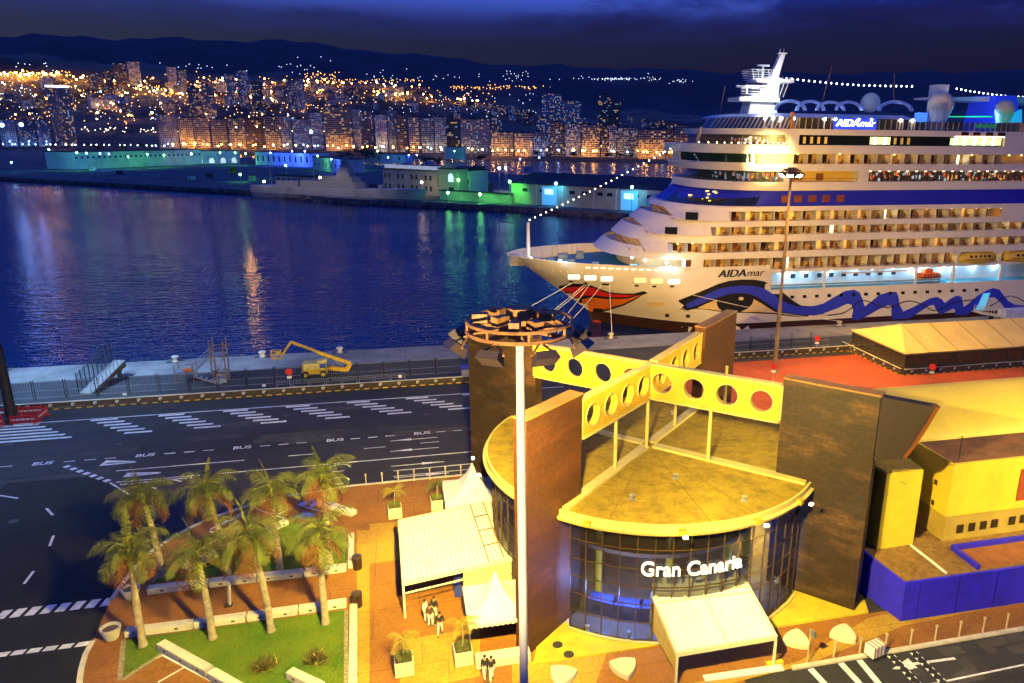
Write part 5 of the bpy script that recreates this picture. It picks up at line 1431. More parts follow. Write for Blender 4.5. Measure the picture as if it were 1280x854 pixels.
mb = MB(); mb.add([(cP[0].x,cP[0].y,PZ+.9),(cP[3].x,cP[3].y,PZ+.9),(cP[3].x,cP[3].y,cP[3].z),(cP[0].x,cP[0].y,cP[0].z)],[(0,1,2,3)]); mb.build('side_screen', M('ochre_side_screen',(.5,.38,.1),.6), ct)
t0_ = g(499,653,2.7); t1_ = g(504,730.5,2.7); t2_ = g(639.4,699.5,2.7); t3_ = g(611,629,2.7)
tt, tP = canopy('market_canopy','large white ribbed flat canopy with skylight panes, between the two pointed tents',[(t1_.x,t1_.y,2.7),(t2_.x,t2_.y,2.7),(t3_.x,t3_.y,2.7),(t0_.x,t0_.y,2.7)],2.7,(0,3),24,None)
sk_ = MB(); 
for u in (.78,.93):
    sk_.bar(tP[0].lerp(tP[1],u)+Vector((0,0,.26)),tP[3].lerp(tP[2],u)+Vector((0,0,.26)),.09,.05)
for v in (.25,.5,.75):
    a = tP[0].lerp(tP[3],v); b = tP[1].lerp(tP[2],v); sk_.bar(a.lerp(b,.78)+Vector((0,0,.26)),a.lerp(b,.93)+Vector((0,0,.26)),.09,.05)
sk_.build('skylight_bar', MT['door_brown'], tt)
wl = MB(); a = tP[0].lerp(tP[1],.54); b = tP[1]; wl.add([(a.x,a.y+.05,PZ),(b.x,b.y+.05,PZ),(b.x,b.y+.05,2.69),(a.x,a.y+.05,2.69),(a.x,a.y+.2,PZ),(b.x,b.y+.2,PZ),(b.x,b.y+.2,2.69),(a.x,a.y+.2,2.69)],[(0,1,2,3),(7,6,5,4),(0,4,5,1),(1,5,6,2),(2,6,7,3),(3,7,4,0)])
wl.build('side_wall', M('pale_yellow_panel',(.68,.58,.25),.6), tt)
mb = MB(); mb.box(a.x-.6,a.x-.1,a.y+.8,a.y+2.5,PZ,2.3); mb.build('blue_banner', M('deep_blue_fabric',(.02,.04,.3),.7), tt)
MB().bar((tP[0].x+.1,tP[0].y,PZ+1.9),(tP[0].lerp(tP[1],.54).x,tP[0].lerp(tP[1],.54).y,PZ+1.9),.09).build('tie_rail', MT['cfr'], tt)
# ---------------- pointed tents
def pagoda(label, x0, x1, y0, y1, ze, zp, wallside=False):
    cx_, cy_ = (x0+x1)/2,(y0+y1)/2; t = thing('pagoda_tent', label, 'tent', (cx_,cy_,PZ)); mb = MB()
    n = 10; m = 24
    def edge(k):
        u = (k % m)/m*4; i = int(u); f = u-i
        c = [(x0,y0),(x1,y0),(x1,y1),(x0,y1)]; a = c[i]; b = c[(i+1)%4]; return (a[0]+(b[0]-a[0])*f, a[1]+(b[1]-a[1])*f)
    for i in range(n+1):
        s = i/n; z = ze+(zp-ze)*(.30*s+.70*s**3.6)
        for k in range(m):
            e = edge(k); mb.v.append((cx_+(e[0]-cx_)*(1-s*.985), cy_+(e[1]-cy_)*(1-s*.985), z))
    for i in range(n):
        for k in range(m): mb.f.append((i*m+k,i*m+(k+1)%m,(i+1)*m+(k+1)%m,(i+1)*m+k))
    mb.f.append(tuple(n*m+k for k in range(m)))
    ro = mb.build('tent_roof', MT['canvas'], t, smooth=True)
    va = MB(); q = 0
    for i in range(4):
        c = [(x0,y0),(x1,y0),(x1,y1),(x0,y1)]; a = Vector(c[i]); b = Vector(c[(i+1)%4])
        for k in range(12):
            p = a.lerp(b,k/12); r = a.lerp(b,(k+1)/12); pts = [(p.x,p.y,ze+.01)]+[(p.lerp(r,j/4).x,p.lerp(r,j/4).y,ze-.22-.10*sin(pi*j/4)) for j in range(5)]+[(r.x,r.y,ze+.01)]
            va.add(pts,[tuple(range(len(pts)))])
    va.build('scalloped_valance', MT['canvas'], ro)
    for a in ((x0+.06,y0+.06),(x1-.06,y0+.06),(x1-.06,y1-.06),(x0+.06,y1-.06)): MB().box(a[0]-.05,a[0]+.05,a[1]-.05,a[1]+.05,PZ,ze).build('tent_pole', MT['steel'], t)
    if wallside:
        MB().box(x0+.1,x1-.1,y1-.12,y1-.08,PZ,ze-.1).build('tent_wall', MT['canvas'], t)
    return t
q1 = g(576,729,2.4); q2 = g(586.7,780.5,2.4)
pagoda('white pointed tent with scalloped edge nearest the floodlight mast', 2.9, 6.9, 40.3, 44.6, 2.4, 4.6, True)
pagoda('white pointed tent behind the ribbed canopy, farther from the mast', 2.5, 7.4, 55.9, 60.6, 2.6, 5.1)
c = g(612,800,PZ); 
tag(MB().box(3.2,6.6,39.0,39.8,PZ,.75).build('counter_block', MT['cfr'], bev=.03), 'low pale block in front of the pointed tent beside the mast', 'bench')
# ---------------- long marquee by the ship
mq = thing('long_marquee','long yellowish gabled marquee with glazed sides next to the ship','marquee',(68,92,0))
ya, yb_, zr_, zev = 86.0, 98.9, 5.45, 3.0; ym = (ya+yb_)/2; xa0 = 68.1
mb = MB()
for x in (xa0,135):
    mb.v += [(x-.3,ya-.3,zev-.05),(x-.3,ym,zr_),(x-.3,yb_+.3,zev-.05)]
mb.f = [(0,3,4,1),(1,4,5,2)]
hp_ = 3.6
mb = MB(); mb.v = [(xa0-.3,ya-.3,zev),(135,ya-.3,zev),(135,ym,zr_),(xa0+hp_,ym,zr_),(135,yb_+.3,zev),(xa0-.3,yb_+.3,zev)]
mb.f = [(0,1,2,3),(3,2,4,5),(0,3,5)]
MT['marq'] = M('yellowish_marquee_canvas', (.66,.52,.17), .7, .08, .3, stain=.12, stain_scale=.4)
mb.build('canvas_roof', MT['marq'], mq)
mb = MB()
for k in range(14):
    x = xa0+hp_+k*4.8; mb.bar((x,ya-.3,zev+.04),(x,ym,zr_+.04),.10,.04) if False else mb.bar((x-.0,ym,zr_+.04),(x,ya-.32,zev+.04),.10,.04)
mb.bar((xa0-.3,ya-.32,zev-.02),(135,ya-.32,zev-.02),.12,.16); mb.bar((xa0-.32,ya-.3,zev-.02),(xa0-.32,yb_+.3,zev-.02),.12,.16)
mb.build('seam', M('brown_marquee_seam',(.3,.2,.06),.6), mq)
MB().box(xa0,135,ya,ya+.1,.05,zev-.1).build('side_wall', glassmat('brownish_marquee_glazing',(.10,.07,.035),.3,.15), mq)
MB().box(xa0,xa0+.1,ya+.1,yb_,.05,zev-.1).build('gable_glazing', glassmat('brown_gable_glazing',(.10,.08,.04),.4,.1), mq)
mb = MB()
for k in range(48): x = xa0+.05+k*1.42; mb.box(x-.05,x+.05,ya-.05,ya+.02,.05,zev-.1); 
for k in range(12): y = ya+.05+k*1.16; mb.box(xa0-.05,xa0+.02,y-.05,y+.05,.05,zev-.1)
mb.build('glazing_post', MT['darksteel'], mq)
MB().box(xa0+.3,134,ya+.3,yb_-.3,.02,.06).build('marquee_floor', M('marquee_floor_board',(.2,.12,.05),.7), mq)
# ---------------- concrete benches (each block a thing)
MT['bench'] = M('pale_bench_concrete', (.60,.56,.44), .8, .12, 1.2, stain=.3, stain_scale=.7, bump=.15)
def block(pa, pb, w, h, lab, wallh=0, nm='concrete_bench'):
    A = g(*pa,PZ); B = g(*pb,PZ); d_ = (B-A); L = d_.length; u = d_.normalized(); n_ = Vector((-u.y,u.x,0))
    t = thing(nm, lab, 'bench', tuple((A+B)/2), atan2(u.y,u.x))
    mb = MB(); p = [A+u*.05,B-u*.05,B-u*.05+n_*w,A+u*.05+n_*w]
    mb.prism([tuple(q)[:2] for q in p], PZ+.06, PZ+h); mb.build('seat_block', MT['bench'], t, bev=.035, seg=2)
    mb = MB(); p = [A+u*.15+n_*.06,B-u*.15+n_*.06,B-u*.15+n_*(w-.06),A+u*.15+n_*(w-.06)]; mb.prism([tuple(q)[:2] for q in p], PZ, PZ+.07); mb.build('plinth', MT['edge'], t)
    k = max(2,int(L/1.5)); mb = MB()
    for i in range(k):
        q = A+u*(L*(i+.5)/k); mb.obox((q.x-n_.x*.004,q.y-n_.y*.004,PZ+h*.55),(.22,.02,.12),rz=atan2(u.y,u.x))
    mb.build('lamp_slot', MT['darksteel'], t)
    return t
r1 = [(183,745),(261,736),(321,729),(379,723),(434,716)]; r2 = [(155,799),(242,788),(308,779),(373,770),(434,761)]
where = ('nearest the road','second from the road','third from the road','at the plaza end')
for i in range(4): block(r1[i],r1[i+1],.62,.5,'concrete bench block of the upper bench row on the palm square, '+where[i])
for i in range(4): block(r2[i],r2[i+1],.62,.5,'concrete bench block of the lower bench row on the palm square, '+where[i])
block((447,860),(447,812),.5,.45,'upright running concrete bench right of the big lawn, end nearest the bottom'); block((447,811),(447,760),.5,.45,'upright running concrete bench right of the big lawn, beside the lower dark bin')
block((443,712),(443,671),.45,.45,'short concrete bench along the right end of the small lawn')
block((196,814),(258,849),.6,.55,'grey concrete block beside the marked bay at the lawn corner, first of its slanting row'); block((259,850),(306,878),.6,.55,'grey concrete block in the slanting row, cut by the bottom edge'); block((357,850),(398,870),.6,.55,'single grey concrete block on the lawn right of the slanting row')
block((447,643),(403,629),.7,.45,'pale concrete bench beyond the palms beside the white painted bays, near the plaza'); block((334,670),(362,656),.6,.45,'short concrete bench at the upper tip of the small lawn'); block((236,716),(275,697),.8,.5,'ribbed yellowish bench half hidden behind palm trunks on the small lawn')
# ---------------- bins, bowls, post
b0 = None
for (px, py), lab in (((447,711),'dark litter bin beside the upper bench row'),((447,758),'dark litter bin beside the lower bench row')):
    c = g(px,py,PZ)
    if b0 is None:
        b0 = thing('litter_bin', lab, 'litter bin', tuple(c), 0, 'dark litter bins'); MB().lathe(tuple(c),[(.3,0),(.34,.05),(.36,.95),(.33,1.0)],14).build('bin_body', M('dark_brown_bin',(.04,.018,.012),.5), b0)
        MB().lathe((c.x,c.y,c.z+1.003),[(.37,0),(.36,.1),(.2,.16),(.02,.17)],14).build('bin_lid', MT['housing'], b0)
    else: dup(b0,tuple(c),0,lab)
b0 = None
for (px, py), lab in (((165,748),'round concrete bowl planter at the end of the upper bench row'),((140,798),'round concrete bowl planter at the end of the lower bench row')):
    c = g(px,py,PZ)
    if b0 is None:
        b0 = thing('bowl_planter', lab, 'planter', tuple(c), 0, 'round bowl planters'); MB().lathe(tuple(c),[(.36,0),(.42,.1),(.62,.75),(.62,.85),(.5,.85),(.46,.6)],18).build('bowl', MT['bench'], b0, smooth=True)
        MB().lathe((c.x,c.y,c.z+.6),[(.5,0),(.48,.08),(.02,.1)],14).build('soil', MT['housing'], b0)
    else: dup(b0,tuple(c),0,lab)
c = g(287,757,PZ); t = thing('info_post','pale slanting information post between the two bench rows','information post',tuple(c))
mb = MB(); mb.bar((c.x,c.y,c.z),(c.x+.12,c.y+.1,c.z+1.75),.28,.1); mb.build('panel', MT['cfr'], t); MB().box(c.x-.3,c.x+.2,c.y-.2,c.y+.2,PZ,PZ+.12).build('foot', MT['darksteel'], t)
# ---------------- triangular stone seats
s0 = None
for (px, py, rz), lab in (((703,848,2.2),'three-cornered pale stone seat nearest the floodlight mast'),((780,838,.5),'three-cornered pale stone seat left of the white entrance canopy'),((995,803,1.0),'three-cornered pale stone seat right of the entrance canopy'),((1054,796,3.0),'three-cornered pale stone seat nearest the blue building'),((591,606,.9),'three-cornered pale stone seat behind the rear pointed tent')):
    c = g(px,py,PZ)
    if s0 is None:
        s0 = thing('stone_seat', lab, 'stone seat', tuple(c), rz, 'three-cornered stone seats')
        pts = []
        for i in range(3):
            a = i*2*pi/3; A = Vector((cos(a),sin(a)))*.98; B = Vector((cos(a+2*pi/3),sin(a+2*pi/3)))*.98; nrm = Vector((cos(a+pi/3),sin(a+pi/3)))
            for k in range(6): f_ = k/6; pts.append(tuple(A.lerp(B,f_)+nrm*(.2*4*f_*(1-f_))))
        me_ = MB().prism([(x,y) for x,y in pts],0,.42); 
        o = me_.build('seat_stone', M('cream_stone',(.66,.60,.40),.7,.1,1.5,stain=.15), None, bev=.05, seg=2); o.parent = s0
    else: dup(s0,tuple(c),rz,lab)
# ---------------- kerb bollards
MT['bol'] = M('pale_kerb_bollard', (.6,.5,.3), .5)
k0 = thing('kerb_bollard','slim pale bollard on the kerb of the quay road','bollard',(0,0,0),0,'slim bollards along the quay road')
MB().lathe((0,0,0),[(.07,0),(.055,.06),(.05,.95),(.09,1.0),(.09,1.12),(.03,1.18)],10).build('post', MT['bol'], k0)
for i in range(8):
    x = -4.25+i*1.47
    if i == 0: k0.location = (x,66.3,PZ+.03)
    else: dup(k0,(x,66.3,PZ+.03),0)
for i, px in enumerate((1043,1075,1107,1138,1168,1199,1228,1257)):
    x = 25.5+i*1.87; dup(k0,(x,35.12,PZ),0,'slim pale bollard in the row along the zebra crossing road','slim bollards along the lower road')
for i in range(3): dup(k0,(-.0+i*.9+20.2,36.0-i*.1,PZ),0,'slim pale bollard under the entrance canopy','slim bollards at the entrance canopy') if False else None
# ---------------- striped box, speed bumps, sign post
c = g(1093,818,PZ); t = thing('striped_barrier_box','small white box with brown stripes standing on the lower kerb','barrier',tuple(c),.25)
mb = MB(); o = mb.obox((0,0,.45),(1.15,.75,.8)).build('box_body', MT['white'], None, bev=.04); o.parent = t
mb = MB()
for k in range(4): mb.obox((-.45+k*.3,0,.45),(.11,.765,.81))
o = mb.build('stripe', MT['rust'], None); o.parent = t
mb = MB(); mb.obox((0,0,.03),(1.2,.9,.06)); o = mb.build('foot', MT['rubber'], None); o.parent = t
s0 = None
for (a, b), lab in ((((1112,818),(1150,858)),'black rubber speed bump with white arrows, nearer the zebra stripes'),(((1140,814),(1180,854)),'black rubber speed bump with white arrows, farther from the zebra stripes')):
    A = g(*a); B = g(*b); u = (B-A).normalized(); L = (B-A).length+1
    if s0 is None:
        s0 = thing('speed_bump', lab, 'speed bump', (A.x,A.y,.004), atan2(u.y,u.x), 'rubber speed bumps')
        bl_ = MB(); wh = MB(); n_ = int(L/.5)
        for k in range(n_):
            x = k*.5; bl_.add([(x+.01,-.28,0),(x+.49,-.28,0),(x+.49,.28,0),(x+.01,.28,0),(x+.01,-.1,.06),(x+.49,-.1,.06),(x+.49,.1,.06),(x+.01,.1,.06)],[(3,2,1,0),(4,5,6,7),(0,1,5,4),(1,2,6,5),(2,3,7,6),(3,0,4,7)])
            for s in (-1,1): wh.add([(x+.1,s*.27,.008),(x+.4,s*.27,.008),(x+.25,s*.12,.06)],[(0,1,2) if s < 0 else (2,1,0)])
        o = bl_.build('rubber_strip', MT['rubber'], None); o.parent = s0; o = wh.build('white_arrow', MT['white'], None); o.parent = s0; o.location.z = .004
    else: dup(s0,(A.x,A.y,.004),atan2(u.y,u.x),lab)
c = g(1009,828,PZ); t = thing('sign_post','thin post with two narrow edge-on signs near the blue building','sign post',tuple(c))
MB().tube([(c.x,c.y,c.z),(c.x,c.y,c.z+2.4)],.035,8).build('post', MT['bol'], t); mb = MB(); mb.obox((c.x+.12,c.y,c.z+2.1),(.06,.4,.5),rz=.3); mb.obox((c.x+.25,c.y,c.z+2.05),(.05,.35,.45),rz=.3); mb.build('sign_panel', MT['steel'], t)
c = g(967,832,PZ); tag(MB().box(c.x-.5,c.x+.6,c.y-.15,c.y+.12,PZ,PZ+.3).build('striped_kerb_guard', M('yellow_black_guard',(.75,.55,.03),.5)), 'short yellow guard block at the foot of the entrance canopy post', 'guard')
p0 = g(880,850,PZ); p1 = g(978,836,PZ); tag(MB().bar(tuple(p0+Vector((0,0,.1))),tuple(p1+Vector((0,0,.1))),.5,.12).build('kerb_board', MT['white']), 'long white board lying along the road edge under the entrance canopy', 'board')
# ---------------- quay: no-parking signs, kiosk box, gangways, lift
def sign(px, py, lab, face):
    c = g(px,py); t = thing('round_sign', lab, 'sign', tuple(c)); MB().tube([(c.x,c.y,0),(c.x,c.y,2.2)],.04,6).build('post', MT['steel'], t)
    v = Vector((-c.x,-c.y,0)).normalized(); pts = [(c.x+.45*cos(a*pi/8)*v.y, c.y-.45*cos(a*pi/8)*v.x, 2.2+.45*sin(a*pi/8)) for a in range(16)]
    mb = MB(); mb.add([Vector(p)+v*.06 for p in pts]+[Vector(p)+v*.02 for p in pts],[tuple(range(15,-1,-1)),tuple(range(16,32))]+[(i,(i+1)%16,(i+1)%16+16,i+16) for i in range(16)]); mb.build('disc', MT['redb'], t)
    w = MB(); w.obox((c.x+v.x*.05,c.y+v.y*.05,1.45),(.6,.03,.3),rz=atan2(v.y,v.x)+pi/2); w.build('plate', MT['white'], t)
sign(363,485,'red round sign with white plate in the fence beside the yellow lift','r'); sign(1020,440,'red round sign with white plate at the fence behind the red yard','r'); sign(1163,478,'red round sign at the road barrier by the marquee','r'); sign(966,477,'red round sign at the edge of the red yard beside the basalt wall','r')
c = g(584,480); t = thing('blue_topped_kiosk','small grey booth with blue top at the end of the barrier row','kiosk',(c.x,97,0))
MB().box(c.x-.5,c.x+.7,96.6,97.6,0,1.2).build('booth', MT['conc'], t); MB().box(c.x-.55,c.x+.75,96.55,97.65,1.2,1.6).build('blue_top', M('blue_plastic',(.08,.08,.5),.5), t)
for px, py, lab in ((156,499,'small white notice on the wire fence right of the sloping gangway'),(82,0,''),(500,476,'small white notice on the wire fence right of the yellow lift'),(330,488,'small white notice on the wire fence left of the yellow lift')):
    if not lab: continue
    q = yp(px,py-5,98.5); tag(MB().box(q.x-.22,q.x+.22,98.5,98.54,q.z-.25,q.z+.25).build('fence_notice', MT['white']), lab, 'notice')
# sloping gangway
A = Vector((g(97,503).x,99.4,.3)); B = yp(149,450,106.5)
gw = thing('sloping_gangway','long sloping gangway with green mesh fence and yellow black underside, rising toward the water','gangway',(A.x,A.y,0))
d3 = (B-A); u = Vector((d3.x,d3.y,0)).normalized(); n_ = Vector((-u.y,u.x,0))*.8
mb = MB(); mb.add([A-n_,B-n_,B+n_,A+n_]+[p-Vector((0,0,.22)) for p in (A-n_,B-n_,B+n_,A+n_)],[(0,1,2,3),(7,6,5,4),(0,4,5,1),(1,5,6,2),(2,6,7,3),(3,7,4,0)]); mb.build('walkway', M('grey_walkway_plate', (.22,.22,.21), .7, .2, 2), gw)
mb = MB(); q0 = A-n_; q1 = B-n_; mb.add([q0-Vector((0,0,.24)),q1-Vector((0,0,.24)),q1-Vector((0,0,.9)),Vector((q0.x,q0.y,.0))],[(0,1,2,3)]); mb.build('side_girder', M('yellow_black_girder',(.16,.10,.02),.6,.6,1.5), gw)
mb = MB(); mb2 = MB()
for k in range(10):
    p = A.lerp(B,k/9)+n_; mb.bar(tuple(p),tuple(p+Vector((0,0,2.6))),.09)
    p2 = A.lerp(B,k/9)-n_; mb.bar(tuple(p2),tuple(p2+Vector((0,0,1.0))),.05)
    if k: mb.bar(tuple(pp+Vector((0,0,1.0))),tuple(p2+Vector((0,0,1.0))),.05)
    pp = p2
mb.build('fence_post', MT['darksteel'], gw)
a_, b_ = A+n_, B+n_; mb2.add([a_,b_,b_+Vector((0,0,2.5)),a_+Vector((0,0,2.5))],[(0,1,2,3)]); mb2.build('green_mesh', glassmat('green_fence_mesh',(.02,.10,.07),.62,.5), gw)
for f in (.5,.95): p = A.lerp(B,f); MB().box(p.x-.1,p.x+.1,p.y-.6,p.y+.6,0,p.z-.2).build('support_leg', MT['darksteel'], gw)
# boarding stairs
bx = g(220,480).x; T = thing('boarding_stairs','steel boarding stairs with a tower and a lower landing on the quay','gangway stairs',(bx,103,0))
fr = MB(); yb0, yb1 = 101.5, 103.5
xt0, xt1 = yp(267,470,102).x, yp(284,470,102).x; xl0, xl1 = yp(220,470,102).x, yp(243,470,102).x
for x in (xt0,xt1):
    for y in (yb0,yb1): fr.bar((x,y,0),(x,y,5.6),.14)
for z in (1.2,3.6,4.6): 
    fr.bar((xt0,yb0,z),(xt1,yb0,z),.1); fr.bar((xt0,yb1,z),(xt1,yb1,z),.1); fr.bar((xt0,yb0,z),(xt0,yb1,z),.1); fr.bar((xt1,yb0,z),(xt1,yb1,z),.1)
fr.bar((xt0,yb0,0),(xt1,yb0,3.6),.07); fr.bar((xt1,yb0,0),(xt0,yb0,3.6),.07)
for x in (xl0,xl1):
    for y in (yb0,yb1): fr.bar((x,y,0),(x,y,2.6),.1)
fr.build('steel_frame', M('rusty_stair_frame',(.22,.12,.05),.6,.3,2), T)
st = MB(); st.box(xl0,xl1,yb0,yb1,1.5,1.62); st.box(xt0,xt1,yb0,yb1,3.5,3.62); 
for k in range(9): f = k/8; x = xl1+(xt0-xl1)*f; z = 1.6+1.95*f; st.box(x-.18,x+.18,yb0+.1,yb1-.1,z-.03,z+.03)
for k in range(6): f = k/5; x = xl1+.5+(xt1-xl1-1.2)*f; z = 1.3-1.25*f; st.box(x-.18,x+.18,yb0-1.0,yb0-.1,z-.03,z+.03)
st.build('step', MT['steel'], T)
ra = MB()
for y in (yb0,yb1):
    for dz in (.5,1.0): ra.bar((xl1,y,1.6+dz),(xt0,y,3.55+dz),.07); ra.bar((xl0,y,1.6+dz),(xl1,y,1.6+dz),.07); ra.bar((xt0,y,3.6+dz),(xt1,y,3.6+dz),.07)
    ra.bar((xl1,y,1.5),(xt0,y,3.5),.12,.25)
ra.bar((xl1+.4,yb0-1.05,1.3),(xt1-.6,yb0-1.05,.05),.1,.22)
ra.build('handrail', MT['steel'], T)
MB().obox(((xl0+xl1)/2+.4,yb0+.4,1.85),(.9,.5,.4)).build('orange_box', MT['orange'], T); MB().box((xt0+xt1)/2-.8,(xt0+xt1)/2+.8,yb0-.3,yb1,0,.5).build('ballast_block', MT['conc'], T)
# boom lift
BLx = g(398,470).x; BY = 102.0
LT = thing('boom_lift','yellow boom lift on wheels with raised jointed arm over the quay','boom lift',(BLx,BY,0))
xa_, xb_ = yp(378,465,BY).x, yp(410,465,BY).x
mb = MB(); mb.box(xa_,xb_,BY-1.0,BY+1.0,.5,.95); mb.build('chassis', MT['yellowp'], LT, bev=.05)
mb = MB(); mb.box(xa_+.1,xb_-.2,BY-1.05,BY+1.05,1.0,1.95); mb.box(xa_+2.0,xa_+3.3,BY-.7,BY+.5,1.95,2.25); mb.build('turntable', M('pale_yellow_machine_paint',(.72,.58,.14),.45,.15,2,stain=.25,stain_scale=1.5), LT, bev=.12, seg=2)
mb = MB(); mb.box(xb_-.9,xb_-.2,BY-1.07,BY-.3,1.3,1.9); mb.build('blue_panel', M('blue_machine_panel',(.03,.05,.4),.5), LT)
for x in (xa_+.5,xb_-.5):
    for y in (BY-1.15,BY+1.15):
        w = MB(); w.tube([(x,y-.16,.48),(x,y+.16,.48)],.48,16); wo = w.build('wheel', MT['rubber'], LT); r_ = MB(); r_.tube([(x,y-.18,.48),(x,y+.18,.48)],.26,12); r_.build('rim', MT['yellowp'], wo)
def PY(px, py): return yp(px,py,BY)
pts = [PY(418,459),PY(432,463),PY(437,457),PY(434,451)]
mb = MB(); mb.bar(tuple(PY(410,460)),tuple(PY(433,462)),.45,.55); mb.bar(tuple(PY(433,463)),tuple(PY(438,454)),.5,.6); mb.build('lower_arm', MT['yellowp'], LT, bev=.03)
mb = MB(); mb.bar(tuple(PY(438,454)),tuple(PY(396,440)),.38,.42); mb.bar(tuple(PY(400,441)),tuple(PY(364,427.5)),.28,.32); mb.build('main_boom', MT['yellowp'], LT, bev=.02)
mb = MB(); mb.bar(tuple(PY(364,427)),tuple(PY(352,445)),.24,.28); mb.build('jib', MT['yellowp'], LT)
mb = MB(); mb.bar(tuple(PY(430,459)),tuple(PY(412,446)),.12); mb.bar(tuple(PY(432,453)),tuple(PY(420,449)),.16); mb.build('hydraulic_ram', MT['steel'], LT)
c = PY(345,443); bk = MB()
for z in (c.z-.55,c.z,c.z+.5):
    for a, b in (((-.6,-.4),(.6,-.4)),((.6,-.4),(.6,.4)),((.6,.4),(-.6,.4)),((-.6,.4),(-.6,-.4))): bk.bar((c.x+a[0],c.y+a[1],z),(c.x+b[0],c.y+b[1],z),.07)
for a in ((-.6,-.4),(.6,-.4),(.6,.4),(-.6,.4),(0,-.4)): bk.bar((c.x+a[0],c.y+a[1],c.z-.55),(c.x+a[0],c.y+a[1],c.z+.5),.07)
bk.box(c.x-.6,c.x+.6,c.y-.4,c.y+.4,c.z-.6,c.z-.53); bk.obox((c.x+.3,c.y,c.z+.2),(.4,.3,.4)); bk.build('work_basket', MT['yellowp'], LT)
# bicycle rack / low rails before the lift
t0 = thing('low_rail','low grey guard rail hoop standing by the fence in front of the yellow lift','guard rail',(0,0,0),0,'guard rail hoops in front of the lift')
mb = MB(); mb.tube([(-.9,0,0),(-.9,0,.95),(.9,0,.95),(.9,0,0)],.035,6); mb.bar((-.9,0,.5),(.9,0,.5),.04); o = mb.build('hoop', MT['steel'], None); o.parent = t0
for i in range(8):
    x = -15.5+i*2.05
    if i == 0: t0.location = (x,97.4,0)
    else: dup(t0,(x,97.4,0),0)
# ---------------- trailer by the ship's door
T = thing('boarding_trailer','pale wheeled boarding trailer at the open ship door beyond the marquee','trailer',(g(1235,398).x,110,0))
xa_, xb_ = yp(1222,392,110).x, yp(1252,392,110).x
MB().add([(xa_,109,1.7),(xb_,109,.8),(xb_,111,.8),(xa_,111,1.7),(xa_,109,2.0),(xb_,109,1.1),(xb_,111,1.1),(xa_,111,2.0)],[(3,2,1,0),(4,5,6,7),(0,1,5,4),(1,2,6,5),(2,3,7,6),(3,0,4,7)]).build('ramp', MT['cfr'], T)
mb = MB()
for y in (109,111):
    for k in range(5): f = k/4; x = xa_+(xb_-xa_)*f; z = 2-.9*f; mb.bar((x,y,z),(x,y,z+1),.07)
    mb.bar((xa_,y,3),(xb_,y,2.1),.07)
mb.build('handrail', MT['cfr'], T)
for y in (109,111): w = MB(); w.tube([(xb_-1.2,y-.12,.45),(xb_-1.2,y+.12,.45)],.45,14); w.build('wheel', MT['rubber'], T)
tag(MB().box(yp(1252,395,112).x,yp(1300,395,112).x,111,113,.05,1.6).build('blue_white_container', M('pale_blue_container',(.5,.55,.75),.5)), 'low pale blue container on the quay next to the boarding trailer', 'container')
# ================================================================ palms, planters, shrubs, people
MT['trunk'] = M('grey_palm_trunk', (.40,.33,.22), .85, .3, 2.4, stain=.4, stain_scale=1.5, bump=.4)
MT['shaft'] = M('yellow_green_crownshaft', (.30,.34,.05), .5, .15, 1.5)
def frond_mat(name, c1, c2):
    return M(name, c1, .6, .35, 1.6)
MT['frond'] = M('green_palm_frond', (.105,.12,.013), .6, .5, 1.1)
MT['froldd'] = M('dry_brown_palm_frond', (.17,.062,.012), .75, .35, 1.1)
def frond(mb, o, az, el, L, droop, rr, nl=17, lw=.046, ll=.85):
    """arching midrib with many hanging leaflets"""
    pts = []; p = Vector(o); a = el
    for k in range(nl+1):
        pts.append(p.copy()); s = L/nl
        p = p + Vector((cos(az)*cos(a), sin(az)*cos(a), sin(a)))*s
        a -= droop/nl*(1.0+.6*k/nl)
    mb.tube(pts, lambda u: .035*(1-u)+.006, 4, cap=False)
    side = Vector((-sin(az), cos(az), 0))
    for k in range(2, nl+1):
        u = k/nl; q = pts[k]; d = (pts[k]-pts[k-1]).normalized()
        ln = ll*(sin(pi*min(u*.9+.12,1))**.6)*rr.uniform(.85,1.1)+.12
        for s in (-1,1):
            for j in range(2):
                v = (side*s*.85 + d*.55 + Vector((0,0,rr.uniform(-.55,.15)))).normalized()
                b = q - d*(L/nl*.5*j); w = d*lw
                tip = b+v*ln*.6+Vector((0,0,-.04)); t2 = tip+(v+Vector((0,0,-.9))).normalized()*ln*.4
                mb.add([b-w*.6,b+w*.6,tip+w*.5,tip-w*.5,t2],[(0,1,2,3),(3,2,4)])
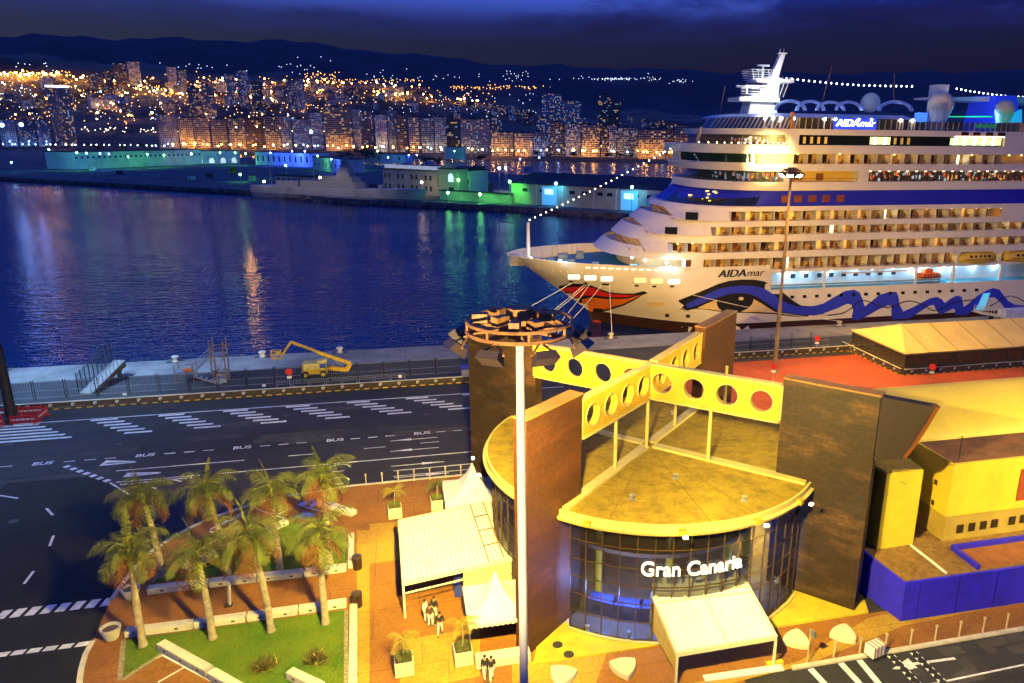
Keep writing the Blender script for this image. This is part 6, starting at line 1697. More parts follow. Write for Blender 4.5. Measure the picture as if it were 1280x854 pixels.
def palm_parts(seed, H, lean, nf=13, L=2.3, parent=None, base=(0,0,0)):
    rr = random.Random(seed); x, y, z = base
    top = Vector((x+lean[0], y+lean[1], z+H)); 
    mb = MB(); n = 14
    pts = [Vector((x,y,z)).lerp(top, k/n)+Vector((lean[0]*-.25*sin(pi*k/n), lean[1]*-.25*sin(pi*k/n),0)) for k in range(n+1)]
    mb.tube(pts, lambda u: (.30 if u < .02 else .235-.10*u+.03*sin(u*pi)), 12)
    rg = mb.build('trunk', MT['trunk'], parent, smooth=True)
    mb = MB(); rs = MB(); hh = pts[-1].z-pts[0].z
    for k in range(int(hh/.26)):
        f_ = (k+.5)*.26/hh; i_ = min(int(f_*n),n-1); q_ = pts[i_].lerp(pts[i_+1], f_*n-i_); r_ = .237-.10*f_+.03*sin(f_*pi); rs.lathe((q_.x,q_.y,q_.z),[(r_,-.02),(r_+.012,0),(r_,.02)],10)
    rs.build('leaf_scar', MT['edge'], rg)
    d = (pts[-1]-pts[-2]).normalized(); mb.tube([pts[-1]-d*.05,pts[-1]+d*.35,pts[-1]+d*.9,pts[-1]+d*1.3], lambda u: .15-.07*u, 10); mb.build('crownshaft', MT['shaft'], parent, smooth=True)
    c = pts[-1]+d*1.2
    g_ = MB(); b_ = MB()
    for k in range(nf):
        az = k*2.39996+rr.uniform(-.3,.3); u = k/(nf-1); el = 1.25-1.55*u+rr.uniform(-.15,.15)
        frond(b_ if u > .76 else g_, c-d*.25*u, az, el, L*rr.uniform(.85,1.1), 1.5+.5*rr.random(), rr)
    frond(g_, c, rr.uniform(0,6), 1.5, L*.9, .25, rr, ll=.3)
    g_.build('green_crown', MT['frond'], parent); b_.build('dry_crown', MT['froldd'], parent)
palms = [((179,807),(161,692),'royal palm of the front row, nearest the road and the bowl planters'),((266,798),(247,686),'royal palm of the front row on the big lawn, second from the road'),((339,789),(315,672),'royal palm of the front row on the big lawn, third from the road'),((407,779),(397.5,665),'royal palm of the front row, nearest the plaza and the lower bin'),
         ((203,720),(180,622),'royal palm of the rear row, nearest the road with leaves over the asphalt'),((285,718),(261,612),'royal palm of the rear row behind the small lawn, second from the road'),((350,711),(338,608),'royal palm of the rear row behind the small lawn, third from the road'),((413,703),(402.5,598),'royal palm of the rear row, nearest the plaza and the white painted bays')]
for i, (b, t_, lab) in enumerate(palms):
    B = g(*b,.11); hz = hgt(B,*t_); v = ray(*t_); k = hypot(B.x,B.y)/hypot(v.x,v.y); Tq = EYE+v*k
    lean = (max(-.5,min(.5,Tq.x-B.x)), 0)
    t = thing('palm_tree', lab, 'palm tree', tuple(B), 0, 'royal palms on the lawns')
    palm_parts(20+i, hz-1.35+(.35,-.2,.25,-.1,.3,.0,-.25,.3)[i], lean, 16 if i % 2 else 18, 2.95, t, tuple(B))
# planter boxes with small palms
MT['plbox'] = M('pale_planter_box', (.70,.62,.40), .6, .08, 1.2, stain=.15)
pls = [((505.5,845),'square planter with low plants and sparse palm, nearest the bottom left of the plaza',31),((579,832),'square planter with bushy plants next to the pointed tent',32),((494,651),'square planter with one small palm by the quay road',33),((547,641),'square planter with dark plants beside the ribbed canopy',34)]
for i, ((px, py), lab, sd) in enumerate(pls):
    c = g(px,py-6,PZ); t = thing('planter_box', lab, 'planter', tuple(c), .05, 'square planters on the plaza'); rr = random.Random(sd)
    mb = MB(); mb.obox((c.x,c.y,c.z+.5),(1.15,1.15,1.0),rz=.05); mb.build('box', MT['plbox'], t, bev=.03)
    mb = MB(); mb.obox((c.x,c.y,c.z+1.005),(1.0,1.0,.02),rz=.05); mb.build('soil', MT['housing'], t)
    pl = thing('potted_palm', ['sparse small palm growing from the planter nearest the bottom','small bright palm growing from the planter next to the pointed tent','small bright palm growing from the planter by the quay road','thin dark palm growing from the planter beside the ribbed canopy'][i], 'palm plant', (c.x,c.y,c.z+1.0))
    mb = MB(); h = (1.2,1.6,1.3,1.2)[i]; mb.tube([(c.x,c.y,c.z+1),(c.x+.05,c.y,c.z+1+h)],.05,8,.035); mb.build('stem', MT['trunk'], pl)
    mb = MB()
    for k in range(7): frond(mb,(c.x+.05,c.y,c.z+1+h),k*2.4+rr.random(),1.2-.16*k,1.25,1.6,rr,10,.028,.36)
    mb.build('fronds', M('bright_potted_frond',(.30,.25,.02),.6,.3) if i != 3 else MT['frond'], pl)
    gb = MB()
    for k in range(260):
        a = rr.uniform(0,2*pi); r = .6*sqrt(rr.random()); p = Vector((c.x+r*cos(a)*.85,c.y+r*sin(a)*.85,c.z+1.02+rr.uniform(0,.35)*(1-r))); s = rr.uniform(.06,.13); d = Vector((rr.uniform(-1,1),rr.uniform(-1,1),rr.uniform(-.2,1))).normalized(); e = d.orthogonal().normalized()
        gb.add([p-e*s*.5,p+e*s*.5,p+d*s*1.6],[(0,1,2)])
    tag(gb.build('low_plants', MT['frond']), 'low leafy plants filling the '+('planter nearest the bottom','planter next to the pointed tent','planter by the quay road','planter beside the ribbed canopy')[i], 'plant')
for (px, py), lab, sd in (((331,835),'spiky dark shrub on the big lawn, nearer the slanting blocks',5),((395,826),'spiky shrub with yellow tips on the big lawn, nearer the long bench',6)):
    c = g(px,py,.125); rr = random.Random(sd); t = thing('spiky_shrub', lab, 'shrub', tuple(c)); mb = MB(); tp = MB()
    for k in range(230):
        az = rr.uniform(0,2*pi); el = rr.uniform(.15,1.35); L = rr.uniform(.45,.95); o_ = Vector((c.x+rr.gauss(0,.28),c.y+rr.gauss(0,.2),c.z))
        d = Vector((cos(az)*cos(el),sin(az)*cos(el),sin(el))); s = Vector((-sin(az),cos(az),0))*.035
        (tp if rr.random() < .06 else mb).add([o_-s,o_+s,o_+d*L*.6+s*.8,o_+d*L*.6-s*.8,o_+d*L+Vector((0,0,-.1))],[(0,1,2,3),(3,2,4)])
    mb.build('leaves', M('dark_spiky_leaf',(.10,.085,.02),.6,.4,2), t); tp.build('leaf_tips', M('yellow_leaf_tip',(.5,.4,.03),.6), t)
# ---------------- people: one grown skin per body, clothes as skins of their own
def grow(name, verts, edges, radii, mat, parent, sub=2):
    me = bpy.data.meshes.new(name); me.from_pydata([tuple(v) for v in verts], edges, [])
    o = bpy.data.objects.new(name, me); COL.objects.link(o)
    o.modifiers.new('skin','SKIN'); ss = o.modifiers.new('sub','SUBSURF'); ss.levels = sub; ss.render_levels = sub
    for i, r in enumerate(radii):
        sv = me.skin_vertices[0].data[i]; sv.radius = (r,r) if not isinstance(r, tuple) else r; sv.use_root = (i == 0)
    dg = bpy.context.evaluated_depsgraph_get(); dg.update(); m2 = bpy.data.meshes.new_from_object(o.evaluated_get(dg))
    bpy.data.objects.remove(o); m2.materials.clear(); m2.materials.append(mat)
    m2.polygons.foreach_set('use_smooth', [True]*len(m2.polygons))
    q = bpy.data.objects.new(name, m2); COL.objects.link(q); q.parent = parent; return q
MT['skin'] = M('skin_tone', (.42,.24,.15), .6, .06); MT['hair'] = M('dark_hair', (.02,.013,.01), .6)
MT['shirtd'] = M('dark_jacket_cloth', (.018,.017,.022), .85); MT['shirtw'] = M('white_shirt_cloth', (.72,.70,.66), .8); MT['trous'] = M('white_trouser_cloth', (.70,.67,.58), .8); MT['shoe'] = M('dark_shoe_leather', (.03,.02,.015), .5); MT['brownj'] = M('brown_jacket_cloth',(.10,.045,.025),.85)
def person(px, py, h, rz, lab, top, stride=.12, arm=.1, grp=None):
    c = g(px,py,PZ); t = thing('person', lab, 'person', tuple(c), rz, grp); s = h/1.72
    def V(*q): return Vector(q)*s
    pel = V(0,0,.95)
    # body: pelvis-chest-neck-head, arms, legs
    v = [pel, V(0,0,1.12), V(0,.0,1.33), V(0,.0,1.46), V(0,.01,1.56), V(0,.015,1.68)]
    e = [(0,1),(1,2),(2,3),(3,4),(4,5)]; r = [(.14*s,.10*s),(.13*s,.09*s),(.155*s,.10*s),.06*s,.085*s,.075*s]
    for sg in (-1,1):
        k = len(v); sw = arm*sg
        v += [V(.19*sg,0,1.41), V(.24*sg,-.02+sw*.6,1.16), V(.25*sg,.08+sw*1.3,.93), V(.25*sg,.12+sw*1.4,.85)]; e += [(2,k),(k,k+1),(k+1,k+2),(k+2,k+3)]; r += [.055*s,.045*s,.034*s,.03*s]
        k = len(v); st = stride*sg
        v += [V(.09*sg,st*.3,.88), V(.10*sg,st*.9+.02,.48), V(.10*sg,st*1.6-.02,.08), V(.11*sg,st*1.6+.10,.03)]; e += [(0,k),(k,k+1),(k+1,k+2),(k+2,k+3)]; r += [.085*s,.06*s,.04*s,.035*s]
    grow('body', v, e, r, MT['skin'], t)
    # jacket or shirt
    v2 = [V(0,0,.93)]+[q for q in v[1:3]]+[V(0,0,1.45)]; e2 = [(0,1),(1,2),(2,3)]; r2 = [(.165*s,.125*s),(.15*s,.11*s),(.18*s,.125*s),(.085*s,.075*s)]
    for sg in (-1,1):
        k = len(v2); sw = arm*sg; v2 += [V(.19*sg,0,1.41), V(.24*sg,-.02+sw*.6,1.16), V(.25*sg,.075+sw*1.25,.955)]; e2 += [(2,k),(k,k+1),(k+1,k+2)]; r2 += [.07*s,.06*s,.048*s]
    grow('jacket' if top != 'shirtw' else 'shirt', v2, e2, r2, MT[top], t)
    v3 = [V(0,0,.95)]; e3 = []; r3 = [(.155*s,.115*s)]
    for sg in (-1,1):
        k = len(v3); st = stride*sg; v3 += [V(.09*sg,st*.3,.86), V(.10*sg,st*.9+.02,.48), V(.10*sg,st*1.6-.02,.11)]; e3 += [(0,k),(k,k+1),(k+1,k+2)]; r3 += [.10*s,.078*s,.062*s]
    grow('trousers', v3, e3, r3, MT['trous'], t)
    hb = MB(); hb.ball((0,0,0), .098*s, 12, 8, 1.0); 
    hb.v = [(x, y-.012*s, z+1.655*s) for x,y,z in hb.v if True]
    ho = hb.build('hair', MT['hair'], None, smooth='all'); ho.parent = t
    sh = MB()
    for sg in (-1,1): sh.obox((.105*sg*s,(stride*sg*1.6+.05)*s,.035),(.09*s,.26*s,.07))
    so = sh.build('shoes', MT['shoe'], None, bev=.02); so.parent = t
    # face: nose and ears
    fb = MB(); fb.obox((0,.1*s,1.62*s),(.025*s,.03*s,.04*s)); fb.obox((.088*s,.01*s,1.62*s),(.02*s,.03*s,.05*s)); fb.obox((-.088*s,.01*s,1.62*s),(.02*s,.03*s,.05*s))
    fo = fb.build('face', MT['skin'], None, bev=.006); fo.parent = t
person(532,776.5,1.68,-2.2,'person in a white shirt and white trousers in the standing group by the ribbed canopy','shirtw',.05,.05,'people on the plaza')
person(538.5,783,1.74,-.6,'person in a brown jacket in the middle of the standing group, back to the mast','brownj',.06,.06,'people on the plaza')
person(543.5,773.5,1.72,2.4,'person in a dark jacket at the far side of the standing group','shirtd',.05,.04,'people on the plaza')
person(550.5,793,1.7,2.9,'person in a dark jacket walking alone toward the standing group','shirtd',.16,.14,'people on the plaza')
person(606.5,848.5,1.7,.25,'person in a dark jacket of the couple walking beside the mast, nearer the planters','shirtd',.13,.08,'people on the plaza')
person(614.5,851,1.77,.1,'taller person in a dark jacket of the couple walking beside the mast','shirtd',.12,.1,'people on the plaza')
# ================================================================ far side: naval base, city, hills
def yh(px):
    """row of the true horizon at this column"""
    v0 = ray(px, 160); 
    a, b = 60.0, 300.0
    for _ in range(40):
        m = (a+b)/2
        if ray(px,m).z > 0: a = m
        else: b = m
    return a
def at_dist(px, py, D):
    v = ray(px, py); return EYE + v*(D/hypot(v.x, v.y))
def lerp_tab(tab, x):
    if x <= tab[0][0]: return tab[0][1]
    for (x0,y0),(x1,y1) in zip(tab,tab[1:]):
        if x <= x1: return y0+(y1-y0)*(x-x0)/(x1-x0)
    return tab[-1][1]
SHORE = [(-400,1500),(0,1480),(150,1420),(300,1260),(450,1120),(600,1030),(700,1000),(860,960),(1000,930),(1700,900)]
CREST1 = [(-400,92),(0,93),(150,96),(300,104),(420,104),(520,112),(620,128),(720,140),(900,146),(1700,150)]
CREST2 = [(-400,80),(0,82),(300,80),(480,90),(640,104),(760,100),(900,104),(1100,112),(1700,120)]
CREST3 = [(-400,74),(0,76),(200,73),(360,68),(500,77),(640,88),(800,93),(960,101),(1300,106),(1700,110)]
def prof(px):
    ds = lerp_tab(SHORE, px); h0 = yh(px)
    def zz(y, D): return CAMH+(h0-y)*D/FP*1.0
    c1 = lerp_tab(CREST1,px); left = max(0,min(1,(520-px)/260))
    pr = [(ds-6,-3),(ds,1.6),(ds+140,2.5),(ds+330,5+5*left)]
    z1 = zz(c1,2900); pr += [(ds+600, 8+.16*z1*left+6),(ds+900, 14+.42*z1*left+.12*z1*(1-left)),(2550,max(20,z1*.86)),(2900,z1),(3300,z1*.93)]
    z2 = zz(lerp_tab(CREST2,px),5600); pr += [(4300,z1*.55+z2*.3),(5600,z2),(6300,z2*.9)]
    z3 = zz(lerp_tab(CREST3,px),10500); pr += [(8400,(z2+z3)*.45),(10500,z3),(12500,z3*.6)]
    return sorted(pr)
tr = MB(); cols = list(range(-420,1720,20)); rows_ = []
rt = random.Random(2)
Ds = [None]*0
for px in cols:
    pr = prof(px); pts = []
    D0 = pr[0][0]
    for k in range(64):
        u = k/63; D = D0*(12500/D0)**u; z = lerp_tab(pr, D)
        if D > pr[3][0]+100: z += (sin(px*.043+D*.004)*.5+sin(px*.11+D*.0017+2)*.35+sin(px*.27+D*.01)*.15)*min(40,(D-pr[3][0])*.012)
        v = ray(px,160); h = hypot(v.x,v.y); pts.append((v.x/h*D, v.y/h*D, z))
    tr.v += pts
for i in range(len(cols)-1):
    for k in range(63): a = i*64+k; tr.f.append((a,a+64,a+65,a+1))
def hill_mat():
    m, nt, b = _nt('hillside_ground'); c = coords(nt,'world')
    ln = N(nt,'ShaderNodeVectorMath', operation='LENGTH'); nt.links.new(c, ln.inputs[0])
    mr = N(nt,'ShaderNodeMapRange'); nt.links.new(ln.outputs['Value'], mr.inputs[0]); mr.inputs[1].default_value = 2700; mr.inputs[2].default_value = 3400
    o = mixc(nt, ramp(nt, noise(nt,c,.006,5,.6), [(.4,0.0),(.6,1.0)]), (.05,.035,.025), (.20,.14,.09))
    o = mixc(nt, mr.outputs[0], o, (.05,.035,.045))
    nt.links.new(o, b.inputs['Base Color']); b.inputs['Roughness'].default_value = .95; return m
MT['hill'] = hill_mat()
struct(tr.build('hills', MT['hill'], smooth='all'))
tb = BVHTree.FromPolygons([Vector(v) for v in tr.v], tr.f)
def hit(px, py):
    h = tb.ray_cast(EYE, ray(px,py)); return h[0]
def ground_at(x, y):
    h = tb.ray_cast(Vector((x,y,3000)), Vector((0,0,-1))); return h[0].z if h[0] else 0
# sea bed margin of the naval base: quay land with dark wall
near = [(-160,214),(0,222),(320,239.5),(420,249),(520,253.5),(640,259),(830,271.5),(960,279)]
far_ = [(960,224),(700,221),(560,212),(400,200),(200,193),(0,188),(-160,184)]
land = [tuple(g(x,y,-.3))[:2] for x,y in near]+[tuple(g(x,y,0))[:2] for x,y in far_]
MT['navy_ground'] = M('dock_yard_asphalt', (.10,.10,.10), .8, .3, .05, co='world', stain=.3, stain_scale=.02)
struct(MB().prism(land,-5,-.25).build('dock_yard_ground', MT['navy_ground']))
mb = MB(); q = [tuple(g(x,y,-.3))[:2] for x,y in near]; mb.curb(q, 1.6, -4, .25); struct(mb.build('dock_edge_kerb', M('dark_dock_wall_stone',(.16,.15,.13),.9,.35,.3,co='world',stain=.5,stain_scale=.2)))
rr = random.Random(12); mb = MB()
for i in range(len(q)-1):
    a = Vector(q[i]); b = Vector(q[i+1]); n = int((b-a).length/2.2)
    for k in range(n):
        p = a.lerp(b,(k+rr.random())/n); s = rr.uniform(.6,1.5); d_ = Vector((-p.x,-p.y)).normalized()*rr.uniform(.6,2.6)
        mb.obox((p.x+d_.x,p.y+d_.y,WZ+rr.uniform(-.3,.9)),(s*1.6,s*1.2,s*1.1),rot=Matrix.Rotation(rr.uniform(0,3),3,'Z')@Matrix.Rotation(rr.uniform(-.5,.5),3,'X'))
tag(mb.build('shore_boulders', M('dark_basalt_boulder',(.09,.085,.075),.9,.4,.5)), 'dark boulders along the foot of the dock wall', 'rocks', kind='stuff')
# ---------------- lit facade material
def facade(name, wall, frac, cool, strength, wx=3.0, wz=3.0, band=False):
    m, nt, b = _nt(name); L = nt.links
    tc = nt.nodes.new('ShaderNodeTexCoord'); geo = nt.nodes.new('ShaderNodeNewGeometry')
    sp = N(nt,'ShaderNodeSeparateXYZ'); L.new(tc.outputs['Object'], sp.inputs[0])
    tn = N(nt,'ShaderNodeVectorTransform', vector_type='NORMAL', convert_from='WORLD', convert_to='OBJECT'); L.new(geo.outputs['True Normal'], tn.inputs[0])
    sn = N(nt,'ShaderNodeSeparateXYZ'); L.new(tn.outputs[0], sn.inputs[0])
    def MA(op, a, b_=None, c=None):
        n = N(nt,'ShaderNodeMath', operation=op)
        for i, q in enumerate((a,b_,c)):
            if q is None: continue
            if isinstance(q,(int,float)): n.inputs[i].default_value = q
            else: L.new(q, n.inputs[i])
        return n.outputs[0]
    ax = MA('GREATER_THAN', MA('ABSOLUTE', sn.outputs[0]), .7); mx = N(nt,'ShaderNodeMix'); L.new(ax, mx.inputs[0]); L.new(sp.outputs[0], mx.inputs[2]); L.new(sp.outputs[1], mx.inputs[3])
    u = MA('DIVIDE', MA('ADD', mx.outputs[0], 500.0), wx); w = MA('DIVIDE', sp.outputs[2], wz)
    fu = MA('FRACT', u); fw = MA('FRACT', w)
    inu = MA('MULTIPLY', MA('GREATER_THAN', fu, .12 if band else .22), MA('LESS_THAN', fu, .92 if band else .78)); inw = MA('MULTIPLY', MA('GREATER_THAN', fw, .30), MA('LESS_THAN', fw, .80))
    wallf = MA('LESS_THAN', MA('ABSOLUTE', sn.outputs[2]), .5)
    win = MA('MULTIPLY', MA('MULTIPLY', inu, inw), wallf)
    oi = nt.nodes.new('ShaderNodeObjectInfo')
    cb = N(nt,'ShaderNodeCombineXYZ'); L.new(MA('FLOOR',u), cb.inputs[0]); L.new(MA('FLOOR',w), cb.inputs[1]); L.new(MA('MULTIPLY',oi.outputs['Random'],97.0), cb.inputs[2])
    wn = N(nt,'ShaderNodeTexWhiteNoise', noise_dimensions='3D'); L.new(cb.outputs[0], wn.inputs['Vector'])
    lit = MA('LESS_THAN', wn.outputs['Value'], frac)
    col = ramp(nt, MA('FRACT', MA('MULTIPLY', wn.outputs['Value'], 37.0)), [(0.0,(1,.42,.07)),(.45,(1,.62,.2)),(.66,(.35,.55,1)) if cool else (.8,(1,.5,.12)),(1.0,(.25,.5,1)) if cool else (1.0,(1,.8,.45))])
    tint = ramp(nt, oi.outputs['Random'], [(0.0,tuple(q*.6 for q in wall)),(1.0,tuple(min(.8,q*1.35) for q in wall))])
    L.new(mixc(nt, win, tint, (.02,.025,.03)), b.inputs['Base Color']); L.new(col, b.inputs['Emission Color'])
    L.new(MA('MULTIPLY', MA('MULTIPLY', win, lit), strength), b.inputs['Emission Strength']); b.inputs['Roughness'].default_value = .6
    return m
FM = [facade('warm_block_facade',(.50,.42,.30),.18,False,.55,3.2,3.0,True), facade('pale_block_facade',(.52,.50,.46),.20,True,.5,2.8,3.0), facade('brown_block_facade',(.36,.26,.18),.15,True,.55,3.4,3.1,True), facade('grey_block_facade',(.34,.35,.38),.24,True,.5,2.6,2.9)]
FT = facade('tower_facade',(.44,.38,.34),.22,True,.65,2.6,3.0)
MT['roofd'] = M('dark_flat_roof', (.10,.095,.09), .9, .3, .1)
def block_px(px0, px1, pt, D, name, lab, mat, dep=16, grp=None, z0=None, rz=None, extras=True, cat='building'):
    """a building whose front spans px0..px1 at distance D with its top at row pt"""
    a = at_dist(px0,165,D); b = at_dist(px1,165,D); c = (a+b)/2; w = (b-a).length; u = (b-a).normalized(); n = Vector((-u.y,u.x,0))
    zb = ground_at(c.x,c.y) if z0 is None else z0
    top = at_dist((px0+px1)/2, pt, D).z; h = max(5, top-zb)
    c2 = c+n*dep/2; t = thing(name, lab, cat, (c2.x,c2.y,zb), atan2(u.y,u.x), grp)
    o = MB().box(-w/2,w/2,-dep/2,dep/2,-4,h).build('block_wall', mat, None); o.parent = t
    if extras:
        r_ = MB(); r_.box(-w/2-.3,w/2+.3,-dep/2-.3,dep/2+.3,h,h+.5); r_.box(-w*.2,w*.05,-2,3,h+.5,h+3.2); r_.box(w*.2,w*.3,-1,2,h+.5,h+2.2)
        o = r_.build('roof', MT['roofd'], None); o.parent = t
    return t
# ---------------- sea-front rows (each block measured in the photograph)
front = [ # px0 px1 top D label mat
 (0,20,150,1600,'blue lit low block at the left end of the city shore',1),(22,44,151,1600,'bluish low block on the shore, second from the left edge',3),(46,62,150,1600,'grey low block on the shore just left of the tall hotel tower',3),
 (198,222,144,1420,'grey office block with bright window grid above the long white dock shed',3),(224,242,148,1420,'warm lit shore block right of the grey window grid block',0),(243,262,147,1400,'amber lit shore block with many bright windows left of two bright lamps',0),(264,284,149,1400,'amber shore block behind the first of two bright amber lamps',0),(286,306,148,1380,'amber shore block between the two bright amber lamps',0),(307,330,149,1380,'amber shore block behind the second bright amber lamp',2),
 (331,350,146,1370,'glowing yellow shore block with rows of lit balconies',0),(351,364,146,1370,'pale violet shore block right of the glowing yellow block',1),(366,388,149,1370,'dim blue grey block above the blue lit sheds',3),(389,404,141,1350,'violet grey taller block left of the broad amber hotel',1),
 (406,440,134,1300,'broad amber hotel block with fine window grid above the dark trees',0),(441,452,137,1310,'narrow violet block joined to the broad amber hotel',1),(453,466,139,1300,'dim block right of the broad amber hotel',2),
 (469,484,144,1250,'white balconied block left of the amber edged tower',1),(485,496,138,1250,'slim tall block with blue windows and amber edge',3),(497,508,144,1240,'dark block between two amber edged towers',2),(511,524,146,1220,'amber framed slim tower with bright windows',0),(526,542,148,1220,'pale block with tiers of lit balconies',1),(543,558,147,1220,'pale balconied block beside the dark gap',1),(559,574,150,1230,'dark unlit block in the gap of the front row',2),
 (576,612,149,1180,'wide block with long rows of white lit balconies',1),(613,627,147,1190,'blue white end block next to the long balcony rows',3),(614,641,166,1090,'low tan block lit from its foot, in front of the balcony block',0),(643,666,167,1080,'low orange lit block with lamp at its foot',0),(667,682,165,1080,'bluish low block right of the orange lit block',1),(671,688,148,1180,'blue lit block with terraces behind the bluish low block',3),
 (689,706,153,1120,'dark balconied block left of the bluish window block',2),(707,726,155,1110,'bluish block with bright white windows',3),(727,750,157,1090,'amber block with even window grid on the avenue',0),(752,760,158,1085,'slim dark block left of the pale striped tower',2),(761,771,157,1085,'block with two pale vertical stripes',1),(772,797,160,1080,'pale block with long white balconies',1),(798,832,163,1050,'amber block with long lit balcony rows near the ship',0),(834,842,154,1060,'slim red brown tower just left of the ship',2),(843,860,156,1050,'amber block partly hidden by the ship bow tiers',0)]
for i, (a,b,t_,D,lab,m_) in enumerate(front): block_px(a,b,t_,D,'shore_block','%s' % lab, FM[m_], 18)
towers = [(153,169,80,2350,'brown twin slab tower on the ridge, tallest of the left skyline',2),(171,186,78,2400,'dark ridge tower with bright white windows right of the brown slab',3),(141,151,89,2300,'reddish slab block left of the brown twin slab tower',2),(120,139,92,2350,'low reddish row of flats on the left ridge',2),(218,230,84,2300,'grey ridge tower with violet light',3),(232,242,88,2250,'dim ridge tower next to the violet lit one',1),(289,300,93,2100,'white windowed tower left of the tall lit topped tower',1),(303,317,89,2100,'tall hillside tower with white lit top',3),(319,334,103,2050,'brown hillside block right of the lit topped tower',2),(363,374,100,2100,'blue windowed hillside tower, left of its pair',3),(375,385,99,2100,'dark hillside tower, right of the blue windowed one',3),(258,274,108,1950,'amber washed hillside flats above the lamps',0),(240,256,110,1950,'amber washed hillside flats left of their neighbour',0),
 (678,702,117,1700,'white lit broad tower behind the shore row',1),(703,726,126,1650,'blue white windowed block beside the broad tower',3),(747,762,118,1600,'dark stepped tower with lit crown, tallest of the right skyline',2),(757,775,127,1600,'brown block joined to the dark stepped tower',2)]
for a,b,t_,D,lab,m_ in towers: block_px(a,b,t_,D,'hill_tower',lab,FT if m_ in (1,3) else FM[m_],16)
# hotel tower with upright ribs
a = at_dist(66,165,1560); b = at_dist(96,165,1560); zt = at_dist(80,110,1560).z; c = (a+b)/2; u = (b-a).normalized(); zb = ground_at(c.x,c.y)
HT = thing('hotel_tower','tall flared hotel tower with upright ribs and white lit roof edge on the left shore','tower',(c.x,c.y,zb),atan2(u.y,u.x))
w = (b-a).length; h = zt-zb
o = MB().prism([(-w*.42,-9),(w*.42,-9),(w*.42,9),(-w*.42,9)],-4,h,[(-w*.5,-11),(w*.47,-11),(w*.47,11),(-w*.5,11)]).build('tower_wall', facade('hotel_facade',(.34,.26,.22),.22,True,1.2,2.2,3.0), None); o.parent = HT
mb = MB()
for k in range(14):
    f = k/13; mb.bar((-w*.42+w*.84*f,-9.3,0),(-w*.5+w*.97*f,-11.3,h),.8,.8)
o = mb.build('rib', M('pale_tower_rib',(.5,.42,.38),.6), None); o.parent = HT
o = MB().box(-w*.5,w*.48,-11.6,11.5,h+.1,h+3).build('lit_roof_edge', E('white_roof_sign_light',(.75,.85,1),2.5), None); o.parent = HT
# ---------------- scattered hillside houses
rr = random.Random(21)
n_h = 0
for k in range(1200):
    if n_h >= 120: break
    px = rr.uniform(-5,860); 
    lo = lerp_tab([(0,98),(200,104),(350,110),(450,112),(560,124),(700,150),(860,152)],px); hi_ = lerp_tab([(0,150),(300,142),(450,136),(560,150),(700,158),(860,160)],px)
    if hi_ <= lo: continue
    p = hit(px, rr.uniform(lo,hi_))
    if p is None: continue
    D = hypot(p.x,p.y)
    if D > 3400: continue
    w = rr.uniform(12,30); h = rr.choice((7,10,13,16,19,22)); dp = rr.uniform(10,16)
    t = thing('hillside_house', ('small pale far-off block among the lights of the hillside','small brownish far-off block among the lights of the hillside','small greyish far-off block among the lights of the hillside')[k % 3], 'building', tuple(p), atan2(-p.x,p.y)+rr.uniform(-.6,.6), 'far-off blocks on the hillside')
    o = MB().box(-w/2,w/2,-dp/2,dp/2,-6,h).build('block_wall', FM[(1,2,3)[k % 3] if rr.random() < .8 else 0], None); o.parent = t
    n_h += 1
# ---------------- street lamps of the city
amber = E('amber_street_lamp',(1,.42,.06),48); amber2 = E('pale_amber_street_lamp',(1,.6,.18),40); wht = E('white_street_lamp',(.7,.85,1),16); blu = E('blue_white_street_lamp',(.15,.32,1),26); 
lampmesh = {}
def lamp_thing(p, hgt_, r, mat, lab, grp, nm='street_lamp'):
    key = (round(hgt_),round(r,2),mat.name)
    if key not in lampmesh:
        a = MB().tube([(0,0,-2),(0,0,round(hgt_))],.18,5).build('post',MT['darksteel']); b = MB().ball((0,0,round(hgt_)+r*.8),round(r,2),7,5).build('lamp_head',mat); lampmesh[key] = (a.data,b.data); bpy.data.objects.remove(a); bpy.data.objects.remove(b)
    t = thing(nm, lab, 'street lamp', tuple(p), 0, grp)
    for nme, me_ in zip(('post','lamp_head'), lampmesh[key]):
        o = bpy.data.objects.new(nme, me_); COL.objects.link(o); o.parent = t
rr = random.Random(5); NL = 0
def scatter(n, fn, mats, r0, lab, grp, hh=9):
    global NL
    for k in range(n):
        px, py = fn(); p = hit(px,py)
        if p is None: continue
        D = hypot(p.x,p.y); lamp_thing(p, hh, round(r0*max(.8,min(2.2,D/1500))*5)/5, rr.choice(mats), lab, grp); NL += 1
def line_fn(pts, jit):
    def f():
        i = rr.randrange(len(pts)-1); t = rr.random(); return pts[i][0]+(pts[i+1][0]-pts[i][0])*t, pts[i][1]+(pts[i+1][1]-pts[i][1])*t+rr.gauss(0,jit)
    return f
A_ = 'amber street lamp among the lights of the hillside'; G_ = 'street lamps on the hillside'
scatter(26, line_fn([(0,97),(35,98),(75,97)],1.6), [amber,amber,amber2], 1.3, A_, G_)
scatter(34, line_fn([(66,98),(100,102),(130,106),(180,115),(230,121),(290,126),(345,130)],1.6), [amber,amber2], 1.3, A_, G_)
scatter(60, lambda: (rr.uniform(0,420), rr.uniform(104,158)), [amber,amber,amber,amber2,wht], 1.0, A_, G_)
scatter(30, lambda: (rr.uniform(95,340), rr.uniform(100,128)), [amber,amber2], 1.1, A_, G_)
scatter(24, line_fn([(350,106),(400,107),(470,109),(525,112)],2.0), [amber,amber2], 1.2, A_, G_)
scatter(22, line_fn([(465,120),(520,123),(600,131)],1.6), [amber,amber2], 1.2, A_, G_)
amberS = E('bright_amber_shore_lamp',(1,.40,.05),120); S_ = 'lamp on the city shore road'; GS = 'lamps along the shore road'
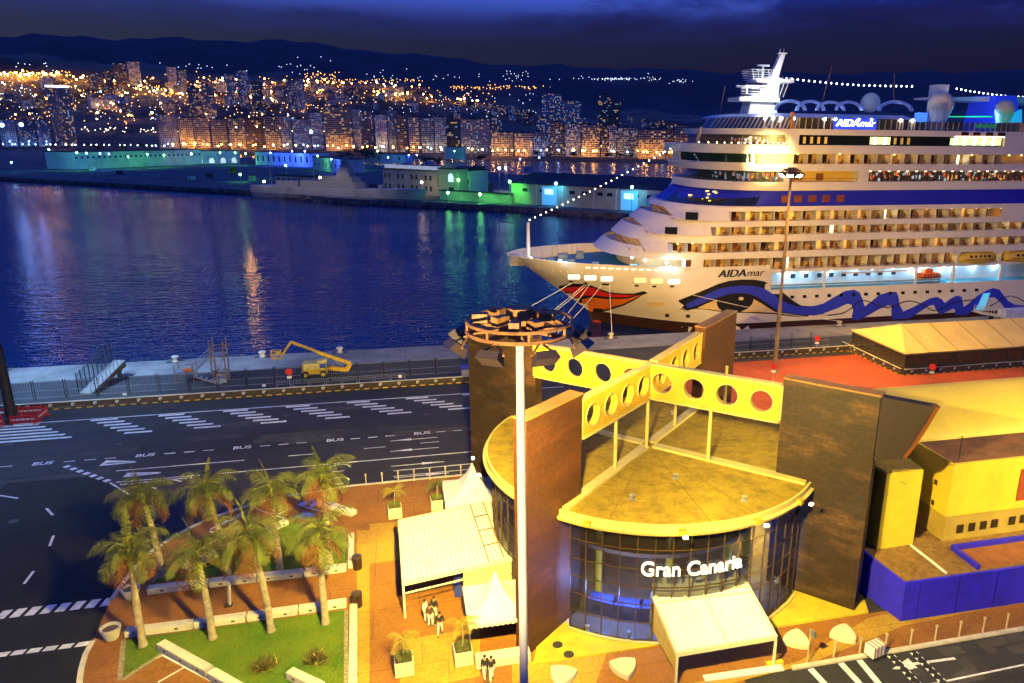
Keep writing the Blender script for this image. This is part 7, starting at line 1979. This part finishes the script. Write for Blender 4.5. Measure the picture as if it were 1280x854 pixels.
for i in range(46):
    px = 215+i*13.9+rr.uniform(-4,4); ds = lerp_tab(SHORE,px)+rr.uniform(25,110); p = at_dist(px,165,ds); p.z = ground_at(p.x,p.y); lamp_thing(p,8,1.0 if rr.random() < .7 else 1.4, rr.choice((amberS,amberS,amber2,wht)) if px > 560 or px < 400 else rr.choice((amber2,wht,amber)),S_,GS)
for i in range(26):
    px = 2+i*8.4+rr.uniform(-3,3); ds = lerp_tab(SHORE,px)+rr.uniform(4,30); p = at_dist(px,165,ds); p.z = 1.5; lamp_thing(p,6,.8,blu if px < 60 else wht,'bluish white lamp on the promenade of the left shore','promenade lamps of the left shore')
for px, py, D, m_, r, lab in ((3,159,1300,blu,2.6,'very bright blue lamp mast at the left edge of the shore'),(27,158,1300,blu,2.6,'very bright blue lamp mast left of the hotel tower'),(295,159,1250,amber2,.8,'big bright amber lamp on the shore, left of its pair'),(321,159,1250,amber2,.8,'big bright amber lamp on the shore, right of its pair'),(389,167,1150,blu,2.2,'bright blue white lamp behind the dock sheds'),(122,142,1500,amber2,1.6,'tall amber lamp mast right of the hotel tower'),(190,142,1480,amber2,1.8,'tall amber lamp mast above the shore trees')):
    p = at_dist(px,py,D); zb = max(0,ground_at(p.x,p.y)); lamp_thing((p.x,p.y,zb), max(8,p.z-zb), r, m_, lab, None, 'lamp_mast')
# remaining far lights: too many to count, one object each colour
def lights_stuff(name, lab, items, mat, rfac):
    mb = MB()
    for px, py in items:
        p = hit(px,py)
        if p is None: continue
        D = hypot(p.x,p.y); r = rfac*D/1000; mb.ball((p.x,p.y,p.z+6+r),r,5,3)
    if mb.v: tag(mb.build(name, mat), lab, 'lights', kind='stuff')
cool_far = E('far_white_light',(.7,.82,1),4); warm_far = E('far_amber_light',(1,.42,.07),6)
it = [(rr.gauss(cx,sx),rr.gauss(cy,sy)) for n,cx,sx,cy,sy in ((18,370,26,84,5),(10,250,22,84,2.5),(22,530,40,97,4),(16,640,26,98,6),(60,768,20,100.2,.9),(12,815,10,100,1.5),(14,700,70,98,3),(14,850,8,104,2),(10,60,50,86,3)) for _ in range(n)]
it += [(rr.uniform(0,430),rr.uniform(104,160)) for _ in range(170)]+[(rr.uniform(430,680),rr.uniform(118,150)) for _ in range(70)]
lights_stuff('far_white_lights','scattered tiny white lights on the far hills and between the houses',it,cool_far,.36)
it = [(rr.uniform(0,430),rr.uniform(98,160)) for _ in range(330)]+[(rr.uniform(80,345),rr.gauss(115,9)) for _ in range(120)]+[(rr.uniform(560,690),rr.gauss(111,1.2)) for _ in range(60)]+[(rr.uniform(395,530),rr.gauss(104,2)) for _ in range(60)]+[(rr.uniform(430,620),rr.uniform(112,134)) for _ in range(70)]+[(rr.uniform(380,425),rr.gauss(97,2)) for _ in range(26)]+[(rr.uniform(0,90),rr.gauss(97,2.5)) for _ in range(50)]
lights_stuff('far_amber_lights','scattered tiny amber lights of streets on the hillside',it,warm_far,.44)
it = [(rr.uniform(560,860),rr.uniform(187,194)) for _ in range(90)]+[(rr.uniform(100,420),rr.uniform(163,170)) for _ in range(80)]
lights_stuff('shore_lights','many small lights of cars and cafes along the shore road',it,E('small_shore_light',(1,.75,.45),9),.42)
# ---------------- shore trees: dark clumps and palms between dock and city
def leafy(name, lab, px, py, D, h, w, sd, mat, grp):
    p = at_dist(px,165,D); zb = ground_at(p.x,p.y) if D > 950 else -.2; p.z = zb; rr = random.Random(sd)
    t = thing(name, lab, 'tree', tuple(p), 0, grp); MB().tube([(p.x,p.y,zb-1),(p.x+.3,p.y,zb+h*.3),(p.x,p.y,zb+h*.7)],lambda u: .5-.35*u,7).build('trunk',MT['darksteel'],t)
    mb = MB(); cl = [(rr.gauss(0,w*.28),rr.gauss(0,w*.25),h*.62+rr.gauss(0,h*.14)) for _ in range(9)]
    for k in range(900):
        c = rr.choice(cl); q = Vector((p.x+c[0]+rr.gauss(0,w*.11),p.y+c[1]+rr.gauss(0,w*.11),zb+c[2]+rr.gauss(0,h*.09))); d = Vector((rr.uniform(-1,1),rr.uniform(-1,1),rr.uniform(-1,1))).normalized(); e = d.orthogonal(); s = rr.uniform(.35,.8)
        mb.add([q-e*s*.5,q+e*s*.5,q+d*s],[(0,1,2)])
    mb.build('crown',mat,t)
MT['leafd'] = M('dark_tree_leaves',(.035,.05,.02),.8,.4,.3)
TL = 'dark leafy tree of the clump between the docks and the amber hotel'
for i, (px, D, h, w) in enumerate(((428,900,13,16),(440,880,15,18),(450,860,16,18),(462,870,14,15),(474,900,12,12),(530,800,11,14),(545,790,9,12),(600,900,8,10),(672,1060,9,8),(716,1060,8,9),(760,1050,7,10),(775,1045,7,10),(790,1040,7,9),(120,1440,10,16),(150,1430,11,16),(175,1430,10,14),(205,1440,9,14))):
    leafy('shore_tree', TL if i < 7 else 'dark street tree on the city shore road', px, 0, D, h, w, 60+i, MT['leafd'], 'dark trees by the docks' if i < 7 else 'street trees on the shore road')
# ---------------- dock sheds and houses of the naval yard
MT['shedw'] = M('pale_shed_render',(.70,.68,.62),.8,.1,.15,stain=.25,stain_scale=.08); MT['shedg'] = M('tan_shed_render',(.55,.47,.33),.8,.12,.12,stain=.3,stain_scale=.07)
MT['shedroof'] = M('dark_shed_roof',(.035,.035,.04),.8,.2,.1); MT['wdark'] = M('dark_shed_window',(.015,.02,.025),.3)
def shed(name, lab, px0, py0, px1, py1, ptop, dep, mat, roof='gable', rh=3.0, wins=0, wrow=(.55,.75), cat='shed'):
    A = g(px0,py0,-.25); B = g(px1,py1,-.25); u = (B-A); w = u.length; u.normalize(); n = Vector((-u.y,u.x,0))
    if n.y < 0: n = -n
    h = hgt(A,px0,ptop)+.25 if hgt(A,px0,ptop) > 0 else 6
    t = thing(name, lab, cat, tuple(A), atan2(u.y,u.x))
    o = MB().box(0,w,0,dep,0,h).build('shed_wall',mat,None); o.parent = t
    rf = MB()
    if roof == 'gable':
        rf.v = [(-.5,-.6,h),(w+.5,-.6,h),(w+.5,dep/2,h+rh),(-.5,dep/2,h+rh),(-.5,dep+.6,h),(w+.5,dep+.6,h)]; rf.f = [(0,1,2,3),(3,2,5,4),(0,3,4),(1,5,2),(0,4,5,1)]
    else: rf.box(-.3,w+.3,-.3,dep+.3,h,h+.6)
    o = rf.build('roof',MT['shedroof'],None); o.parent = t
    for k in range(wins):
        x = (k+.5)*w/wins; ww = min(1.1,w/wins*.28)
        o = MB().box(x-ww,x+ww,-.06,.03,h*wrow[0],h*wrow[1]).build('window',MT['wdark'],None); o.parent = t
    return t, w, h, A, u, n
shed('dock_shed','long white dock shed with row of small windows washed green and blue',94,212,253,205,190.5,30,MT['shedw'],'flat',2,26,(.62,.75))
t,w,h,A,u,n = shed('arcade_house','low house with row of lit arches between the white and blue sheds',228,205.5,300,204,189.5,22,MT['shedw'],'flat',2,0)
for k in range(5):
    x = (k+.5)*w/5; pts = [(x-2.6,-.08,.5)]+[(x+2.6*cos(pi-pi*j/8),-.08,3.2+2.4*sin(pi*j/8)) for j in range(9)]+[(x+2.6,-.08,.5)]
    o = MB().add(pts,[tuple(range(len(pts)))]).build('lit_arch',E('pale_lit_arch_%d'%k,(.8,.85,.8),.55),None); o.parent = t
shed('blue_lit_shed','long shed washed in blue light behind the grey warship',320,206,388,209,190,24,MT['shedw'],'flat',2,10,(.3,.75))
shed('dock_house','pale house right of the blue lit shed with dark windows',392,212,428,217,196,18,MT['shedw'],'flat',2,7,(.35,.6))
shed('dock_house','small tan house with dark windows above the warship stern',345,228.5,386,231,219.5,9,MT['shedg'],'flat',2,6,(.35,.7))
shed('boundary_wall','low green lit wall left of the dark trees',428,209,452,212,199,3,MT['shedw'],'flat',1,0,cat='wall'); shed('boundary_wall','low green lit wall right of the dark trees',556,199,580,200,184,4,MT['shedw'],'flat',1,0,cat='wall'); shed('dock_house','low cream house with green lamp behind the barracks',455,203,506,205,192,14,MT['shedw'],'flat',2,4,(.4,.7))
t,w,h,A,u,n = shed('dock_barracks','two storey tan barracks with dark roof and rows of windows behind the warship bow',480,240,548,245.5,211,24,MT['shedg'],'gable',2.5,0)
for r_ in (.18,.62):
    for k in range(12):
        if k % 3 == 2: continue
        x = (k+.5)*w/12; o = MB().box(x-.75,x+.75,-.08,.03,h*r_,h*(r_+.2)).build('window',MT['wdark'],None); o.parent = t
for k in range(6):
    x = (k+.5)*w/6; o = MB().box(x-2.4,x+2.4,.3,4,h+.6,h+2.4).build('dormer',E('white_lit_dormer_%d'%k,(.7,.8,.95),.28,(.6,.6,.6)),None); o.parent = t
t,w,h,A,u,n = shed('gabled_gatehouse','tan gatehouse with curved gable and bright arched window right of the barracks',549,245.5,574,247,211,22,MT['shedg'],'flat',2,0)
o = MB().add([(0,-.1,h),(w*.2,-.1,h+.4),(w*.5,-.1,h+3.6),(w*.8,-.1,h+.4),(w,-.1,h),(0,.8,h),(w*.2,.8,h+.4),(w*.5,.8,h+3.6),(w*.8,.8,h+.4),(w,.8,h)],[(0,1,2,3,4),(9,8,7,6,5),(0,5,6,1),(1,6,7,2),(2,7,8,3),(3,8,9,4)]).build('gable',MT['shedg'],None); o.parent = t
x = w*.62; pts = [(x-1.6,-.1,h*.55)]+[(x+1.6*cos(pi-pi*j/8),-.1,h*.72+1.8*sin(pi*j/8)) for j in range(9)]+[(x+1.6,-.1,h*.55)]
o = MB().add(pts,[tuple(range(len(pts)))]).build('arched_window',E('blue_white_arch_window',(.5,.75,1),1.2),None); o.parent = t
o = MB().box(w*.5,w*.75,-.1,.03,.2,h*.35).build('door',MT['wdark'],None); o.parent = t
shed('dock_house','pale tower-like annex right of the gatehouse',575,245,588,246,213,14,MT['shedw'],'flat',2,2,(.5,.65))
shed('boundary_wall','long low dock wall washed bright green right of the barracks',550,249.5,638,255,238.5,2,MT['shedg'],'flat',1,0,cat='wall')
t,w,h,A,u,n = shed('dock_warehouse','long tan warehouse with dark roof and two cyan lit doors beside the ship',639,254,833,267,229,40,MT['shedg'],'gable',4.5,0)
for f in (.10,.22,.30,.42,.50,.60,.66,.82,.90,.96):
    o = MB().box(w*f-1.4,w*f+1.4,-.07,.03,h*.62,h*.78).build('window',MT['wdark'],None); o.parent = t
for f in (.27,.78):
    o = MB().box(w*f-4.2,w*f+4.2,-.09,.03,.3,h*.92).build('lit_door',E('cyan_lit_door_%d'%int(f*100),(.08,.5,1),.45,(.3,.6,.8)),None); o.parent = t
    o = MB().box(w*f-2.6,w*f+2.0,-.12,-.095,h*.55,h*.8).build('door_panel',E('white_cyan_panel_%d'%int(f*100),(.4,.8,1),1.6),None); o.parent = t
for f in (.18,.36,.56,.70,.88):
    o = MB().box(w*f-.2,w*f+.2,-.3,.0,0,h).build('downpipe',MT['shedw'],None); o.parent = t
for i, (a,b_) in enumerate(((834,843),(845,854))):
    A = g(a,266,-.25); B = g(b_,267,-.25); u = (B-A).normalized(); w = (B-A).length; t = thing('gabled_shed',('white gable end beside the ship bow, left of two','white gable end beside the ship bow, right of two')[i],'shed',tuple(A),atan2(u.y,u.x))
    h = hgt(A,a,232); o = MB().add([(0,0,0),(w,0,0),(w,0,h),(w/2,0,h+w*.6),(0,0,h),(0,30,0),(w,30,0),(w,30,h),(w/2,30,h+w*.6),(0,30,h)],[(0,1,2,3,4),(9,8,7,6,5),(1,6,7,2),(5,0,4,9),(2,7,8,3),(3,8,9,4)]).build('shed_wall',MT['shedw'],None); o.parent = t
# ---------------- containers, vans and huts on the dock
rr = random.Random(17)
yard = [(292,217,6,'yellow green hut standing alone on the dock before the arcade house',(.45,.55,.05)),(116,213,4,'small pale hut left of the long white dock shed',(.6,.6,.5)),(66,206,5,'small lit hut at the left end of the dock',(.6,.6,.5)),(150,218,5,'dark container on the dock before the long white shed',(.08,.09,.12)),(178,221,5,'pale container on the open dock, left of two',(.5,.5,.48)),(196,222,5,'pale container on the open dock, right of two',(.5,.5,.48)),(240,226,4,'white van parked on the dock above the quay wall',(.7,.7,.7)),(262,222,4,'dark van parked on the open dock',(.06,.06,.08)),(316,226,5,'grey hut near the warship stern',(.35,.35,.35)),(410,232,6,'low white deck store behind the warship mast',(.6,.6,.6)),(452,238,5,'white van beside the barracks',(.7,.7,.7)),(466,236,4,'dark van beside the barracks',(.06,.06,.08)),(592,243,5,'pale container behind the green lit wall',(.6,.6,.55)),(612,240,6,'dark container behind the green lit wall',(.10,.12,.15)),(506,210,7,'flat roofed store right of the cream house with a green lamp',(.5,.48,.4)),(536,208,8,'flat roofed store below the pair of blue lamps',(.4,.42,.5)),(436,205,7,'low store at the foot of the dark trees',(.5,.52,.45)),(600,214,9,'dark flat roofed store behind the twin white lamps',(.2,.2,.22)),(660,216,9,'bluish flat roofed store behind the long warehouse',(.4,.42,.5))]
for px, py, w, lab, c in yard:
    p = g(px,py,-.25); t = thing('dock_van' if ' van' in lab else 'dock_container' if 'container' in lab else 'dock_store', lab, 'van' if ' van' in lab else 'container' if 'container' in lab else 'hut', tuple(p), atan2(-p.x,p.y)+rr.uniform(-.2,.2)); k = hypot(p.x,p.y)/927
    w2 = max(4.5,w*k*1.3); h = rr.uniform(2.4,3.2) if w < 6 else rr.uniform(3.5,5.0); mm = M('dock_paint_%d' % px, c, .7, .1, .4, stain=.2)
    o = MB().box(-w2/2,w2/2,-1.4,1.6,.3 if ' van' in lab else 0,h).build('body' if ' van' in lab else 'box_wall', mm, None, bev=.12); o.parent = t
    o = MB().box(-w2*.3,-w2*.12,-1.44,-1.3,h*.35,h*.75).build('window', MT['wdark'], None); o.parent = t
    if ' van' in lab:
        for x in (-w2*.32,w2*.32): o = MB().tube([(x,-1.5,.4),(x,-1.2,.4)],.4,10).build('wheel', MT['rubber'], None); o.parent = t
    else: o = MB().box(-w2/2-.15,w2/2+.15,-1.55,1.75,h+.003,h+.2).build('roof', MT['shedroof'], None); o.parent = t
# ---------------- grey warship
a = g(314,246,WZ); b = g(528,257,WZ); u = (b-a).normalized(); Lw = (b-a).length; n = Vector((-u.y,u.x,0)); zr = atan2(u.y,u.x)
a_ws, u_ws, n_ws, Lws = a, u, n, Lw
WS = thing('warship','grey warship with pyramid mast lying dark along the far dock','warship',(a.x,a.y,WZ),zr)
MT['wgrey'] = M('warship_grey_paint',(.42,.40,.37),.6,.12,.15,stain=.25,stain_scale=.12); MT['wgrey2'] = M('warship_deckhouse_grey',(.26,.25,.24),.6,.1,.2)
mb = MB(); ns = 20
for z, f_, s_ in ((-1,.93,.8),(2.5,.965,1.0),(6.2,1.0,1.05)):
    for k in range(ns+1):
        x = Lw*f_*k/ns; t_ = k/ns; hb = 6.5*s_*(1 if t_ < .55 else max(.02,(1-((t_-.55)/.45)**2))); mb.v.append((x,6.5-hb,z+(1.6*max(0,(t_-.6)/.4)**1.5 if z > 5 else 0)))
    for k in range(ns,-1,-1):
        x = Lw*f_*k/ns; t_ = k/ns; hb = 6.5*s_*(1 if t_ < .55 else max(.02,(1-((t_-.55)/.45)**2))); mb.v.append((x,6.5+hb,z+(1.6*max(0,(t_-.6)/.4)**1.5 if z > 5 else 0)))
W = 2*(ns+1)
for i in range(2):
    for k in range(W): mb.f.append((i*W+k,i*W+(k+1)%W,(i+1)*W+(k+1)%W,(i+1)*W+k))
mb.f.append(tuple(range(2*W,3*W)))
o = mb.build('hull',MT['wgrey'],None); o.parent = WS
mb = MB(); mb.box(Lw*.30,Lw*.62,2,11,6.2,9.6); mb.box(Lw*.42,Lw*.60,2.8,10.2,9.6,12.4); mb.box(Lw*.14,Lw*.28,3,10,6.2,9.0); o = mb.build('deckhouse',MT['wgrey2'],None); o.parent = WS
mb = MB(); mb.prism([(Lw*.50,3.8),(Lw*.58,3.8),(Lw*.58,9.2),(Lw*.50,9.2)],12.4,22,[(Lw*.535,6),(Lw*.55,6),(Lw*.55,7),(Lw*.535,7)]); mb.bar((Lw*.54,6.5,22),(Lw*.54,6.5,28),.3); mb.bar((Lw*.54,3,20),(Lw*.54,10,20),.2); mb.bar((Lw*.54,4,24),(Lw*.54,9,24),.15); o = mb.build('pyramid_mast',MT['wgrey2'],None); o.parent = WS
mb = MB(); mb.bar((Lw*.08,6.5,6),(Lw*.08,6.5,17),.25); mb.bar((Lw*.35,6.5,9),(Lw*.35,6.5,18),.25); o = mb.build('pole_mast',MT['wgrey2'],None); o.parent = WS
mb = MB(); mb.lathe((Lw*.74,6.5,6.5),[(1.6,0),(1.5,1.4),(.9,2.2)],10); mb.bar((Lw*.74,6.5,8),(Lw*.82,6.5,9),.25); o = mb.build('deck_gun',MT['wgrey2'],None); o.parent = WS
# ---------------- dock lamp posts with coloured lamps
GC, BC, CC, WC, YC = (.10,1,.10), (.03,.09,1), (.06,.55,1), (.7,.85,1), (1,.7,.3)
cm = {c: E('dock_lamp_%d' % i, tuple(.12+.88*q for q in c), 44) for i, c in enumerate((GC,BC,CC,WC,YC))}
cn = {GC:'green',BC:'blue',CC:'cyan',WC:'white',YC:'warm'}
dock = [(61,187,CC,214,2600),(96,191,GC,214.5,3600),(108,191.5,GC,214.5,2600),(125,192,BC,213.8,3400),(136,192.5,BC,213.4,2600),(160,196,GC,212,2600),(184,193,GC,211,4200),(205,194,GC,209.5,3600),(239,192.5,WC,207.5,1500),(275,191,GC,207,3200),(294,191,GC,207,3800),(307,192,GC,207.5,1200),(338,191,BC,208.5,14000),(365,189,BC,209,16000),(381,189,BC,210,16000),(397,195,GC,215,2000),(414,199,BC,217,5000),(330,227,WC,236,200),(357,207,GC,224,1600),
        (449,201,GC,214,3600),(472,189,GC,207,2600),(511,194,BC,208,5000),(521,194,BC,208,5000),(568,189,GC,201.5,4600),(485,197,CC,207,1600),(573,225,GC,249,1500),(527,228,YC,247,500),(624,210,WC,240,1800),(632,210,WC,240,1800),(637,227,GC,256,2600),(650,199,BC,213,3500),(674,197,BC,212,3500),(560,241,GC,253,900),(600,243,GC,255,1100),(695,229.5,CC,259,900),(790,234,CC,266,900),(843,235,BC,270,1200),(14,203,CC,216,900),(300,218,GC,228,1500),(400,222,YC,240,900)]  # the last warm lamp is added to light the warship
seen = {}
for px, py, c, pb, P in dock:
    gb = g(px,pb,-.25); D = hypot(gb.x,gb.y); p = at_dist(px,py,D); seen[cn[c]] = seen.get(cn[c],0)+1
    t = thing('dock_lamp', 'dock lamp post with a %s lamp in the naval yard' % cn[c], 'lamp post', (p.x,p.y,-.25), 0, '%s lamps of the naval yard' % cn[c])
    MB().tube([(p.x,p.y,-.3),(p.x,p.y,p.z-.2)],.12,6,.08).build('post',MT['steel'],t); MB().ball(tuple(p),.6,8,6).build('lamp_head',cm[c],t)
    L = bpy.data.lights.new('dock_lamp','SPOT'); L.spot_size = radians(150); L.spot_blend = .6; L.color = c; L.energy = P*3.0; L.shadow_soft_size = .6
    lo = bpy.data.objects.new('dock_lamp_light',L); COL.objects.link(lo); lo.parent = t; lo.location = Vector((p.x,p.y,p.z-.7))-t.location; lo.rotation_euler = (Vector((p.x,p.y,0)).normalized()*1.0+Vector((0,0,-.85))).to_track_quat('-Z','Y').to_euler()
# ================================================================ light, sky, camera
def light(kind, loc, col, power, target=None, size=.3, cone=None, blend=.6, parent=None, name='lamp_light'):
    L = bpy.data.lights.new(name, kind); L.color = col; L.energy = power
    if kind in ('POINT','SPOT'): L.shadow_soft_size = size
    if kind == 'SPOT': L.spot_size = radians(cone); L.spot_blend = blend
    o = bpy.data.objects.new(name, L); COL.objects.link(o); o.location = loc
    if target is not None: o.rotation_euler = (Vector(target)-Vector(loc)).to_track_quat('-Z','Y').to_euler()
    return o
# floodlights of the middle mast (the key light: shadows run away from it, up and to the right)
SODK = (1.0,.74,.17)
for tx, ty, tz, P, cone in ((16,48,6,54000,70),(40,44,5,120000,70),(-9,48,0,105000,80),(2,42,0,17000,90),(9,28,0,18000,130),(-2,27,0,9000,130),(0,76,0,150000,54),(36,120,5,420000,30)):
    d_ = Vector((tx-MX,ty-MY,0)).normalized(); p = Vector((MX,MY,MH-.75))+d_*1.75
    light('SPOT', p, SODK if ty < 100 else (1,.55,.06), P, (tx,ty,tz), .25, cone, .9)
# added mast beyond the frame, so the hall roof gets light
d_ = Vector((52-EXm,50-EYm,0)).normalized(); light('SPOT', Vector((EXm,EYm,EHm-.7))+d_*1.8, SODK, 260000, (50,51,10), .3, 46, .7)
# added near quay mast, unseen, brightens the middle mast's pole
d_ = Vector((MX-BXm,MY-BYm,0)).normalized(); light('SPOT', Vector((BXm,BYm,BHm-.9))+d_*1.8, (1,.74,.36), 70000, (MX,MY,MH-3), .35, 40, .6)
# mast on the red yard: to the ship, to the yard and the hall
SODR = (1.0,.53,.035)
for tx, ty, tz, P in ((45,118,14,8000),(72,118,20,11500),(100,118,16,29000),(60,75,0,34000),(88,86,2,50000),(40,80,0,20000)):
    d_ = (Vector((tx,ty,tz))-Vector((RXm,RYm,RHm))).normalized(); p = Vector((RXm,RYm,RHm-.8))+Vector((d_.x,d_.y,0)).normalized()*1.7
    light('SPOT', p, SODR, P, (tx,ty,tz), .25, 110, .7)
# narrow spot added at this mast to imitate lamp glare over the balconies
light('SPOT', Vector((RXm+.4,RYm+1.7,RHm-.5)), (1,.72,.25), 260000, (61.5,118,28.5), .2, 20, 1.0)
# cold lamps of the dark mast
for tx, ty, P, cone in ((-38,114,56000,80),(-62,108,28000,90),(-22,104,14000,80),(-45,86,12000,110)):
    d_ = Vector((tx-LXm,ty-LYm,0)).normalized(); p = Vector((LXm,LYm,LHm-.9))+d_*1.9
    light('SPOT', p, (.36,.62,1.0), P, (tx,ty,0), .25, cone, .8)
# cornice lamps of the terminal (shining down onto the plaza), uplights of the walls
for a, P in ((.98,3200),(1.05,3200),(1.45,1500),(1.58,1800),(1.69,1800)):
    p = (C0.x+13.5*cos(a*pi), C0.y+13.5*sin(a*pi), ZR+.1); light('SPOT', p, (1,.78,.35), P, (C0.x+22*cos(a*pi),C0.y+22*sin(a*pi),0), .12, 150, .6)
    mb = MB(); mb.obox(p,(.2,.3,.12),rz=a*pi); mb.build('cornice_lamp', E('cornice_lamp_%d' % int(a*100),(1,.8,.4),7), corn)
# ship lamps
for q in LAMPS_FORE: light('POINT', tuple(Vector(q)+Vector((0,-.3,.25))), (.25,.72,1.0), 260, size=.2)
for x in PROM: light('POINT', (x,SN+2.3,8.1), (.45,.75,1.0), 170, size=.15)
for px, py, Y, P in ((950,112,SY-4,800),(962,118,SY-4,900),(975,90,SY-3,500)): light('POINT', tuple(yp(px,py,Y)), (.8,.88,1), P, size=.2)
p = yp(1235,150,SY-5); light('POINT', tuple(p), (.15,.35,1), 500, size=.3)
for px in (990,1018,1045,1075,1120): light('POINT', tuple(yp(px,141,SY-4)), (.4,.55,1), 160, size=.2)
# sky: deep blue dusk
W = bpy.data.worlds.new('World'); sc.world = W; W.use_nodes = True; nt = W.node_tree
for n_ in list(nt.nodes): nt.nodes.remove(n_)
out = N(nt,'ShaderNodeOutputWorld'); bg = N(nt,'ShaderNodeBackground'); nt.links.new(bg.outputs[0], out.inputs[0])
sky = N(nt,'ShaderNodeTexSky', sky_type='NISHITA', sun_disc=False, sun_elevation=radians(-2.5), sun_rotation=radians(-70))
tc = N(nt,'ShaderNodeTexCoord')
mp = N(nt,'ShaderNodeMapping'); mp.inputs['Scale'].default_value = (1.0,1.0,4.2); nt.links.new(tc.outputs['Generated'], mp.inputs[0])
cl = noise(nt, mp.outputs[0], 2.6, 8, .62)
base = mixc(nt, ramp(nt, cl, [(.40,0.0),(.58,1.0)]), (.0022,.0032,.055), (.011,.016,.17))
sp = N(nt,'ShaderNodeSeparateXYZ'); nt.links.new(tc.outputs['Generated'], sp.inputs[0])
base = mixc(nt, ramp(nt, sp.outputs[2], [(.13,0.0),(.19,1.0)]), base, mixc(nt, ramp(nt, cl, [(.45,0.0),(.56,1.0)]), (.003,.006,.11), (.06,.12,.62)))
base = mixc(nt, ramp(nt, sp.outputs[2], [(.145,0.0),(.27,1.0),(.6,.5),(.9,.06)]), base, (.004,.06,.60))
base = mixc(nt, ramp(nt, sp.outputs[2], [(.105,1.0),(.150,.0)]), base, (.0036,.0040,.029))
skm = mixc(nt, 1.0, sky.outputs[0], (.05,.08,.2), 'MULTIPLY')
ad = mixc(nt, 1.0, base, skm, 'ADD')
nt.links.new(ad, bg.inputs[0]); bg.inputs[1].default_value = 1.0
# the sun has set: a trace of blue dusk light from its side
S = bpy.data.lights.new('sun','SUN'); S.energy = .03; S.angle = radians(12); S.color = (.45,.6,1)
so = bpy.data.objects.new('sun',S); COL.objects.link(so); so.rotation_euler = (radians(62),0,radians(-70)); so.location = (0,0,80)
cam = bpy.data.cameras.new('camera'); co = bpy.data.objects.new('camera',cam); COL.objects.link(co)
co.matrix_world = Matrix((( _rt.x,-_dn.x,-_f.x,0),(_rt.y,-_dn.y,-_f.y,0),(_rt.z,-_dn.z,-_f.z,CAMH),(0,0,0,1)))
cam.sensor_fit = 'HORIZONTAL'; cam.sensor_width = 36; cam.lens = FP/1280*36
cam.shift_x = -(CX-640)/1280; cam.shift_y = (CY-427)/1280; cam.clip_start = .5; cam.clip_end = 30000
sc.camera = co
sc.view_settings.view_transform = 'Standard'; sc.view_settings.look = 'None'; sc.view_settings.exposure = 0.25; sc.view_settings.gamma = 1.0; sc.view_settings.use_curve_mapping = False
sc.cycles.use_denoising = True; sc.cycles.max_bounces = 6; sc.cycles.diffuse_bounces = 2; sc.cycles.glossy_bounces = 3; sc.cycles.transparent_max_bounces = 12; sc.cycles.transmission_bounces = 4
sc.cycles.sample_clamp_indirect = 4.0; sc.cycles.caustics_reflective = False; sc.cycles.caustics_refractive = False; sc.cycles.use_light_tree = True

for a, r, P in ((1.31,10.0,420),(1.37,10.0,420),(1.43,9.9,240),(1.55,9.9,120),(1.68,9.9,240)): light('POINT', (C0.x+r*cos(a*pi),C0.y+r*sin(a*pi),2.2), (.2,.35,1.0), P, size=.3)

# lamps added to wash the sea-front blocks and the hillside streets with light
rq = random.Random(9)
def city_light(px, D, z, col, P, lab, grp, r=.9):
    p = at_dist(px,165,D); zb = ground_at(p.x,p.y); m_ = amber if col[2] < .2 else (blu if col[0] < .4 else wht)
    lamp_thing((p.x,p.y,zb), z, r, m_, lab, grp); light('SPOT', (p.x,p.y,zb+z-1.0), col, P*.5, (p.x+p.x/D*14,p.y+p.y/D*14,zb+z*.6), .8, 150, .5)
AM, PW, BL = (1,.42,.07), (1,.75,.42), (.16,.35,1)
for px, col, P in ((10,BL,9000),(34,BL,8000),(56,BL,4000),(80,AM,9000),(208,BL,6000),(230,AM,20000),(252,AM,26000),(275,AM,20000),(297,AM,24000),(318,AM,20000),(340,AM,30000),(358,PW,5000),(378,BL,9000),(396,BL,9000),(415,AM,24000),(432,AM,26000),(458,AM,8000),(476,PW,10000),(490,AM,9000),(516,AM,12000),(534,PW,9000),(550,PW,8000),(585,PW,9000),(603,PW,9000),(622,AM,14000),(640,AM,10000),(655,AM,24000),(676,BL,16000),(697,BL,6000),(716,PW,7000),(731,AM,22000),(746,AM,22000),(765,PW,8000),(785,PW,9000),(805,AM,22000),(822,AM,24000),(838,AM,16000),(853,AM,18000)):
    D = min([d for a,b,t_,d,l_,m_ in front if a-14 <= px <= b+14] or [lerp_tab(SHORE,px)+40]) - 14
    city_light(px, D, 8, col, P, 'added lamp washing the foot of the sea-front blocks', 'added wash lamps before the sea-front blocks')
for i in range(26):
    px, py = ((20,97),(50,98),(85,100),(120,106),(150,110),(185,116),(215,119),(250,122),(285,126),(320,129),(340,120),(245,112),(270,108),(300,118),(410,108),(440,109),(480,110),(515,113),(500,123),(540,126),(575,129),(60,130),(140,135),(330,140),(400,118),(380,106))[i]
    p = hit(px,py+2)
    if p is None: continue
    lamp_thing(p, 14, 1.6, amber, 'tall amber lamp mast added to wash the hillside road with light', 'added wash masts beside the hillside road', 'lamp_mast'); light('SPOT', (p.x,p.y,p.z+12), AM, 42000, (p.x*1.01,p.y*1.01,p.z), 1.2, 150, .6)

# added spots hung off the near side to brighten the warship
for f in (.12,.33,.52,.72):
    p = a_ws + u_ws*(Lws*f) - n_ws*9; light('SPOT', (p.x,p.y,14), (1,.86,.62), 2600, tuple(p+n_ws*9+Vector((0,0,5))), .4, 120, .6)
